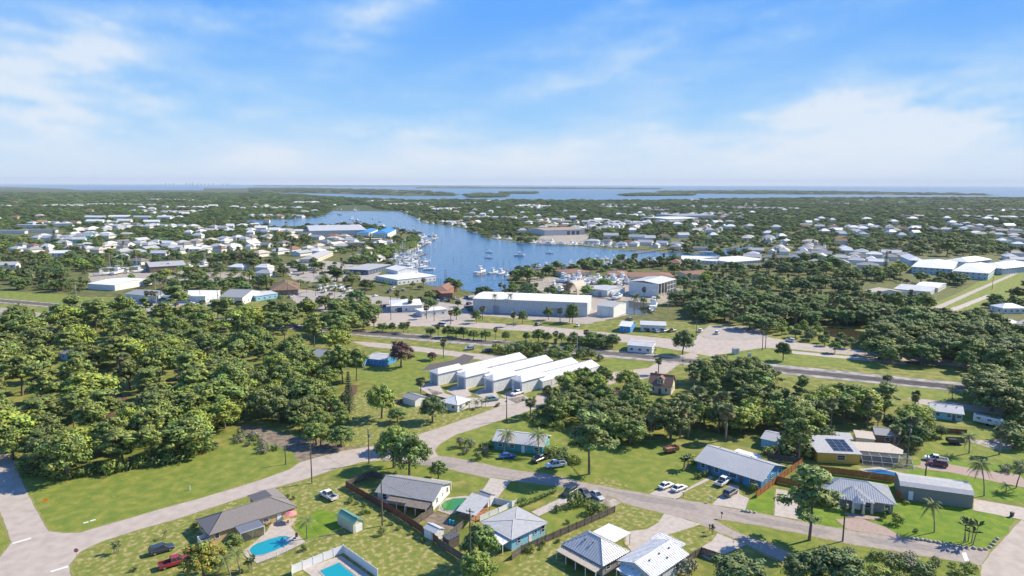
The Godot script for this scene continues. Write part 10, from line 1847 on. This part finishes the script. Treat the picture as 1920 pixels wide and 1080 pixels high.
var SPOTS = {"umbrella":[-49.99,-144.39],"chairs":[-54.31,-142.91,-53.81,-143.88,-54.6,-141.71,-50.44,-143.17,-46.75,-136.47,-46.5,-137.14,-52.13,-145.37],"stop":[-88.11,-127.92],"diamond":[-109.51,-150.22],"hydrant":[-80.56,-160.53],"mail":[43.89,-140.77,48.39,-146.63,48.23,-154.58,42.15,-157.09],"bin":[115.99,-147.73],"barrel":[-13.86,-143.84],"cart":[45.72,-185.62],"trailer":[131.68,-192.66],"rv":[152.72,-208.62],"rocks":[86.51,-137.99,87.18,-137.55,87.97,-137.33,88.77,-137.11,89.56,-136.89,90.21,-136.45,91,-136.23,91.76,-135.8,92.52,-135.36,93.52,-135.15,94.39,-134.72,95.36,-134.3,96.58,-134.09,97.77,-133.67,98.84,-133.25,99.96,-133.26,101.46,-134.11,102.78,-135.19,104.16,-136.51,105.53,-137.63,54.44,-150.01,55.22,-149.75,56.01,-149.49,56.92,-149.24],"lids":[-96.3,-143.92,-95.34,-144.91],"bars":[[-106.54,-135.09,-104.11,-137.31,-103.6,-136.75,-106.03,-134.55],[-91.3,-124.44,-89.05,-126.35,-88.57,-125.78,-90.82,-123.89],[94.07,-131.97,95.1,-132.18,93.6,-128.92,92.59,-128.72]],"x1":[71.75,-277.01],"x2":[63.98,-295.7],"cab":[101.36,-299.92,106,-295.16]}
var CLEAR = [[-364.61,-477.88,-308.11,-466.82,-247.89,-472.46,-177.46,-455.16,-100.03,-391.4,-20.01,-418.77,69.21,-393.58,103.85,-370.63,138.84,-361.02,170.47,-367.06,214.53,-361.91,254.85,-326.9,99.22,-120.01,-103.38,-119.17,-360.42,-443.8],[-372.72,-588.79,-298.72,-609.25,-219.71,-584.43,-198.97,-520.37,-254.11,-508.2,-319.98,-507.1],[-171.97,-480.91,-219.13,-622.88,-221.23,-700.95,-182.87,-691.63,-113.39,-637.58,-70.13,-553.08,-20.8,-475.98,-18.03,-376.61,-112.49,-391.24],[-37.47,-448.53,-21.12,-483.29,0,-496.31,11.48,-581.65,106.16,-583.44,149.99,-557.04,142.83,-485.87,99.4,-430,66.49,-377.66,37.8,-362.63,-24.05,-376.54],[26.61,-850.14,87.28,-822.8,128.34,-1057.25,48.4,-1128.01],[308.3,-529,426.81,-731.88,538.29,-734.48,433.81,-589.61,364.23,-560.89],[213.83,-376.43,318.29,-488.63,519.77,-682.65,340.79,-443.49,310.48,-432.96,232.34,-357.97],[-825.55,-1096.4,-732.78,-1125.88,-625.11,-958.79,-706.95,-937.25]]
